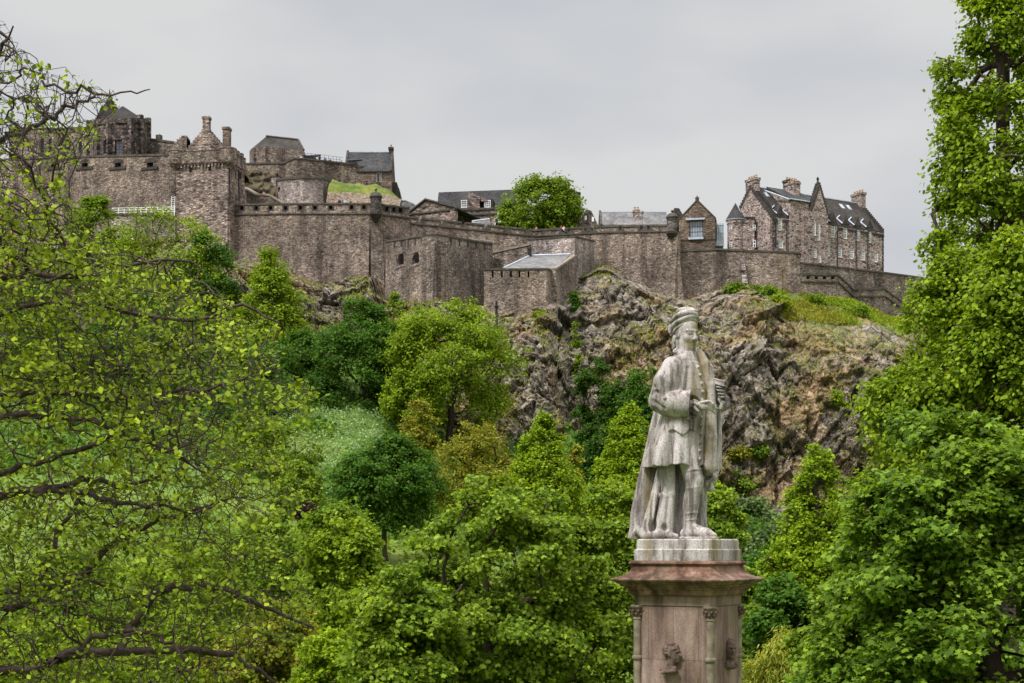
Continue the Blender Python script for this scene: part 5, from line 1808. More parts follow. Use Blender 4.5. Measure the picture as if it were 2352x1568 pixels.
# -- right edge
tree("maple", "great dark maple with large lobed leaves at the lower right edge", 2270, 925, 1750, 760, 25, 'broad', 'maple', 130000, 0.102, 61, 'maple', lobes=150, lob=0.18, flat=0.55, up=0.75, bark='dark', trunk=0.25, accent=None)
tree("column_tree", "tallest upright tree at the right edge reaching above the picture", 2305, -140, 1000, 350, 41, 'column', 'bright', 60000, 0.125, 62, 'oval', lobes=200, lob=0.20, flat=1.3, hang=0.5, openness=0.25, bark='dark', trunk=0.22, cat='tree')
tree("column_tree", "upright bright green tree in front of the end of the castle wall", 2185, 552, 1330, 400, 37, 'spire', 'bright', 70000, 0.11, 63, 'oval', lobes=140, lob=0.24, flat=1.3, hang=0.5, bark='dark', trunk=0.2)
tree("column_tree", "lower bright green tree between the tallest tree and the maple", 2330, 500, 1150, 240, 35, 'column', 'bright', 34000, 0.12, 64, 'oval', lobes=90, lob=0.3, flat=1.2, hang=0.5, bark='dark', trunk=0.18)
tree("shrub", "green leafy shrub between the pedestal and the yellow green cone shaped tree", 1700, 1290, 1600, 170, 62, 'broad', 'syc', 14000, 0.16, 91, cat='shrub', group=G3)
tree("shrub", "dark green shrub mass low behind the cone shaped tree on the right", 1850, 1400, 1640, 230, 82, 'broad', 'deep', 13000, 0.2, 92, cat='shrub', group=G3)
tree("shrub", "mid green shrub under the left edge of the upright bright trees", 1985, 1190, 1450, 170, 70, 'broad', 'mid', 11000, 0.2, 93, cat='shrub', group=G3)
tree("dark_tree", "dark spreading tree in the dip behind the pedestal", 1560, 1110, 1330, 200, 112, 'broad', 'mid', 20400, 0.20, 94, group=G3)
tree("shrub", "green shrub covering the slope left of the very dark round tree", 700, 1215, 1400, 190, 100, 'broad', 'syc', 11000, 0.22, 95, cat='shrub', group=G3)
tree("shrub", "yellow green shrub mass along the bottom left corner", 120, 1440, 1640, 330, 66, 'broad', 'yellow', 15000, 0.17, 96, cat='shrub', group=G3)
tree("shrub", "green shrub mass at the bottom behind the lowest bare limb", 430, 1430, 1640, 300, 70, 'broad', 'bright', 15000, 0.17, 97, cat='shrub', group=G3)
tree("dark_tree", "dark tree on the bank behind the near tree's left limbs", 130, 640, 960, 300, 190, 'broad', 'deep', 17000, 0.34, 99, group=G1)
tree("dark_tree", "dark tree on the bank between the near tree and the spire shaped tree", 370, 680, 960, 300, 188, 'broad', 'deep', 17000, 0.34, 100, group=G1)
tree("shrub", "green shrub at the upper edge of the white flowering bank", 640, 960, 1130, 190, 158, 'broad', 'mid', 11000, 0.28, 101, cat='shrub', group=G3)
tree("shrub", "loose green shrub in the middle of the white flowering bank", 690, 1060, 1190, 120, 132, 'bush', 'syc', 7000, 0.24, 102, cat='shrub', group=G3)
tree("dark_tree", "dark tree on the bank behind the middle of the near bare branches", 560, 800, 1010, 240, 180, 'broad', 'deep', 20400, 0.27, 98, group=G1)
tree("shrub", "green shrub at the bottom right corner under the great maple", 2300, 1420, 1680, 260, 32, 'bush', 'maple', 12000, 0.11, 103, cat='shrub', group=G3)
tree("shrub", "small dark shrub behind the great maple's trunk", 2150, 1450, 1640, 240, 44, 'bush', 'mid', 9000, 0.13, 104, cat='shrub', group=G3)
# -- bushes on the rock itself
for k, (px, py, w_, h_, lf, lb) in enumerate((
        (1745, 1028, 40, 36, 'mid', "small green bush on the rock above the grey green shrub bank"), (1690, 1105, 80, 55, 'mid', "wide green bush low on the rock beside the statue's legs"),
        (1920, 912, 42, 34, 'bright', "bright green bush high on the rock near the upright trees"), (1742, 668, 60, 22, 'mid', "green bush right of the pale stone chute"),
        (1690, 662, 50, 18, 'mid', "green bush left of the pale stone chute"), (1318, 692, 20, 36, 'deep', "dark ivy clump in the gully under the lean-to's side wall"),
        (1322, 775, 20, 80, 'mid', "upper green ivy strip running down the rock gully"), (1328, 850, 18, 70, 'mid', "lower green ivy strip running down the rock gully"),
        (1245, 722, 34, 16, 'mid', "little green bush under the slit outwork"), (880, 640, 12, 20, 'mid', "tiny green tuft where the great bastion meets the middle bastion"),
        (1790, 690, 40, 24, 'bright', "low green tuft on the grassy rock shoulder"), (1870, 690, 60, 20, 'mid', "dark green strip of scrub under the gallery wall"), (1960, 715, 70, 22, 'mid', "dark green scrub at the right end of the gallery wall"),
        (1560, 760, 26, 14, 'mid', "tiny green tuft on the rock above the statue's cap"), (1700, 1040, 50, 26, 'olive', "olive scrub on the rock right of the statue's coat"), (1960, 1165, 60, 50, 'bright', "bright green bush at the rock foot behind the upright trees"))):
    p = rock_pt(px, py)
    Yk = float(p[1]) - 0.6
    tree("rock_bush", lb, px, py - h_ / 2, py + h_ / 2, w_, Yk, 'bush', lf, 1400 if w_ > 30 else 900, 0.34, 70 + k, cat='bush', group="bushes growing on the rock", lobes=16, lob=0.4, stem=False, zbase=Zof(py + h_ / 2, Yk))

# -- the near tree at the left edge: bare dark limbs, thin twigs, young leaves
rng = np.random.default_rng(5)
Yn = 13.0


def NP(px, py, Y=Yn):
    return W(px, py, Y)


edge = np.array([(-200, 20), (0, 40), (60, 110), (150, 180), (235, 190), (290, 235), (210, 320), (150, 400), (150, 440), (190, 500), (250, 550), (370, 600), (480, 650), (560, 710),
                 (640, 760), (650, 830), (735, 900), (700, 950), (640, 1010), (690, 1080), (700, 1150), (640, 1200), (720, 1290), (740, 1400), (660, 1500), (520, 1600)], float)


def inside_limit(py):
    o = np.argsort(edge[:, 1])
    return np.interp(py, edge[o, 1], edge[o, 0])


T_ = []
while len(T_) < 14000:
    py = rng.uniform(20, 1620)
    lim = inside_limit(py)
    px = rng.uniform(-330, lim)
    # thinner above the wall tops, at the lower left where the lawn shows through, and at the outline
    dens = np.interp(py, [20, 280, 420, 560, 950, 1100, 1350, 1620], [0.75, 0.75, 0.8, 1.0, 1.0, 0.75, 0.6, 0.55])
    if px < 260 and 960 < py < 1110:
        dens *= 0.35
    dens *= np.interp(lim - px, [0, 60, 200], [0.25, 0.6, 1.0])
    if rng.uniform() > dens:
        continue
    Y = rng.uniform(10.8, 16.5)
    T_.append(NP(px, py, Y))
T_ = np.array(T_)


def limb(pts, Y0, Y1):
    n_ = len(pts)
    return [NP(p[0], p[1], Y0 + (Y1 - Y0) * k / (n_ - 1)) for k, p in enumerate(pts)]


limbs = [
    limb([(-420, 1300), (-180, 1180), (0, 1132), (95, 1123), (163, 1128), (210, 1134), (271, 1156), (339, 1162), (450, 1178)], 13.5, 12.2),
    limb([(-180, 1175), (60, 1128), (150, 1120), (180, 1100), (220, 1098), (265, 1122), (320, 1108), (400, 1085)], 13.3, 13.6),
    limb([(-420, 1300), (-150, 1130), (0, 1090), (68, 1067), (140, 1045), (260, 1000), (370, 930)], 13.5, 14.5),
    limb([(-300, 1050), (-100, 960), (0, 912), (68, 897), (160, 905), (280, 915), (420, 900), (560, 870)], 13.4, 12.5),
    limb([(-300, 1060), (-80, 980), (0, 954), (90, 950), (200, 960), (330, 1010), (430, 1060)], 13.6, 12.0),
    limb([(-420, 1380), (180, 1350), (237, 1264), (280, 1235), (305, 1223), (366, 1190), (450, 1180), (540, 1140)], 14.0, 13.0),
    limb([(-420, 1600), (-100, 1560), (0, 1546), (85, 1532), (136, 1512), (187, 1478), (237, 1454), (288, 1444), (339, 1451), (400, 1480), (440, 1540)], 12.6, 11.8),
    limb([(136, 1512), (200, 1500), (420, 1492), (510, 1500), (543, 1508), (611, 1546), (680, 1600)], 12.2, 12.8),
    limb([(300, 1440), (339, 1383), (400, 1342), (492, 1346), (577, 1380), (645, 1412), (720, 1440)], 13.0, 12.6),
    limb([(-420, 1000), (-200, 480), (-60, 360), (59, 297), (98, 279), (130, 262), (166, 240), (208, 229), (237, 221), (300, 212), (344, 205)], 13.2, 13.8),
    limb([(-380, 900), (-200, 700), (0, 640), (60, 625), (200, 640), (330, 600), (440, 600)], 13.5, 12.4),
    limb([(-380, 900), (-120, 780), (60, 700), (180, 690), (300, 720), (440, 740), (560, 700), (640, 740)], 13.5, 13.2),
    limb([(-200, 480), (-100, 250), (0, 130), (30, 60)], 13.2, 13.0),
    limb([(-420, 1300), (60, 1420), (110, 1290), (150, 1200), (200, 1130)], 14.2, 14.6),
]
trunk_line = [np.array((-8.0, 13.5, ground_z(-8, 13.5) - 0.3)), np.array((-7.9, 13.5, 1.5)), np.array((-7.6, 13.5, 3.4)), np.array((-7.5, 13.4, 5.5)), np.array((-7.3, 13.4, 8.0)), np.array((-7.0, 13.3, 10.5))]
nodes, par = list(trunk_line), [-1, 0, 1, 2, 3, 4]
minr = [0.34, 0.33, 0.3, 0.24, 0.18, 0.12]
for li_, lm in enumerate(limbs):
    thick = 0.024 if li_ in (9, 10, 11, 12) else 0.036
    # smooth the limb and tie it to the nearest wood
    lm = np.array(lm)
    s = np.linspace(0, len(lm) - 1, (len(lm) - 1) * 3 + 1)
    fine = np.stack([np.interp(s, np.arange(len(lm)), lm[:, k]) for k in range(3)], 1)
    sm = fine.copy()
    sm[1:-1] = (fine[:-2] + 2 * fine[1:-1] + fine[2:]) / 4
    sm[1:-1] += rng.normal(size=sm[1:-1].shape) * 0.015
    k = int(np.argmin(np.linalg.norm(np.array(nodes) - sm[0], axis=1)))
    prev = k
    for q, p in enumerate(sm):
        nodes.append(p)
        par.append(prev)
        prev = len(nodes) - 1
        minr.append(thick * (1 - q / len(sm)) ** 0.8 + (0.004 if li_ in (9, 12) else 0.008))
# twigs grow toward the targets
base_n = len(nodes)
A = np.zeros((base_n + len(T_) * 3, 3))
A[:base_n] = nodes
D = np.zeros(len(A))
parr = par + [0] * (len(A) - base_n)
m = base_n
order = np.argsort([np.min(np.linalg.norm(A[:base_n] - t, axis=1)) for t in T_])
for t in T_[order]:
    d = np.linalg.norm(A[6:m] - t, axis=1)
    k = 6 + int(np.argmin(d + 0.3 * D[6:m]))
    b0 = A[k].copy()
    L_ = np.linalg.norm(t - b0)
    prev = k
    for q in (1, 2, 3) if L_ > 0.5 else ((1, 2) if L_ > 0.2 else (1,)):
        nq = 3 if L_ > 0.5 else (2 if L_ > 0.2 else 1)
        f = q / nq
        p = b0 + (t - b0) * f
        if q < nq:
            p = p + rng.normal(size=3) * 0.07 * L_ + (0.05 * L_, 0, 0.13 * L_ * math.sin(f * math.pi))
        A[m] = p
        D[m] = D[prev] + np.linalg.norm(p - A[prev])
        parr[m] = prev
        prev = m
        m += 1
A, parr = A[:m], np.array(parr[:m])
root = empty("near_tree", trunk_line[0], "near tree with dark bare limbs, fine twigs and sparse young leaves along the left edge", "tree")
me, rad = wood_mesh("trunk", A, parr, 0.0042, 2.25, 0.0)
# radii: thin twigs by the number of tips they carry, limbs as surveyed
n_ = len(A)
kids = np.bincount(parr[parr >= 0], minlength=n_)
area = np.zeros(n_)
for k in range(n_ - 1, -1, -1):
    if kids[k] == 0:
        area[k] += 0.0024 ** 2.4
    if parr[k] >= 0:
        area[parr[k]] += area[k]
rad = np.minimum(area ** (1 / 2.4), 0.030)
rad[:base_n] = np.maximum(rad[:base_n], np.array(minr))


def wood_from_rad(name, A, par, rad, sides=5):
    e = np.where(par >= 0)[0]
    p0, p1 = A[par[e]], A[e]
    r1 = rad[e]
    r0 = np.minimum(rad[par[e]], r1 * 1.3)
    t = unit(p1 - p0)
    a = unit(np.cross(t, np.where(np.abs(t[:, 2:3]) < 0.9, np.array([[0, 0, 1.0]]), np.array([[1.0, 0, 0]]))))
    b = np.cross(t, a)
    an = np.arange(sides) * 2 * math.pi / sides
    ring = a[:, None, :] * np.cos(an)[None, :, None] + b[:, None, :] * np.sin(an)[None, :, None]
    V = np.concatenate([p0[:, None, :] + ring * r0[:, None, None], (p1 + t * r1[:, None] * 0.5)[:, None, :] + ring * r1[:, None, None]], 1)
    base = (np.arange(len(e)) * 2 * sides)[:, None]
    q = np.array([(k, (k + 1) % sides, (k + 1) % sides + sides, k + sides) for k in range(sides)])
    return np_mesh(name, V.reshape(-1, 3), (base[:, :, None] + q[None]).reshape(-1, 4), True)


bpy.data.meshes.remove(me)
link_mesh("trunk", wood_from_rad("trunk", A, parr, rad), BARK['dark'], root)
tips = np.where((kids == 0) & (np.arange(n_) >= base_n))[0]
tw = np.where((np.arange(n_) >= base_n))[0]
cand = np.concatenate([tips, rng.choice(tw, len(tw) // 6, replace=False)])
py_all = HY - (A[cand][:, 2] - CZ) / A[cand][:, 1] * F
keep = rng.uniform(size=len(cand)) < np.interp(py_all, [0, 250, 450, 600], [0.08, 0.18, 0.75, 1.2])
cand = cand[keep]
cand = cand[vnoise(A[cand] * 1.5, 41) + 0.6 * vnoise(A[cand] * 4.0, 42) > -0.22]
cl = A[cand]
m = 9
c = np.repeat(cl, m, 0) + rng.normal(size=(len(cl) * m, 3)) * (0.042, 0.042, 0.030) + (0, 0, -0.015)
tip = rng.normal(size=c.shape) * 0.5 + (0.25, 0, -0.8)
nn = rng.normal(size=c.shape) * 0.45 + (0.0, -0.35, 0.75)
link_mesh("crown", leaves_mesh("crown", rng, c, nn, 0.046, 'oval', 0.6, tip), LM['lime'], root)

# -- ground cover on the banks
rng = np.random.default_rng(77)


def cover(name, label, n, region, mat, ls, hgt, shape='clump', mask=None):
    X = rng.uniform(region[0], region[1], n)
    Yv = rng.uniform(region[2], region[3], n)
    if mask is not None:
        k = mask(X, Yv)
        X, Yv = X[k], Yv[k]
    z = np.array([ground_z(a_, b_) for a_, b_ in zip(X, Yv)])
    p = np.stack([X, Yv, z], 1)
    tall = 0.5 + 0.5 * vnoise(p * 0.25, 3) + 0.5 * vnoise(p * 0.9, 4)
    p[:, 2] += rng.uniform(0, 1, len(X)) * hgt * np.clip(0.4 + tall, 0.1, 2)
    nn = rng.normal(size=p.shape) * 0.6 + (0, -0.4, 0.7)
    o = link_mesh(name, leaves_mesh(name, rng, p, nn, ls, shape, 0.3), LM[mat] if isinstance(mat, str) else mat)
    return tag(o, label, "undergrowth", kind='stuff')


LM['cow'] = m_leaf("white_flower_umbel", (0.09, 0.18, 0.04), (0.27, 0.36, 0.17), trans=0.2)


def cowmask(X, Yv):
    px = CX + X / Yv * F
    z = np.array([ground_z(a_, b_) for a_, b_ in zip(X, Yv)])
    py = HY - (z - CZ) / Yv * F
    c_ = (px > 600) & (px < 880) & (py > 940) & (py < 1190)
    return c_ & (vnoise(np.stack([X * 0.12, Yv * 0.12, z * 0], 1), 8) + (py < 1110) * 0.7 > 0.0)


cover("bank_undergrowth", "dark green undergrowth covering the bank below the rock", 42000, (-75, 75, 150, 208), 'deep', 0.5, 1.3, mask=lambda X, Y: ~cowmask(X, Y))
cover("bank_scrub", "mid green scrub covering the lower bank", 42000, (-60, 60, 100, 190), 'mid', 0.42, 0.8, mask=lambda X, Y: ~cowmask(X, Y))
cover("white_flowers", "drifts of white flowering herbs on the bank below the dark trees", 46000, (-55, -5, 110, 190), 'cow', 0.26, 0.9, mask=cowmask)
cover("garden_grass", "long yellow green grass on the valley floor", 30000, (-45, 45, 60, 118), 'yellow', 0.3, 0.35, 'needle')

# -- tufts of grass and moss rooted in the rock: on its ledges, and over the grassy shoulder at the right
gx_ = rp.reshape(NX, NTT, 3)
e1 = np.gradient(gx_, axis=0)
e2 = np.gradient(gx_, axis=1)
nz = np.cross(e1, e2)
nz = np.abs(nz[..., 2]) / (np.linalg.norm(nz, axis=-1) + 1e-9)
nz, tq = nz.ravel(), tt
ppx = CX + rp[:, 0] / rp[:, 1] * F
seen = (ppx > 480) & (ppx < 2150) & (tq > 0.03) & (tq < 0.985)
m1 = vnoise(rp * 0.13, 71) + 0.6 * vnoise(rp * 0.45, 72)
ledge = seen & (nz > 0.42) & (m1 + 0.35 * (rp[:, 0] > 40) + 0.4 * (nz - 0.5) > 0.38)
shoulder = seen & (rp[:, 0] > 44) & (rp[:, 0] < 72) & (tq > 0.80) & (vnoise(rp * 0.2, 73) > -0.35)


def tufts(name, label, pool, n, mat, ls, hgt):
    k = rng.choice(np.where(pool)[0], n)
    p = rp[k] + rng.normal(size=(n, 3)) * (0.22, 0.22, 0.05)
    p[:, 2] += rng.uniform(0.0, hgt, n)
    p[:, 1] -= 0.1
    tag(link_mesh(name, leaves_mesh(name, rng, p, rng.normal(size=p.shape) * 0.6 + (0, -0.7, 0.4), ls, 'needle', 0.2, np.tile((0, -0.1, 1.0), (n, 1))), LM[mat]), label, "grass", kind='stuff')


tufts("ledge_grass", "dry ochre and green grass rooted on the ledges of the rock", ledge, 15000, 'olive', 0.42, 0.3)
tufts("ledge_moss", "green weeds in the cracks of the rock", ledge & (vnoise(rp * 0.3, 74) > 0.05), 8000, 'mid', 0.34, 0.25)
tufts("shoulder_grass", "rough green grass on the rock shoulder below the gallery wall", shoulder & (vnoise(rp * 0.12, 75) > -0.15), 9000, 'bright', 0.5, 0.35)
tufts("shoulder_straw", "straw coloured grass on the rock shoulder below the gallery wall", shoulder & (vnoise(rp * 0.12, 75) < 0.05), 6000, 'olive', 0.45, 0.3)
# ------------------------------------------------------------------ statue and pedestal
class Sculpt:
    """signed-distance modelling on a grid, meshed by surface nets"""

    def __init__(self, lo, hi, h):
        self.lo, self.h = np.array(lo, float), h
        self.n = np.ceil((np.array(hi) - self.lo) / h).astype(int) + 1
        self.ax = [self.lo[k] + h * np.arange(self.n[k]) for k in range(3)]
        self.F = np.full(self.n, 0.3, np.float32)

    def sub(self, lo, hi):
        s, g = [], []
        for k in range(3):
            a = int(np.clip((lo[k] - self.lo[k]) / self.h - 1, 0, self.n[k] - 1))
            b = int(np.clip((hi[k] - self.lo[k]) / self.h + 2, 1, self.n[k]))
            s.append(slice(a, max(b, a + 1)))
        g = np.meshgrid(*[self.ax[k][s[k]] for k in range(3)], indexing='ij')
        return tuple(s), g

    def put(self, s, d, k, cut=False):
        f = self.F[s]
        if cut:
            d = -d
            if k > 0:
                h = np.clip(0.5 - 0.5 * (f - d) / k, 0, 1)
                self.F[s] = f + (d - f) * h + k * h * (1 - h)
            else:
                self.F[s] = np.maximum(f, d)
        elif k > 0:
            h = np.clip(0.5 + 0.5 * (f - d) / k, 0, 1)
            self.F[s] = f + (d - f) * h - k * h * (1 - h)
        else:
            self.F[s] = np.minimum(f, d)

    def cap(self, p0, p1, r0, r1=None, k=0.03, cut=False, flat=False):
        r1 = r0 if r1 is None else r1
        p0, p1 = np.array(p0, float), np.array(p1, float)
        m = max(r0, r1) + 0.06 + k
        s, (X, Y, Z) = self.sub(np.minimum(p0, p1) - m, np.maximum(p0, p1) + m)
        v = p1 - p0
        L2 = v @ v
        t = ((X - p0[0]) * v[0] + (Y - p0[1]) * v[1] + (Z - p0[2]) * v[2]) / L2
        tc = np.clip(t, 0, 1)
        d = np.sqrt((X - p0[0] - tc * v[0]) ** 2 + (Y - p0[1] - tc * v[1]) ** 2 + (Z - p0[2] - tc * v[2]) ** 2) - (r0 + (r1 - r0) * tc)
        if flat:
            d = np.maximum(d, (t - 1) * math.sqrt(L2))
        self.put(s, d, k, cut)

    def chain(self, pts, rs, k=0.03):
        for a, b, r0, r1 in zip(pts[:-1], pts[1:], rs[:-1], rs[1:]):
            self.cap(a, b, r0, r1, k)

    def ell(self, c, r, axes=None, k=0.03, cut=False):
        c, r = np.array(c, float), np.array(r, float)
        m = r.max() + 0.06 + k
        s, (X, Y, Z) = self.sub(c - m, c + m)
        ax = np.eye(3) if axes is None else np.array(axes, float)
        q = [((X - c[0]) * a[0] + (Y - c[1]) * a[1] + (Z - c[2]) * a[2]) for a in ax]
        k0 = np.sqrt(sum((q[i] / r[i]) ** 2 for i in range(3)))
        k1 = np.sqrt(sum((q[i] / r[i] ** 2) ** 2 for i in range(3))) + 1e-6
        self.put(s, k0 * (k0 - 1) / k1, k, cut)

    def box(self, c, r, axes=None, rnd=0.01, k=0.0, cut=False):
        c, r = np.array(c, float), np.array(r, float)
        m = np.linalg.norm(r) + 0.05
        s, (X, Y, Z) = self.sub(c - m, c + m)
        ax = np.eye(3) if axes is None else np.array(axes, float)
        q = [np.abs((X - c[0]) * a[0] + (Y - c[1]) * a[1] + (Z - c[2]) * a[2]) - r[i] + rnd for i, a in enumerate(ax)]
        d = np.sqrt(sum(np.maximum(v, 0) ** 2 for v in q)) + np.minimum(np.maximum(np.maximum(q[0], q[1]), q[2]), 0) - rnd
        self.put(s, d, k, cut)

    def ring(self, c, ra, rb, r, F_, S_, tilt=(0, 0), k=0.01, cut=False):
        """elliptical band round a vertical axis; tilt: rise per metre along F_ and S_"""
        c = np.array(c, float)
        m = max(ra, rb) + r + 0.06
        s, (X, Y, Z) = self.sub(c - (m, m, 0.2 + r), c + (m, m, 0.2 + r))
        f = (X - c[0]) * F_[0] + (Y - c[1]) * F_[1]
        g = (X - c[0]) * S_[0] + (Y - c[1]) * S_[1]
        rho = np.sqrt((f / ra) ** 2 + (g / rb) ** 2)
        d = np.sqrt(((rho - 1) * (ra + rb) / 2) ** 2 + (Z - c[2] - f * tilt[0] - g * tilt[1]) ** 2) - r
        self.put(s, d, k, cut)

    def loft(self, kn, F_, S_, fold=None, k=0.03, cut=False, skew=None):
        """kn: [(z, cx, cy, a along S_, b along F_)]"""
        kn = np.array(kn, float)
        m = kn[:, 3:5].max() * 1.25 + 0.05
        s, (X, Y, Z) = self.sub((kn[:, 1].min() - m, kn[:, 2].min() - m, kn[0, 0] - 0.05), (kn[:, 1].max() + m, kn[:, 2].max() + m, kn[-1, 0] + 0.05))
        I = [np.interp(Z[0, 0, :], kn[:, 0], kn[:, j])[None, None, :] for j in range(1, 5)]
        f = ((X - I[0]) * F_[0] + (Y - I[1]) * F_[1])
        g = ((X - I[0]) * S_[0] + (Y - I[1]) * S_[1])
        u, v = g / I[2], f / I[3]
        rho = np.sqrt(u * u + v * v)
        th = np.arctan2(u, v)                # 0 at the front, positive to the S_ side
        e = 1.0 + (fold(th, Z) if fold is not None else 0)
        d = (rho - e) * np.minimum(I[2], I[3]) * 0.9
        d = np.maximum(d, np.maximum(kn[0, 0] - Z, Z - kn[-1, 0]))
        self.put(s, d, k, cut)

    def mesh(self, name):
        F_ = self.F
        n = F_.shape
        sg = F_ < 0
        c = [sg[i:n[0] - 1 + i, j:n[1] - 1 + j, l:n[2] - 1 + l] for i in (0, 1) for j in (0, 1) for l in (0, 1)]
        anyc, allc = c[0].copy(), c[0].copy()
        for v in c[1:]:
            anyc |= v
            allc &= v
        cell = anyc & ~allc
        idx = np.argwhere(cell)
        ids = np.full(cell.shape, -1, np.int64)
        ids[cell] = np.arange(len(idx))
        acc, cnt = np.zeros((len(idx), 3)), np.zeros(len(idx))
        cor = [(i, j, l) for i in (0, 1) for j in (0, 1) for l in (0, 1)]
        for a in cor:
            for b in cor:
                if sum(b) - sum(a) == 1 and all(y >= x for x, y in zip(a, b)):
                    fa = F_[idx[:, 0] + a[0], idx[:, 1] + a[1], idx[:, 2] + a[2]]
                    fb = F_[idx[:, 0] + b[0], idx[:, 1] + b[1], idx[:, 2] + b[2]]
                    m = (fa < 0) != (fb < 0)
                    t = fa / np.where(np.abs(fa - fb) < 1e-9, 1e-9, fa - fb)
                    acc += np.where(m[:, None], np.array(a)[None] + t[:, None] * (np.array(b) - np.array(a))[None], 0)
                    cnt += m
        V = self.lo + self.h * (idx + acc / np.maximum(cnt, 1)[:, None])
        Q = []
        for ax in range(3):
            o1, o2 = [(1, 2), (2, 0), (0, 1)][ax]
            sl0 = [slice(1, n[k] - 1) for k in range(3)]
            sl0[ax] = slice(0, n[ax] - 1)
            sl1 = list(sl0)
            sl1[ax] = slice(1, n[ax])
            a, b = sg[tuple(sl0)], sg[tuple(sl1)]
            for flag, rev in ((a & ~b, False), (~a & b, True)):
                e = np.argwhere(flag)
                if not len(e):
                    continue
                e = e + np.array([0 if k == ax else 1 for k in range(3)])
                q = []
                for d1, d2 in ((-1, -1), (0, -1), (0, 0), (-1, 0)):
                    w = e.copy()
                    w[:, o1] += d1
                    w[:, o2] += d2
                    q.append(ids[w[:, 0], w[:, 1], w[:, 2]])
                q = np.stack(q, 1)
                Q.append(q[:, ::-1] if rev else q)
        Q = np.concatenate(Q)
        return V, Q[(Q >= 0).all(1)]


def soften(V, Q, it=1, lam=0.5):
    e = np.concatenate([Q[:, [0, 1]], Q[:, [1, 2]], Q[:, [2, 3]], Q[:, [3, 0]]])
    for _ in range(it):
        S, N = np.zeros_like(V), np.zeros(len(V))
        np.add.at(S, e[:, 0], V[e[:, 1]])
        np.add.at(S, e[:, 1], V[e[:, 0]])
        np.add.at(N, e[:, 0], 1)
        np.add.at(N, e[:, 1], 1)
        V = V + lam * (S / np.maximum(N, 1)[:, None] - V)
    return V


YS = 16.8
SO = np.array((Xof(1580, YS), YS, Zof(1237.3, YS)))      # where the figure stands


def place(sc, name, mat, parent, origin, it=1):
    V, Q = sc.mesh(name)
    V = soften(V, Q, it)
    return link_mesh(name, np_mesh(name, V + origin, Q, True), mat, parent)


t = NT("weathered_marble")
g1 = t.noise(t.pos(), 58.0, 3.0, 0.7)
g2 = t.noise(t.pos((1, 1, 0.35)), 4.0, 4.0, 0.6)
c = t.ramp(g1, [(0.28, (0.19, 0.166, 0.156)), (0.42, (0.34, 0.307, 0.292)), (0.54, (0.45, 0.415, 0.40)), (0.75, (0.56, 0.525, 0.508))])
c = t.mix(1.0, c, t.ramp(g2, [(0.33, (0.42, 0.395, 0.37)), (0.47, (0.86, 0.84, 0.82)), (0.62, (1.12, 1.12, 1.12))]), 'MULTIPLY')
gp = t.n("ShaderNodeNewGeometry").outputs["Position"]


def blob(center, rad, lo=0.0):
    v = t.n("ShaderNodeVectorMath", {0: gp, 1: tuple(center)}, operation='SUBTRACT').outputs[0]
    v = t.n("ShaderNodeVectorMath", {0: v, 1: tuple(1 / r for r in rad)}, operation='MULTIPLY').outputs[0]
    ln = t.n("ShaderNodeVectorMath", {0: v}, operation='LENGTH').outputs["Value"]
    return t.n("ShaderNodeMapRange", {"Value": ln, "From Min": 1.0, "From Max": 0.35}).outputs[0]


strk = t.noise(t.pos((1, 1, 0.09)), 13.0, 4.0, 0.6)
c = t.mix(1.0, c, t.ramp(strk, [(0.36, (0.36, 0.335, 0.32)), (0.49, (0.92, 0.90, 0.89)), (0.62, (1.1, 1.1, 1.1))]), 'MULTIPLY')
st = None                                                 # ochre lichen stains where rain runs down
for cc, rr in (((0.17, -0.1, 1.85), (0.13, 0.4, 0.62)), ((0.10, -0.1, 2.5), (0.10, 0.2, 0.15)), ((0.22, -0.1, 1.2), (0.09, 0.4, 0.6)), ((0.03, -0.1, 2.28), (0.14, 0.3, 0.07)), ((-0.47, 0, 0.55), (0.06, 0.5, 0.5)), ((0.05, -0.1, 1.75), (0.10, 0.4, 0.4)),
               ((-0.50, 0, -0.12), (0.10, 0.6, 0.25)), ((0.62, 0, -0.1), (0.10, 0.6, 0.25)), ((0.25, -0.6, -0.1), (0.1, 0.5, 0.25))):
    b = blob(SO + np.array(cc), rr)
    st = b if st is None else t.math('MAXIMUM', st, b)
st = t.math('MULTIPLY', st, t.ramp(t.noise(t.pos((1, 1, 0.3)), 14.0, 4.0), [(0.35, 0.25), (0.65, 0.95)]))
c = t.mix(st, c, (0.21, 0.155, 0.06))
M['marble'] = t.bsdf(c, 0.75, t.bump(g1, 0.35, 0.008), spec=0.3)

Fb, Lb = np.array((0.77, -0.64, 0)), np.array((0.64, 0.77, 0))


def B(l, f, z):
    return np.array((-0.03 + 0.64 * l + 0.77 * f, 0.77 * l - 0.64 * f, z))


statue = empty("statue", SO, "weathered white marble statue of a man in long coat, cloak and wound cap", "statue")
# --- the body: head, neck, hands, legs, shoes in one continuous surface
Fh = np.array((0.53, -0.848, 0))
Rh = np.array((-0.848, -0.53, 0))
U = np.array((0, 0, 1.0))
hc = np.array((-0.015, 0.0, 2.425))
H = lambda f, s, z: hc + Fh * (f + 0.13 * z) + Rh * s + U * (z - 0.13 * f)
hax = (Fh, Rh, U)
s = Sculpt((-0.62, -0.52, -0.02), (0.55, 0.42, 2.72), 0.0085)
s.ell(H(-0.02, 0, 0.05), (0.155, 0.122, 0.155), hax)
s.ell(H(0.045, 0, -0.075), (0.098, 0.092, 0.125), hax, 0.04)
s.ell(H(0.10, 0, -0.155), (0.042, 0.048, 0.038), hax, 0.03)
s.cap(H(-0.03, 0.078, -0.10), H(0.09, 0.04, -0.165), 0.028, 0.026, 0.04)
s.cap(H(-0.03, -0.078, -0.10), H(0.09, -0.04, -0.165), 0.028, 0.026, 0.04)
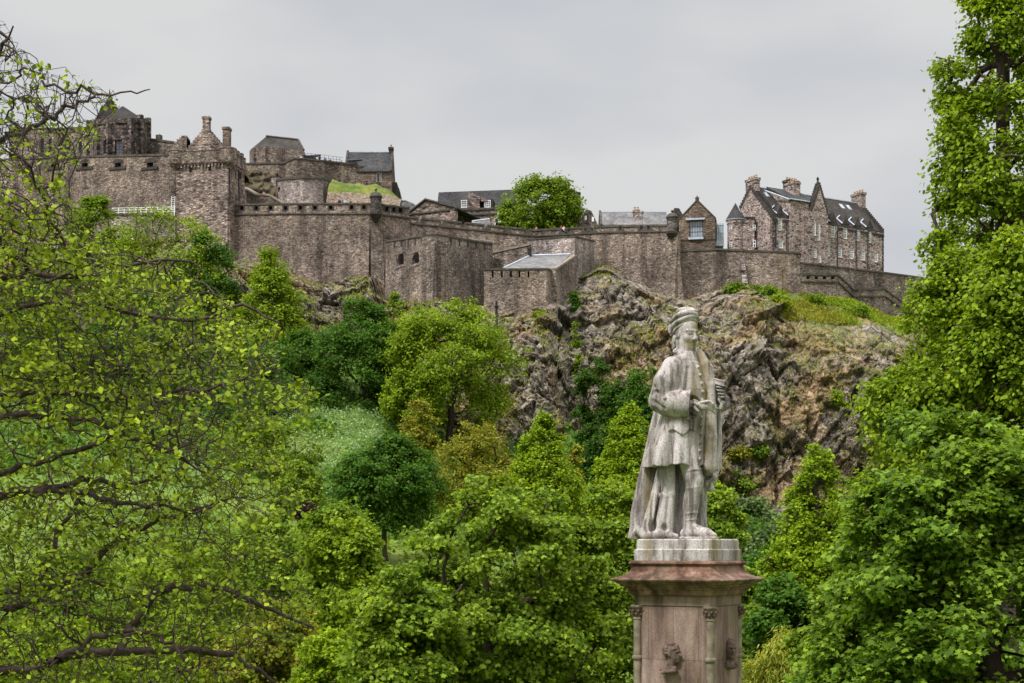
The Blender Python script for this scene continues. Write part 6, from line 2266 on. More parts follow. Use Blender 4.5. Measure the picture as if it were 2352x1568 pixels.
for q in (-1, 1):
    s.ell(H(0.085, q * 0.055, -0.055), (0.045, 0.04, 0.042), hax, 0.03)
    s.cap(H(0.132, q * 0.018, 0.032), H(0.102, q * 0.08, 0.030), 0.018, 0.015, 0.012)
    s.ell(H(0.146, q * 0.046, -0.002), (0.036, 0.036, 0.025), hax, 0.010, cut=True)
    s.ell(H(0.106, q * 0.045, -0.004), (0.027, 0.03, 0.02), hax, 0.004)
    s.cap(H(0.128, q * 0.022, 0.008), H(0.112, q * 0.072, 0.006), 0.009, 0.008, 0.008)
    s.ell(H(-0.015, q * 0.118, -0.02), (0.034, 0.018, 0.048), hax, 0.01)
    s.ell(H(-0.010, q * 0.137, -0.012), (0.016, 0.012, 0.024), hax, 0.006, cut=True)
    s.ell(H(0.158, q * 0.019, -0.066), (0.018, 0.015, 0.014), hax, 0.012)
s.cap(H(0.138, 0, 0.012), H(0.176, 0, -0.058), 0.015, 0.022, 0.015)
s.cap(H(0.140, 0.036, -0.112), H(0.140, -0.036, -0.112), 0.011, None, 0.004, cut=True)
s.cap(H(0.150, 0.03, -0.145), H(0.150, -0.03, -0.145), 0.012, None, 0.01, cut=True)
s.cap(H(0.128, 0.028, -0.100), H(0.134, -0.028, -0.100), 0.011, None, 0.01)
s.cap(H(0.124, 0.026, -0.124), H(0.130, -0.026, -0.124), 0.013, None, 0.01)
s.cap(H(-0.03, 0, -0.10), B(0, 0.01, 2.10), 0.098, 0.12, 0.05)
# torso core (inside the coat) joins neck, arms and legs
s.cap(B(0, 0, 2.05), B(0, 0, 1.25), 0.16, 0.16, 0.05)
s.cap(B(-0.26, 0, 2.0), B(0.26, 0, 2.0), 0.10, 0.10, 0.05)
s.chain([B(-0.28, 0, 2.0), B(-0.37, -0.10, 1.60), B(-0.17, 0.27, 1.545)], [0.09, 0.08, 0.05])
s.chain([B(0.28, 0, 2.0), B(0.38, 0.02, 1.60), B(0.25, 0.30, 1.70)], [0.09, 0.08, 0.05])
# legs
for l, kn, an, sg_ in ((-0.12, 0.20, 0.135, -1), (0.12, 0.05, -0.05, 1)):
    s.chain([B(l * 0.9, 0, 1.25), B(l, kn * 0.9, 0.74), B(l, kn, 0.60), B(l, an + 0.01, 0.16), B(l, an, 0.08)], [0.15, 0.108, 0.092, 0.058, 0.062], 0.03)
    s.ell(B(l, kn * 0.5 + an * 0.5 - 0.045, 0.42), (0.062, 0.07, 0.15), (Fb, Lb, U), 0.05)
    s.ell(B(l, kn + 0.06, 0.67), (0.05, 0.06, 0.06), (Fb, Lb, U), 0.04)
    for zz, rr_ in ((0.80, 0.114), (0.60, 0.097), (0.30, 0.073), (0.22, 0.066)):
        ff = np.interp(zz, [0.16, 0.60, 0.74], [an + 0.01, kn, kn * 0.9])
        s.ring(B(l, ff, zz), rr_, rr_, 0.006, Fb, Lb, (0.1, 0.1), 0.01)
    tq = l * 1.15
    s.chain([B(l, an - 0.06, 0.06), B(l, an + 0.10, 0.085), B(tq, an + 0.24, 0.058), B(tq, an + 0.35, 0.038)], [0.062, 0.068, 0.06, 0.03], 0.04)
    s.box(B(tq, an + 0.13, 0.008), (0.25, 0.055, 0.014), (Fb, Lb, U), 0.01, 0.004)
    s.ring(B(l, an + 0.13, 0.125), 0.055, 0.06, 0.014, Fb, Lb, (-0.5, 0), 0.008)
# right hand, held out open, five fingers
pc = B(-0.145, 0.345, 1.535)
s.ell(pc, (0.072, 0.034, 0.05), ((0.98, -0.1, -0.15), (0.1, 0.98, 0), (0.15, 0, 0.98)), 0.03)
for k_, (ln, dz) in enumerate(((0.088, 0.026), (0.10, 0.006), (0.095, -0.014), (0.078, -0.034))):
    a = pc + np.array((0.055, -0.022 + 0.006 * k_, dz))
    b = a + np.array((ln * 0.55, -0.010 + 0.006 * k_, -0.004 - 0.006 * k_))
    c_ = b + np.array((ln * 0.50, 0.022, -0.022 - 0.004 * k_))
    s.cap(a, b, 0.0155, 0.014, 0.008)
    s.cap(b, c_, 0.0135, 0.010, 0.003)
s.chain([pc + np.array((-0.03, -0.02, 0.04)), pc + np.array((0.035, -0.045, 0.052)), pc + np.array((0.085, -0.035, 0.044))], [0.02, 0.016, 0.012], 0.01)
# left hand round the book
lc = np.array((0.385, -0.035, 1.70))
s.cap(B(0.25, 0.30, 1.70), lc, 0.055, 0.045, 0.03)
s.ell(lc, (0.05, 0.045, 0.055), None, 0.03)
for k_ in range(4):
    a = lc + np.array((0.035, -0.035, 0.055 - 0.036 * k_))
    b = a + np.array((-0.015, -0.055, 0.012))
    c_ = b + np.array((-0.085 + 0.010 * k_, -0.012, 0.012 - 0.004 * k_))
    s.cap(a, b, 0.017, 0.016, 0.006)
    s.cap(b, c_, 0.0155, 0.012, 0.003)
s.chain([lc + np.array((0.0, 0.02, 0.05)), lc + np.array((-0.04, 0.03, 0.10)), lc + np.array((-0.085, 0.0, 0.118))], [0.02, 0.017, 0.013], 0.01)
place(s, "body", M['marble'], statue, SO, 1)

# --- hair at the nape
s = Sculpt((-0.3, -0.25, 2.2), (0.1, 0.2, 2.5), 0.008)
for f, q, z, r in ((-0.12, 0.06, -0.06, 0.05), (-0.10, 0.095, -0.09, 0.035), (-0.13, 0.03, -0.10, 0.055), (-0.085, 0.09, -0.125, 0.03), (-0.13, 0.06, -0.14, 0.042), (-0.145, 0.0, -0.13, 0.05), (-0.12, -0.05, -0.1, 0.05), (-0.10, 0.085, -0.155, 0.025), (-0.06, 0.11, -0.075, 0.022)):
    s.cap(H(f, q, z + 0.03), H(f - 0.012, q + 0.006, z - 0.03), r * 0.8, r * 0.6, 0.008)
place(s, "hair", M['marble'], statue, SO, 0)

# --- wound cap
s = Sculpt((-0.3, -0.28, 2.35), (0.25, 0.28, 2.78), 0.008)
s.ell(H(-0.04, 0, 0.15), (0.132, 0.122, 0.130), ((0.93 * Fh[0], 0.93 * Fh[1], 0.36), Rh, (-0.36 * Fh[0], -0.36 * Fh[1], 0.93)), 0.0)
for z0, ra, rb, r, tf, ts in ((0.055, 0.142, 0.124, 0.022, 0.36, -0.05), (0.088, 0.150, 0.133, 0.024, 0.34, 0.12), (0.124, 0.156, 0.139, 0.025, 0.30, -0.10), (0.162, 0.155, 0.138, 0.026, 0.26, 0.14), (0.198, 0.142, 0.126, 0.027, 0.2, -0.08), (0.228, 0.108, 0.098, 0.028, 0.14, 0.1), (0.246, 0.05, 0.045, 0.03, 0.08, 0)):
    s.ring(H(-0.046, 0, 0.05 + (z0 - 0.05) * 1.12), ra * 0.91, rb * 0.96, r, Fh, Rh, (tf, ts), 0.006)
s.chain([H(-0.19, 0.05, 0.10), H(-0.2, 0.09, 0.05), H(-0.17, 0.11, 0.0)], [0.035, 0.035, 0.02], 0.01)
s.chain([H(-0.19, 0.02, 0.05), H(-0.19, 0.06, 0.0), H(-0.16, 0.10, -0.03)], [0.035, 0.03, 0.018], 0.01)
place(s, "wound_cap", M['marble'], statue, SO, 0)

# --- coat with sleeves, cuffs, collar, pocket flap and buttons
s = Sculpt((-0.66, -0.56, 0.76), (0.56, 0.56, 2.38), 0.0085)
kn = [(0.84, 0, -0.10, 0.435, 0.335), (1.05, 0, -0.08, 0.405, 0.315), (1.3, 0, -0.04, 0.35, 0.28), (1.5, 0, 0.0, 0.315, 0.25), (1.75, 0, 0.01, 0.32, 0.255), (1.95, 0, 0.0, 0.325, 0.225),
      (2.06, 0, 0.0, 0.285, 0.19), (2.12, 0, 0.0, 0.20, 0.155), (2.17, 0, 0.01, 0.14, 0.13), (2.20, 0, 0.01, 0.115, 0.115)]
KN = [(z, *B(l, f, z)[:2], a, b) for z, l, f, a, b in kn]


def coat_fold(th, Z):
    am = np.clip((1.42 - Z) / 0.58, 0, 1) ** 0.9
    front = np.exp(-(th / 0.62) ** 2)
    fl = am * (1 - 0.9 * front) * (0.36 * (np.abs(np.sin(3.6 * th + 0.6 + 0.5 * Z)) ** 1.2 - 0.6) + 0.03 * np.sin(13 * th + 2 * Z))
    up = np.clip((Z - 1.45) / 0.3, 0, 1)
    return fl + up * 0.012 * np.sin(9 * th + 6 * Z) + 0.02 * np.sin(5 * Z + 2 * th)


s.loft(KN, Fb, Lb, coat_fold, 0.0)
sl, (X, Y, Z) = s.sub((-0.66, -0.56, 0.76), (0.56, 0.56, 0.98))
s.F[sl] = np.maximum(s.F[sl], 0.845 + 0.022 * np.sin(15 * X + 9 * Y) + 0.05 * np.clip(-X - 0.1, 0, 1) * np.sin(24 * X) - Z)
# hollow under the hem
s.loft([(0.7, *B(0, -0.10, 0)[:2], 0.395, 0.295), (0.95, *B(0, -0.09, 0)[:2], 0.37, 0.28), (1.08, *B(0, -0.08, 0)[:2], 0.2, 0.15)], Fb, Lb, coat_fold, 0.0, cut=True)
# sleeves
s.chain([B(-0.27, 0.0, 2.0), B(-0.345, -0.05, 1.82), B(-0.375, -0.10, 1.62)], [0.128, 0.14, 0.132], 0.03)
s.cap(B(-0.375, -0.10, 1.60), B(-0.225, 0.19, 1.56), 0.135, 0.15, 0.03, flat=True)
s.cap(B(-0.335, -0.02, 1.575), B(-0.215, 0.205, 1.555), 0.158, 0.172, 0.004, flat=True)
s.cap(B(-0.215, 0.20, 1.555), B(-0.19, 0.25, 1.55), 0.115, 0.12, 0.0, cut=True)
for a, b, r in ((B(-0.50, -0.10, 1.70), B(-0.36, 0.06, 1.69), 0.022), (B(-0.52, -0.16, 1.77), B(-0.38, 0.0, 1.75), 0.016), (B(-0.52, -0.12, 1.60), B(-0.47, 0.02, 1.50), 0.018)):
    s.cap(a, b, r, r * 0.5, 0.03, cut=True)
s.chain([B(0.28, 0.0, 2.0), B(0.37, 0.0, 1.8), B(0.39, 0.02, 1.60)], [0.125, 0.135, 0.125], 0.03)
s.cap(B(0.39, 0.02, 1.60), B(0.27, 0.25, 1.69), 0.125, 0.105, 0.03, flat=True)
# arm pit shadow line, collar, front edge, buttons
s.cap(B(-0.20, 0.17, 1.98), B(-0.255, 0.16, 1.66), 0.022, 0.03, 0.03, cut=True)
s.ring(B(0, 0.01, 2.165), 0.140, 0.140, 0.018, Fb, Lb, (-0.40, 0), 0.004)
s.ring(B(0, 0.01, 2.185), 0.128, 0.128, 0.016, Fb, Lb, (-0.40, 0), 0.01)
s.ring(B(0, 0.01, 2.205), 0.116, 0.116, 0.013, Fb, Lb, (-0.40, 0), 0.01)


def front(z, l=0.0):
    a, b = np.interp(z, [k_[0] for k_ in kn], [k_[3] for k_ in kn]), np.interp(z, [k_[0] for k_ in kn], [k_[4] for k_ in kn])
    f0 = np.interp(z, [k_[0] for k_ in kn], [k_[2] for k_ in kn])
    e = 1.0 + float(coat_fold(np.array(math.atan2(l / a, 1.0)), np.array(z)))
    return B(l, f0 + b * e * math.sqrt(max(0.05, 1 - (l / a / e) ** 2)), z)


zz = np.linspace(2.12, 0.86, 15)
for z0, z1 in zip(zz[:-1], zz[1:]):
    s.cap(front(z0, 0.015) + Fb * 0.012, front(z1, 0.015) + Fb * 0.012, 0.011, None, 0.004, cut=True)
for z0 in np.arange(0.93, 2.10, 0.098):
    s.ell(front(z0, -0.045) + Fb * 0.004, (0.022, 0.022, 0.022), None, 0.004)
for dl in (0.0, 0.10):                                       # cuff buttons
    s.ell(B(-0.475 + 0.7 * dl, 0.03 + dl * 0.9, 1.62 - dl * 0.5), (0.024, 0.024, 0.024), None, 0.004)
# pocket flap with a scalloped edge on the near side
sl, (X, Y, Z) = s.sub((-0.30, -0.6, 1.16), (0.08, 0.0, 1.44))
edge_z = 1.215 + 0.03 * np.abs((X + 0.105) / 0.16) - 0.022 * np.cos((X + 0.105) / 0.155 * math.pi * 1.5)
inside = np.minimum(np.minimum((X + 0.262), (0.055 - X)), np.minimum(Z - edge_z, 1.40 - Z + 0.05 * X))
s.F[sl] -= (np.clip(inside / 0.012, 0, 1) * 0.022 * (Y < 0.05)).astype(np.float32)
# lace at the wrist
for k_ in range(7):
    an = k_ / 7 * 2 * math.pi
    p = B(-0.195, 0.245, 1.55) + np.array((0.0, 0.055 * math.cos(an), 0.06 * math.sin(an) - 0.01))
    s.cap(p, p + np.array((0.035, 0.01 * math.cos(an), 0.02 * math.sin(an) - 0.03)), 0.022, 0.017, 0.008)
s.chain([B(-0.20, 0.245, 1.52), B(-0.20, 0.26, 1.46), B(-0.195, 0.27, 1.425)], [0.026, 0.022, 0.014], 0.008)
place(s, "coat", M['marble'], statue, SO, 0)

# --- cloak: back, train, lapel and the part over the left arm
s = Sculpt((-0.78, -0.45, -0.02), (0.58, 0.66, 2.24), 0.009)
CK = [(0.0, -0.215, 0.20, 0.425, 0.30), (0.12, -0.21, 0.21, 0.41, 0.285), (0.3, -0.215, 0.215, 0.40, 0.27), (0.6, -0.175, 0.22, 0.378, 0.26), (1.0, -0.115, 0.21, 0.362, 0.25), (1.4, -0.06, 0.20, 0.345, 0.235), (1.7, -0.02, 0.18, 0.318, 0.22), (2.0, 0.0, 0.13, 0.29, 0.19), (2.15, 0.02, 0.09, 0.2, 0.13)]


def cloak_fold(th, Z):
    am = np.clip((2.0 - Z) / 1.3, 0.1, 1)
    w = 6.0 * th + 0.9 * np.sin(1.6 * Z + 1.0) + 0.5
    return am * (0.46 * (np.abs(np.sin(w)) ** 1.25 - 0.62) + 0.06 * np.sin(2.7 * w + 1.3)) + 0.03 * np.sin(7 * Z + 3 * th) * np.clip(0.5 - Z, 0, 0.5)


s.loft(CK, np.array((0, -1.0, 0)), np.array((1.0, 0, 0)), cloak_fold, 0.0)
# folds that hang between the coat and the ground on the near side
for top, bot, r0, r1 in (((-0.30, -0.05, 0.98), (-0.52, -0.12, 0.05), 0.035, 0.065), ((-0.25, -0.10, 0.95), (-0.36, -0.17, 0.05), 0.04, 0.06), ((-0.20, -0.10, 0.98), (-0.245, -0.15, 0.06), 0.04, 0.05)):
    mid = (np.array(top) + np.array(bot)) / 2 + np.array((0.015, 0.0, 0))
    s.chain([np.array(top), mid, np.array(bot)], [r0, (r0 + r1) / 2, r1], 0.02)
s.chain([(-0.63, 0.05, 0.03), (-0.57, -0.07, 0.10), (-0.50, -0.16, 0.03), (-0.40, -0.20, 0.035)], [0.04, 0.05, 0.045, 0.04], 0.03)
s.chain([(-0.42, -0.20, 0.04), (-0.34, -0.22, 0.05), (-0.28, -0.15, 0.11)], [0.05, 0.05, 0.03], 0.02)
s.chain([(-0.28, -0.15, 0.09), (-0.24, -0.21, 0.035), (-0.16, -0.19, 0.03)], [0.035, 0.045, 0.03], 0.02)
s.ell((-0.43, -0.15, 0.15), (0.05, 0.05, 0.08), None, 0.02, cut=True)
s.ell((-0.30, -0.19, 0.13), (0.035, 0.05, 0.05), None, 0.02, cut=True)
# lapel strip down the front
s.chain([B(0.05, 0.16, 2.20), B(0.075, 0.225, 2.05), B(0.10, 0.275, 1.8), B(0.115, 0.28, 1.5), B(0.11, 0.28, 1.2), B(0.115, 0.265, 0.85)], [0.04, 0.056, 0.062, 0.066, 0.076, 0.086], 0.02)
s.chain([B(0.13, 0.13, 2.16), B(0.24, 0.08, 2.09), B(0.36, 0.06, 1.93), B(0.43, 0.08, 1.68)], [0.06, 0.085, 0.095, 0.08], 0.03)
s.chain([B(0.17, 0.22, 2.02), B(0.19, 0.25, 1.7), B(0.19, 0.24, 1.3), B(0.20, 0.22, 0.86)], [0.05, 0.05, 0.055, 0.06], 0.02)
s.chain([B(0.44, 0.10, 1.62), B(0.45, 0.15, 1.45), B(0.45, 0.16, 1.25), B(0.47, 0.14, 0.86)], [0.085, 0.065, 0.055, 0.06], 0.02)
s.chain([B(0.40, 0.17, 1.52), B(0.37, 0.19, 1.25), B(0.38, 0.18, 0.84)], [0.06, 0.04, 0.045], 0.012)
s.chain([B(0.30, 0.19, 1.5), B(0.29, 0.20, 1.2), B(0.30, 0.19, 0.84)], [0.05, 0.045, 0.05], 0.02)
s.chain([B(0.20, 0.19, 0.80), B(0.30, 0.19, 0.70), B(0.45, 0.15, 0.84)], [0.06, 0.05, 0.04], 0.015)
s.chain([B(0.30, 0.10, 0.85), B(0.33, 0.12, 0.68), B(0.40, 0.10, 0.85)], [0.08, 0.06, 0.06], 0.02)
s.ring(B(0.24, 0.2, 0.69), 0.055, 0.05, 0.026, Fb, Lb, (0.6, 0.2), 0.01)
s.chain([B(0.20, 0.18, 0.66), B(0.27, 0.18, 0.60), B(0.31, 0.17, 0.66)], [0.045, 0.04, 0.03], 0.015)
for a, b, r in (((-0.44, -0.08, 0.95), (-0.58, -0.08, 0.2), 0.02), ((-0.38, -0.12, 0.95), (-0.45, -0.14, 0.2), 0.018), ((-0.29, -0.12, 0.95), (-0.31, -0.16, 0.22), 0.02), ((-0.12, -0.04, 0.9), (-0.13, -0.06, 0.06), 0.075), ((0.11, 0.0, 0.8), (0.09, -0.02, 0.1), 0.045)):
    s.cap(a, b, r, r, 0.02, cut=True)
place(s, "cloak", M['marble'], statue, SO, 0)

# --- book and the roll of drapery held under it
s = Sculpt((0.2, -0.22, 1.45), (0.56, 0.16, 1.95), 0.007)
bax = ((0.90, -0.32, -0.30), (0.33, 0.94, 0), (0.28, -0.10, 0.95))
s.box((0.345, -0.060, 1.868), (0.115, 0.080, 0.009), bax, 0.003)
s.box((0.340, -0.060, 1.842), (0.106, 0.072, 0.024), bax, 0.002)
s.box((0.337, -0.060, 1.816), (0.115, 0.080, 0.009), bax, 0.003)
place(s, "book", M['marble'], statue, SO, 0)
s = Sculpt((0.2, -0.25, 1.4), (0.58, 0.2, 1.8), 0.009)
s.chain([(0.40, 0.02, 1.70), (0.45, -0.02, 1.64), (0.455, -0.04, 1.56), (0.40, -0.07, 1.52)], [0.045, 0.045, 0.04, 0.03], 0.01)
s.chain([(0.36, -0.07, 1.64), (0.40, -0.10, 1.59), (0.37, -0.10, 1.53)], [0.03, 0.03, 0.024], 0.008)
place(s, "drapery_roll", M['marble'], statue, SO, 0)

# ------------------------------------------------------------------ pedestal
PSI = R(-29.2)
n1 = np.array((math.sin(PSI), -math.cos(PSI)))              # left face looks this way
n2_ = np.array((math.cos(PSI), math.sin(PSI)))              # right face
PC = np.array((Xof(1581, YS), YS))


def oct_ring(h, ch, z):
    pts = []
    for a, b in ((-n2_, n1), (n1, n2_), (n2_, -n1), (-n1, -n2_)):
        pts.append((*(PC + b * h * 1 + a * (h - ch)), z) if False else (*(PC + a * (h - ch) + b * h), z))
        if True:
            pass
    out = []
    for a, b in ((n1, -n2_), (n1, n2_), (n2_, n1), (n2_, -n1), (-n1, n2_), (-n1, -n2_), (-n2_, -n1), (-n2_, n1)):
        out.append((*(PC + a * h + b * (h - ch)), z))
    return out


def oct_loft(mb, secs):
    vs = []
    for h, ch, z in secs:
        vs += oct_ring(h, ch, z)
    fs = []
    for k in range(len(secs) - 1):
        for i_ in range(8):
            i2 = (i_ + 1) % 8
            fs.append((k * 8 + i2, k * 8 + i_, (k + 1) * 8 + i_, (k + 1) * 8 + i2))
    fs.append(tuple(range(8)))
    fs.append(tuple(range((len(secs) - 1) * 8, len(secs) * 8))[::-1])
    mb.add(vs, [f[::-1] for f in fs])


def face_pt(nf, u, w, z):
    """u along the face (to the right as seen), w out of it"""
    side = n2_ if nf is n1 else -n1
    return np.array((*(PC + nf * w + side * u), z))


t = NT("red_sandstone")
a1 = t.noise(t.pos(), 7.0, 6.0, 0.65)
a2 = t.noise(t.pos((1, 1, 0.6)), 2.2, 4.0)
c = t.ramp(a1, [(0.28, (0.05, 0.026, 0.02)), (0.45, (0.155, 0.082, 0.056)), (0.6, (0.27, 0.158, 0.112)), (0.75, (0.35, 0.245, 0.18))])
c = t.mix(t.ramp(a2, [(0.4, 0), (0.62, 0.75)]), c, (0.13, 0.10, 0.068))
a3 = t.noise(t.pos((1, 1, 0.3)), 6.0, 4.0, 0.6)
c = t.mix(1.0, c, t.ramp(a3, [(0.36, (0.42, 0.38, 0.36)), (0.52, (1, 1, 1))]), 'MULTIPLY')
M['redstone'] = t.bsdf(c, 0.92, t.bump(a1, 0.5, 0.012))
t = NT("buff_sandstone_panels")
P_ = t.pos((1, 1, 1), (0, 0, -PSI))
sp = t.n("ShaderNodeSeparateXYZ", {"Vector": P_})
uv = t.n("ShaderNodeCombineXYZ", {0: t.math('ADD', sp.outputs[0], sp.outputs[1]), 1: sp.outputs[2], 2: 0.0}).outputs[0]
br = t.n("ShaderNodeTexBrick", {"Vector": uv, "Color1": (1, 1, 1), "Color2": (0.82, 0.8, 0.8), "Mortar": (0.5, 0.47, 0.45), "Scale": 1.0, "Mortar Size": 0.0035, "Brick Width": 0.31, "Row Height": 0.62, "Bias": 0.0, "Mortar Smooth": 0.1}, offset=0.5, squash=1.0)
b1 = t.noise(t.pos((1, 1, 0.35)), 3.0, 5.0, 0.6)
b2 = t.noise(t.pos(), 60.0, 3.0, 0.6)
b3 = t.noise(t.pos((2.5, 2.5, 0.5)), 1.6, 4.0)
c = t.ramp(b1, [(0.3, (0.115, 0.076, 0.062)), (0.46, (0.225, 0.15, 0.122)), (0.6, (0.33, 0.235, 0.195)), (0.75, (0.43, 0.335, 0.285))])
c = t.mix(t.ramp(b3, [(0.5, 0), (0.7, 0.6)]), c, (0.22, 0.185, 0.11))
b4 = t.noise(t.pos((1, 1, 0.12)), 5.0, 4.0, 0.6)
c = t.mix(1.0, c, t.ramp(b4, [(0.36, (0.5, 0.46, 0.44)), (0.54, (1, 1, 1))]), 'MULTIPLY')
c = t.mix(1.0, c, br.outputs["Color"], 'MULTIPLY')
c = t.mix(1.0, c, t.ramp(b2, [(0.3, 0.72), (0.7, 1.22)]), 'MULTIPLY')
M['buff'] = t.bsdf(c, 0.9, t.bump(t.math('ADD', b2, br.outputs["Fac"]), 0.25, 0.006))
M['olive_stone'] = m_plain("olive_weathered_shaft", (0.20, 0.165, 0.115), 0.85, 0.4, 9.0)
M['carved'] = m_plain("dark_carved_stone", (0.12, 0.08, 0.062), 0.9, 0.55, 16.0)

ped = empty("pedestal", (PC[0], PC[1], 0.0), "tall square sandstone pedestal with red moulded cap, corner columns and carved heads under the statue", "pedestal")
mb = MB()
oct_loft(mb, [(0.485, 0.012, 4.862), (0.488, 0.012, 4.985), (0.476, 0.02, 4.995), (0.468, 0.02, 5.0), (0.466, 0.03, 5.10), (0.452, 0.05, SO[2] - 0.002)])
mb.build("plinth", M['marble'], ped)
mb = MB()
oct_loft(mb, [(h_ if h_ < 0.56 else 0.56 + (h_ - 0.56) * 1.36, c_, z_) for h_, c_, z_ in [(0.50, 0.05, 4.455), (0.545, 0.06, 4.47), (0.552, 0.06, 4.50), (0.556, 0.06, 4.525), (0.576, 0.06, 4.532), (0.578, 0.06, 4.552), (0.604, 0.065, 4.565), (0.606, 0.065, 4.585), (0.636, 0.07, 4.60), (0.64, 0.07, 4.612),
              (0.672, 0.07, 4.63), (0.676, 0.07, 4.645), (0.668, 0.06, 4.652), (0.615, 0.06, 4.672), (0.572, 0.055, 4.70), (0.538, 0.05, 4.735), (0.515, 0.04, 4.78), (0.508, 0.035, 4.806), (0.528, 0.035, 4.815), (0.542, 0.035, 4.83), (0.535, 0.035, 4.85), (0.50, 0.03, 4.86)]])
mb.build("moulded_cap", M['redstone'], ped)
mb = MB()
oct_loft(mb, [(0.478, 0.10, 0.95), (0.478, 0.10, 4.33), (0.492, 0.045, 4.345), (0.492, 0.045, 4.454)])
mb.build("shaft", M['buff'], ped)
mb = MB()
oct_loft(mb, [(0.85, 0.02, -0.3), (0.85, 0.02, 0.3), (0.72, 0.02, 0.34), (0.70, 0.05, 0.7), (0.60, 0.06, 0.78), (0.52, 0.08, 0.949)])
mb.build("stepped_base", M['buff'], ped)
for sa_, sb_ in ((1, 1), (1, -1), (-1, 1), (-1, -1)):
    c = PC + n1 * 0.452 * sa_ + n2_ * 0.452 * sb_
    mb = MB()
    mb.lathe(c, [(0.075, 0.952), (0.075, 1.05), (0.047, 1.08), (0.046, 3.70), (0.056, 3.705), (0.066, 3.72), (0.066, 3.74), (0.056, 3.755), (0.047, 3.76), (0.045, 4.175), (0.054, 4.18), (0.054, 4.20), (0.046, 4.205)], 18)
    col = mb.build("corner_column", M['olive_stone'], ped, True)
    rg = np.random.default_rng(3)
    mb = MB()
    mb.lathe(c, [(0.046, 4.206), (0.05, 4.24), (0.062, 4.29), (0.075, 4.315)], 14)
    for k_ in range(16):                                    # curled leaves
        an = k_ / 8 * 2 * math.pi + (0.4 if k_ > 7 else 0)
        zc, ro = (4.245, 0.052) if k_ > 7 else (4.285, 0.066)
        p = np.array((c[0] + ro * math.cos(an), c[1] + ro * math.sin(an), zc))
        o_ = np.array((math.cos(an), math.sin(an), 0))
        mb.tube(p - (0, 0, 0.035), p + o_ * 0.012, 0.008, 0.018, 5)
        mb.tube(p + o_ * 0.012, p + o_ * 0.026 + (0, 0, -0.014), 0.017, 0.007, 5)
    q_ = mb.build("leafy_capital", M['carved'])
    q_.parent = col
    mb = MB()
    mb.lathe(c, [(0.078, 4.316), (0.084, 4.33), (0.084, 4.343)], 8)
    q_ = mb.build("abacus", M['olive_stone'])
    q_.parent = col


def bust(nf, u0, z0, turn, curls, seed, label):
    """a small head and shoulders standing out from the face; turn: where it looks along the face"""
    side = n2_ if nf is n1 else -n1
    E = (np.array((*side, 0)) * math.cos(turn) + np.array((*nf, 0)) * math.sin(turn))       # forward
    N = -np.array((*side, 0)) * math.sin(turn) + np.array((*nf, 0)) * math.cos(turn)
    s = Sculpt((-0.24, -0.24, -0.24), (0.24, 0.24, 0.24), 0.0075)
    P = lambda f, w, z: E * f + N * w + U * z
    ax = (E, N, U)
    s.ell(P(-0.012, 0, 0.075), (0.088, 0.07, 0.085), ax)
    s.ell(P(0.028, 0, 0.02), (0.058, 0.052, 0.075), ax, 0.03)
    s.ell(P(0.06, 0, -0.035), (0.025, 0.03, 0.024), ax, 0.02)
    s.cap(P(0.082, 0, 0.062), P(0.104, 0, 0.03), 0.009, 0.015, 0.01)
    for q in (-1, 1):
        s.ell(P(0.082, q * 0.026, 0.058), (0.02, 0.018, 0.012), ax, 0.008, cut=True)
        s.cap(P(0.078, q * 0.008, 0.078), P(0.062, q * 0.045, 0.074), 0.011, 0.009, 0.01)
        s.ell(P(-0.012, q * 0.07, 0.035), (0.018, 0.01, 0.026), ax, 0.006)
    s.cap(P(0.084, 0.02, 0.0), P(0.084, -0.02, 0.0), 0.005, None, 0.004, cut=True)
    s.cap(P(0.076, 0.016, -0.008), P(0.076, -0.016, -0.008), 0.009, None, 0.006)
    s.cap(P(0.078, 0.016, 0.009), P(0.078, -0.016, 0.009), 0.008, None, 0.006)
    s.cap(P(-0.01, 0, 0.0), P(-0.025, 0, -0.12), 0.052, 0.06, 0.03)
    s.ell(P(-0.03, 0, -0.15), (0.085, 0.10, 0.04), ax, 0.03)
    s.cap(P(0.06, 0.06, -0.11), P(-0.12, 0.05, -0.13), 0.022, 0.026, 0.01)
    s.cap(P(0.05, 0.07, -0.14), P(-0.10, 0.07, -0.17), 0.022, 0.022, 0.01)
    s.cap(P(0.03, -0.06, -0.12), P(-0.12, -0.04, -0.13), 0.024, 0.026, 0.01)
    rg = np.random.default_rng(seed)
    for _ in range(curls):
        d = unit(rg.normal(size=3) * (1, 1, 0.8) + (-0.55, 0, 0.45))
        p = P(-0.018, 0, 0.075) + E * d[0] * 0.092 + N * d[1] * 0.075 + U * d[2] * 0.092
        s.ell(p, rg.uniform(0.014, 0.024, 3), ax, 0.004)
    o = face_pt(nf, u0, 0.478 + 0.035, z0)
    ob = place(s, "carved_head", M['carved'], ped, o, 0)
    ob["label"] = label
    return ob


bust(n1, 0.02, 3.745, R(6), 46, 2, "curly haired carved head looking right")
bust(n2_, 0.035, 3.78, R(140), 14, 5, "carved head with short hair looking left")
d_, n_ = np.array((1.0, 0.0)), np.array((0.0, 1.0))
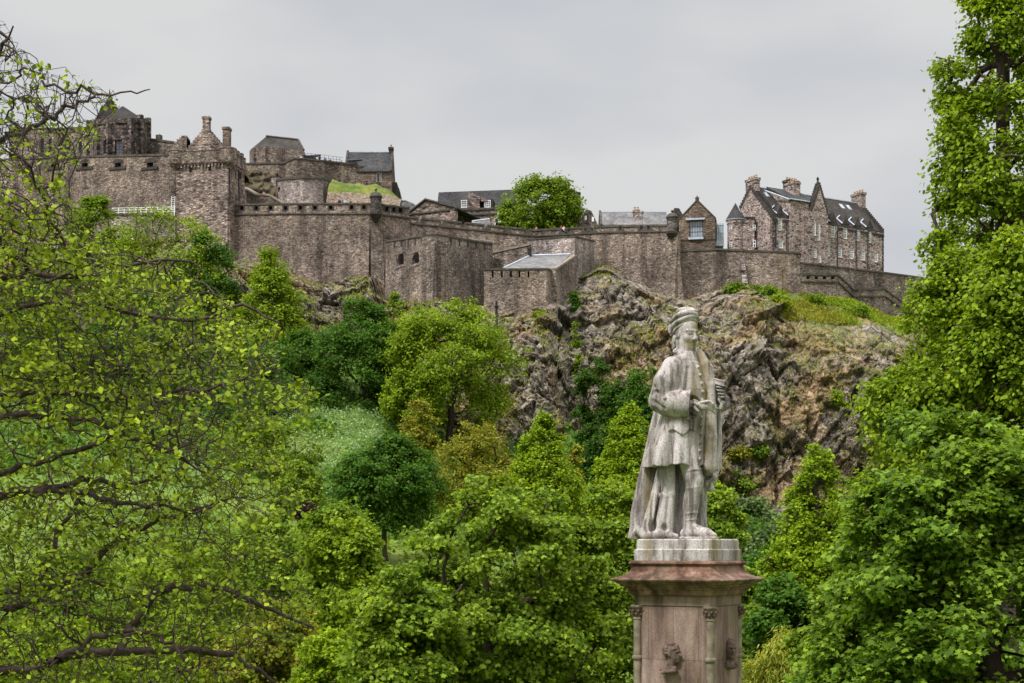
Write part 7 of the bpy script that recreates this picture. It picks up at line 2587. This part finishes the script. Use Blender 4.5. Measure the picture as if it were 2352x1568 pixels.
# ------------------------------------------------------------------ visitors, railing and guns on the castle
def person_mesh(pose):
    s = Sculpt((-0.5, -0.4, -0.02), (0.5, 0.4, 1.8), 0.03)
    for q in (-1, 1):
        s.chain([(q * 0.09, 0, 0.92), (q * 0.10, -0.02, 0.48), (q * 0.10, 0.02, 0.07)], [0.095, 0.07, 0.05], 0.02)
        s.cap((q * 0.10, 0.03, 0.05), (q * 0.11, -0.14, 0.045), 0.05, 0.04, 0.02)
    s.ell((0, 0, 0.98), (0.17, 0.12, 0.15), None, 0.04)
    s.ell((0, 0, 1.25), (0.20, 0.125, 0.26), None, 0.05)
    s.cap((-0.17, 0, 1.42), (0.17, 0, 1.42), 0.075, None, 0.05)
    s.cap((0, 0, 1.45), (0, -0.01, 1.56), 0.055, 0.055, 0.03)
    s.ell((0, -0.015, 1.65), (0.085, 0.10, 0.12), None, 0.02)
    s.ell((0, -0.11, 1.64), (0.018, 0.025, 0.022), None, 0.01)
    if pose == 0:
        for q in (-1, 1):
            s.chain([(q * 0.21, 0, 1.42), (q * 0.26, 0.03, 1.14), (q * 0.24, -0.06, 0.88), (q * 0.24, -0.09, 0.80)], [0.06, 0.05, 0.04, 0.035], 0.02)
    elif pose == 1:                                     # holding something up to the eyes
        for q in (-1, 1):
            s.chain([(q * 0.21, 0, 1.42), (q * 0.30, -0.12, 1.22), (q * 0.10, -0.22, 1.52), (q * 0.05, -0.24, 1.58)], [0.06, 0.05, 0.04, 0.035], 0.02)
    else:                                               # leaning on the parapet
        for q in (-1, 1):
            s.chain([(q * 0.21, 0, 1.42), (q * 0.30, -0.10, 1.18), (q * 0.16, -0.32, 1.12), (q * 0.10, -0.36, 1.12)], [0.06, 0.05, 0.04, 0.035], 0.02)
    V, Q = s.mesh("person")
    return soften(V, Q, 1), Q


PCOL = {}
for nm, cc in (("skin", (0.45, 0.27, 0.19)), ("hair_brown", (0.05, 0.03, 0.02)), ("navy_cloth", (0.02, 0.025, 0.06)), ("blue_cloth", (0.05, 0.13, 0.40)), ("black_cloth", (0.02, 0.02, 0.02)), ("red_cloth", (0.55, 0.03, 0.05)), ("white_cloth", (0.6, 0.6, 0.6)), ("pink_cloth", (0.5, 0.2, 0.22)), ("jeans", (0.04, 0.055, 0.10))):
    PCOL[nm] = m_plain(nm, cc, 0.9, 0.1, 8.0)
POSES = [person_mesh(k) for k in range(3)]


def person(px, pyf, Y, top, pose, label, rz=0.0, trousers="jeans"):
    V, Q = POSES[pose]
    c_, s_ = math.cos(rz), math.sin(rz)
    Vr = np.stack([V[:, 0] * c_ - V[:, 1] * s_, V[:, 0] * s_ + V[:, 1] * c_, V[:, 2]], 1)
    o = W(px, pyf, Y)
    zc = V[Q].mean(1)
    me = np_mesh("person", Vr + 0, Q, True)
    for nme in (top, trousers, "skin", "hair_brown"):
        me.materials.append(PCOL[nme])
    hands = (np.abs(zc[:, 1]) > 0.22) if pose else (zc[:, 2] < 0.84) & (np.abs(zc[:, 0]) > 0.2)
    mi = np.where(zc[:, 2] > 1.54, np.where((zc[:, 2] > 1.70) | (zc[:, 1] > 0.02), 3, 2), np.where(hands, 2, np.where(zc[:, 2] > 0.93, 0, 1)))
    me.polygons.foreach_set("material_index", mi.astype(np.int32))
    ob = bpy.data.objects.new("person", me)
    ob.location = o
    COL.objects.link(ob)
    return tag(ob, label, "person", "visitors on the castle walls")


# feet are 1.7 m below the tops of their heads; the floors lie behind the parapets
def on_wall(px, py_head, Y, *a, **k):
    return person(px, py_head + 1.75 * F / Y, Y, *a, **k)


on_wall(691.5, 357, 265, "white_cloth", 0, "person in white at the chapel end of the upper terrace railing")
on_wall(699, 352, 265, "navy_cloth", 1, "person in navy with raised arms beside the chapel gable")
on_wall(706, 355, 265, "black_cloth", 0, "person in black second from the chapel gable on the railing", 0.6)
on_wall(734, 357.5, 267, "black_cloth", 1, "person in black raising a camera halfway along the railing")
on_wall(747, 360.5, 267, "blue_cloth", 0, "person in blue right of the raised camera on the railing", 0.4)
on_wall(758.5, 363.5, 268, "black_cloth", 2, "person in black leaning forward on the upper terrace railing", -0.5)
on_wall(784, 368, 269, "navy_cloth", 0, "person in navy just left of the slate roofed house")
on_wall(793, 373, 269, "red_cloth", 2, "person in red against the slate roofed house")
on_wall(586, 359, 272, "black_cloth", 0, "person in black standing before the chapel's left end")
on_wall(618, 365, 272, "black_cloth", 2, "person in black bending in front of the chapel wall", 0.3)
on_wall(842, 412, 261, "black_cloth", 2, "person in black sitting high on the grass mound under the white window")
on_wall(772, 458, 251, "pink_cloth", 0, "person in pink leftmost of the group behind the great bastion's parapet")
on_wall(780, 456.5, 251, "black_cloth", 0, "person in black in the group behind the great bastion's parapet", 0.5)
on_wall(787, 456, 251.5, "blue_cloth", 0, "person in blue in the group behind the great bastion's parapet", 1.2)
on_wall(792, 457.5, 251, "white_cloth", 1, "person in white in the group behind the great bastion's parapet")
on_wall(805, 459, 251, "navy_cloth", 0, "person in navy standing alone left of the domed turret", -0.8)
on_wall(650, 462, 250.5, "black_cloth", 0, "person in black at the foot of the sloping stair wall")
on_wall(606, 439, 252, "pink_cloth", 0, "person in pink walking up behind the sloping stair wall")
on_wall(993, 496, 252, "navy_cloth", 2, "person in navy behind the long curtain under the pediment")
on_wall(1087, 506, 254, "white_cloth", 1, "person in white by the low lead roof behind the long curtain")
on_wall(1232, 520, 254.5, "pink_cloth", 0, "person in pink under the big tree at the bend of the long curtain", 0.4)
on_wall(1289, 518, 252.5, "red_cloth", 0, "person in red at a gun notch right of the big tree")
on_wall(1295.5, 518.5, 252.5, "white_cloth", 2, "person in white beside the one in red at a gun notch")
on_wall(1397, 517, 251.5, "black_cloth", 0, "person in black behind the long curtain under the long slate roof")

# iron railing along the upper terrace
pts = [W(px, py, 262.5) for px, py in ((705, 364), (735, 367), (765, 371), (788, 374))]
root = empty("terrace_rail", pts[0], "thin iron railing along the edge of the upper terrace", "railing")
mb = MB()
for a, b in zip(pts[:-1], pts[1:]):
    for h in (0.5, 1.0):
        mb.tube(a + (0, 0, h), b + (0, 0, h), 0.03)
    for f in (0, 0.33, 0.66):
        p = a + (b - a) * f
        mb.tube(p - (0, 0, 0.4), p + (0, 0, 1.0), 0.035)
mb.build("rail_bars", M['iron'], root)
for px, py, lb in ((720, 369, "short black cannon on the upper terrace beside the railing"), (815, 379, "short black cannon at the right end of the upper curtain")):
    p = W(px, py - 3, 263)
    root = empty("cannon", p, lb, "cannon")
    mb = MB()
    mb.tube(p + (-1.3, 0, 0.55), p + (1.2, 0, 0.75), 0.26, 0.17, 10)
    mb.tube(p + (1.2, 0, 0.75), p + (1.35, 0, 0.76), 0.22, 0.22, 10)
    mb.build("barrel", M['iron'], root)
    mb = MB()
    mb.box((p[0] - 1.1, p[1]), d_, n_, 0, 1.6, -0.3, 0.3, p[2] - 0.2, p[2] + 0.35)
    mb.build("carriage", M['iron'], root)
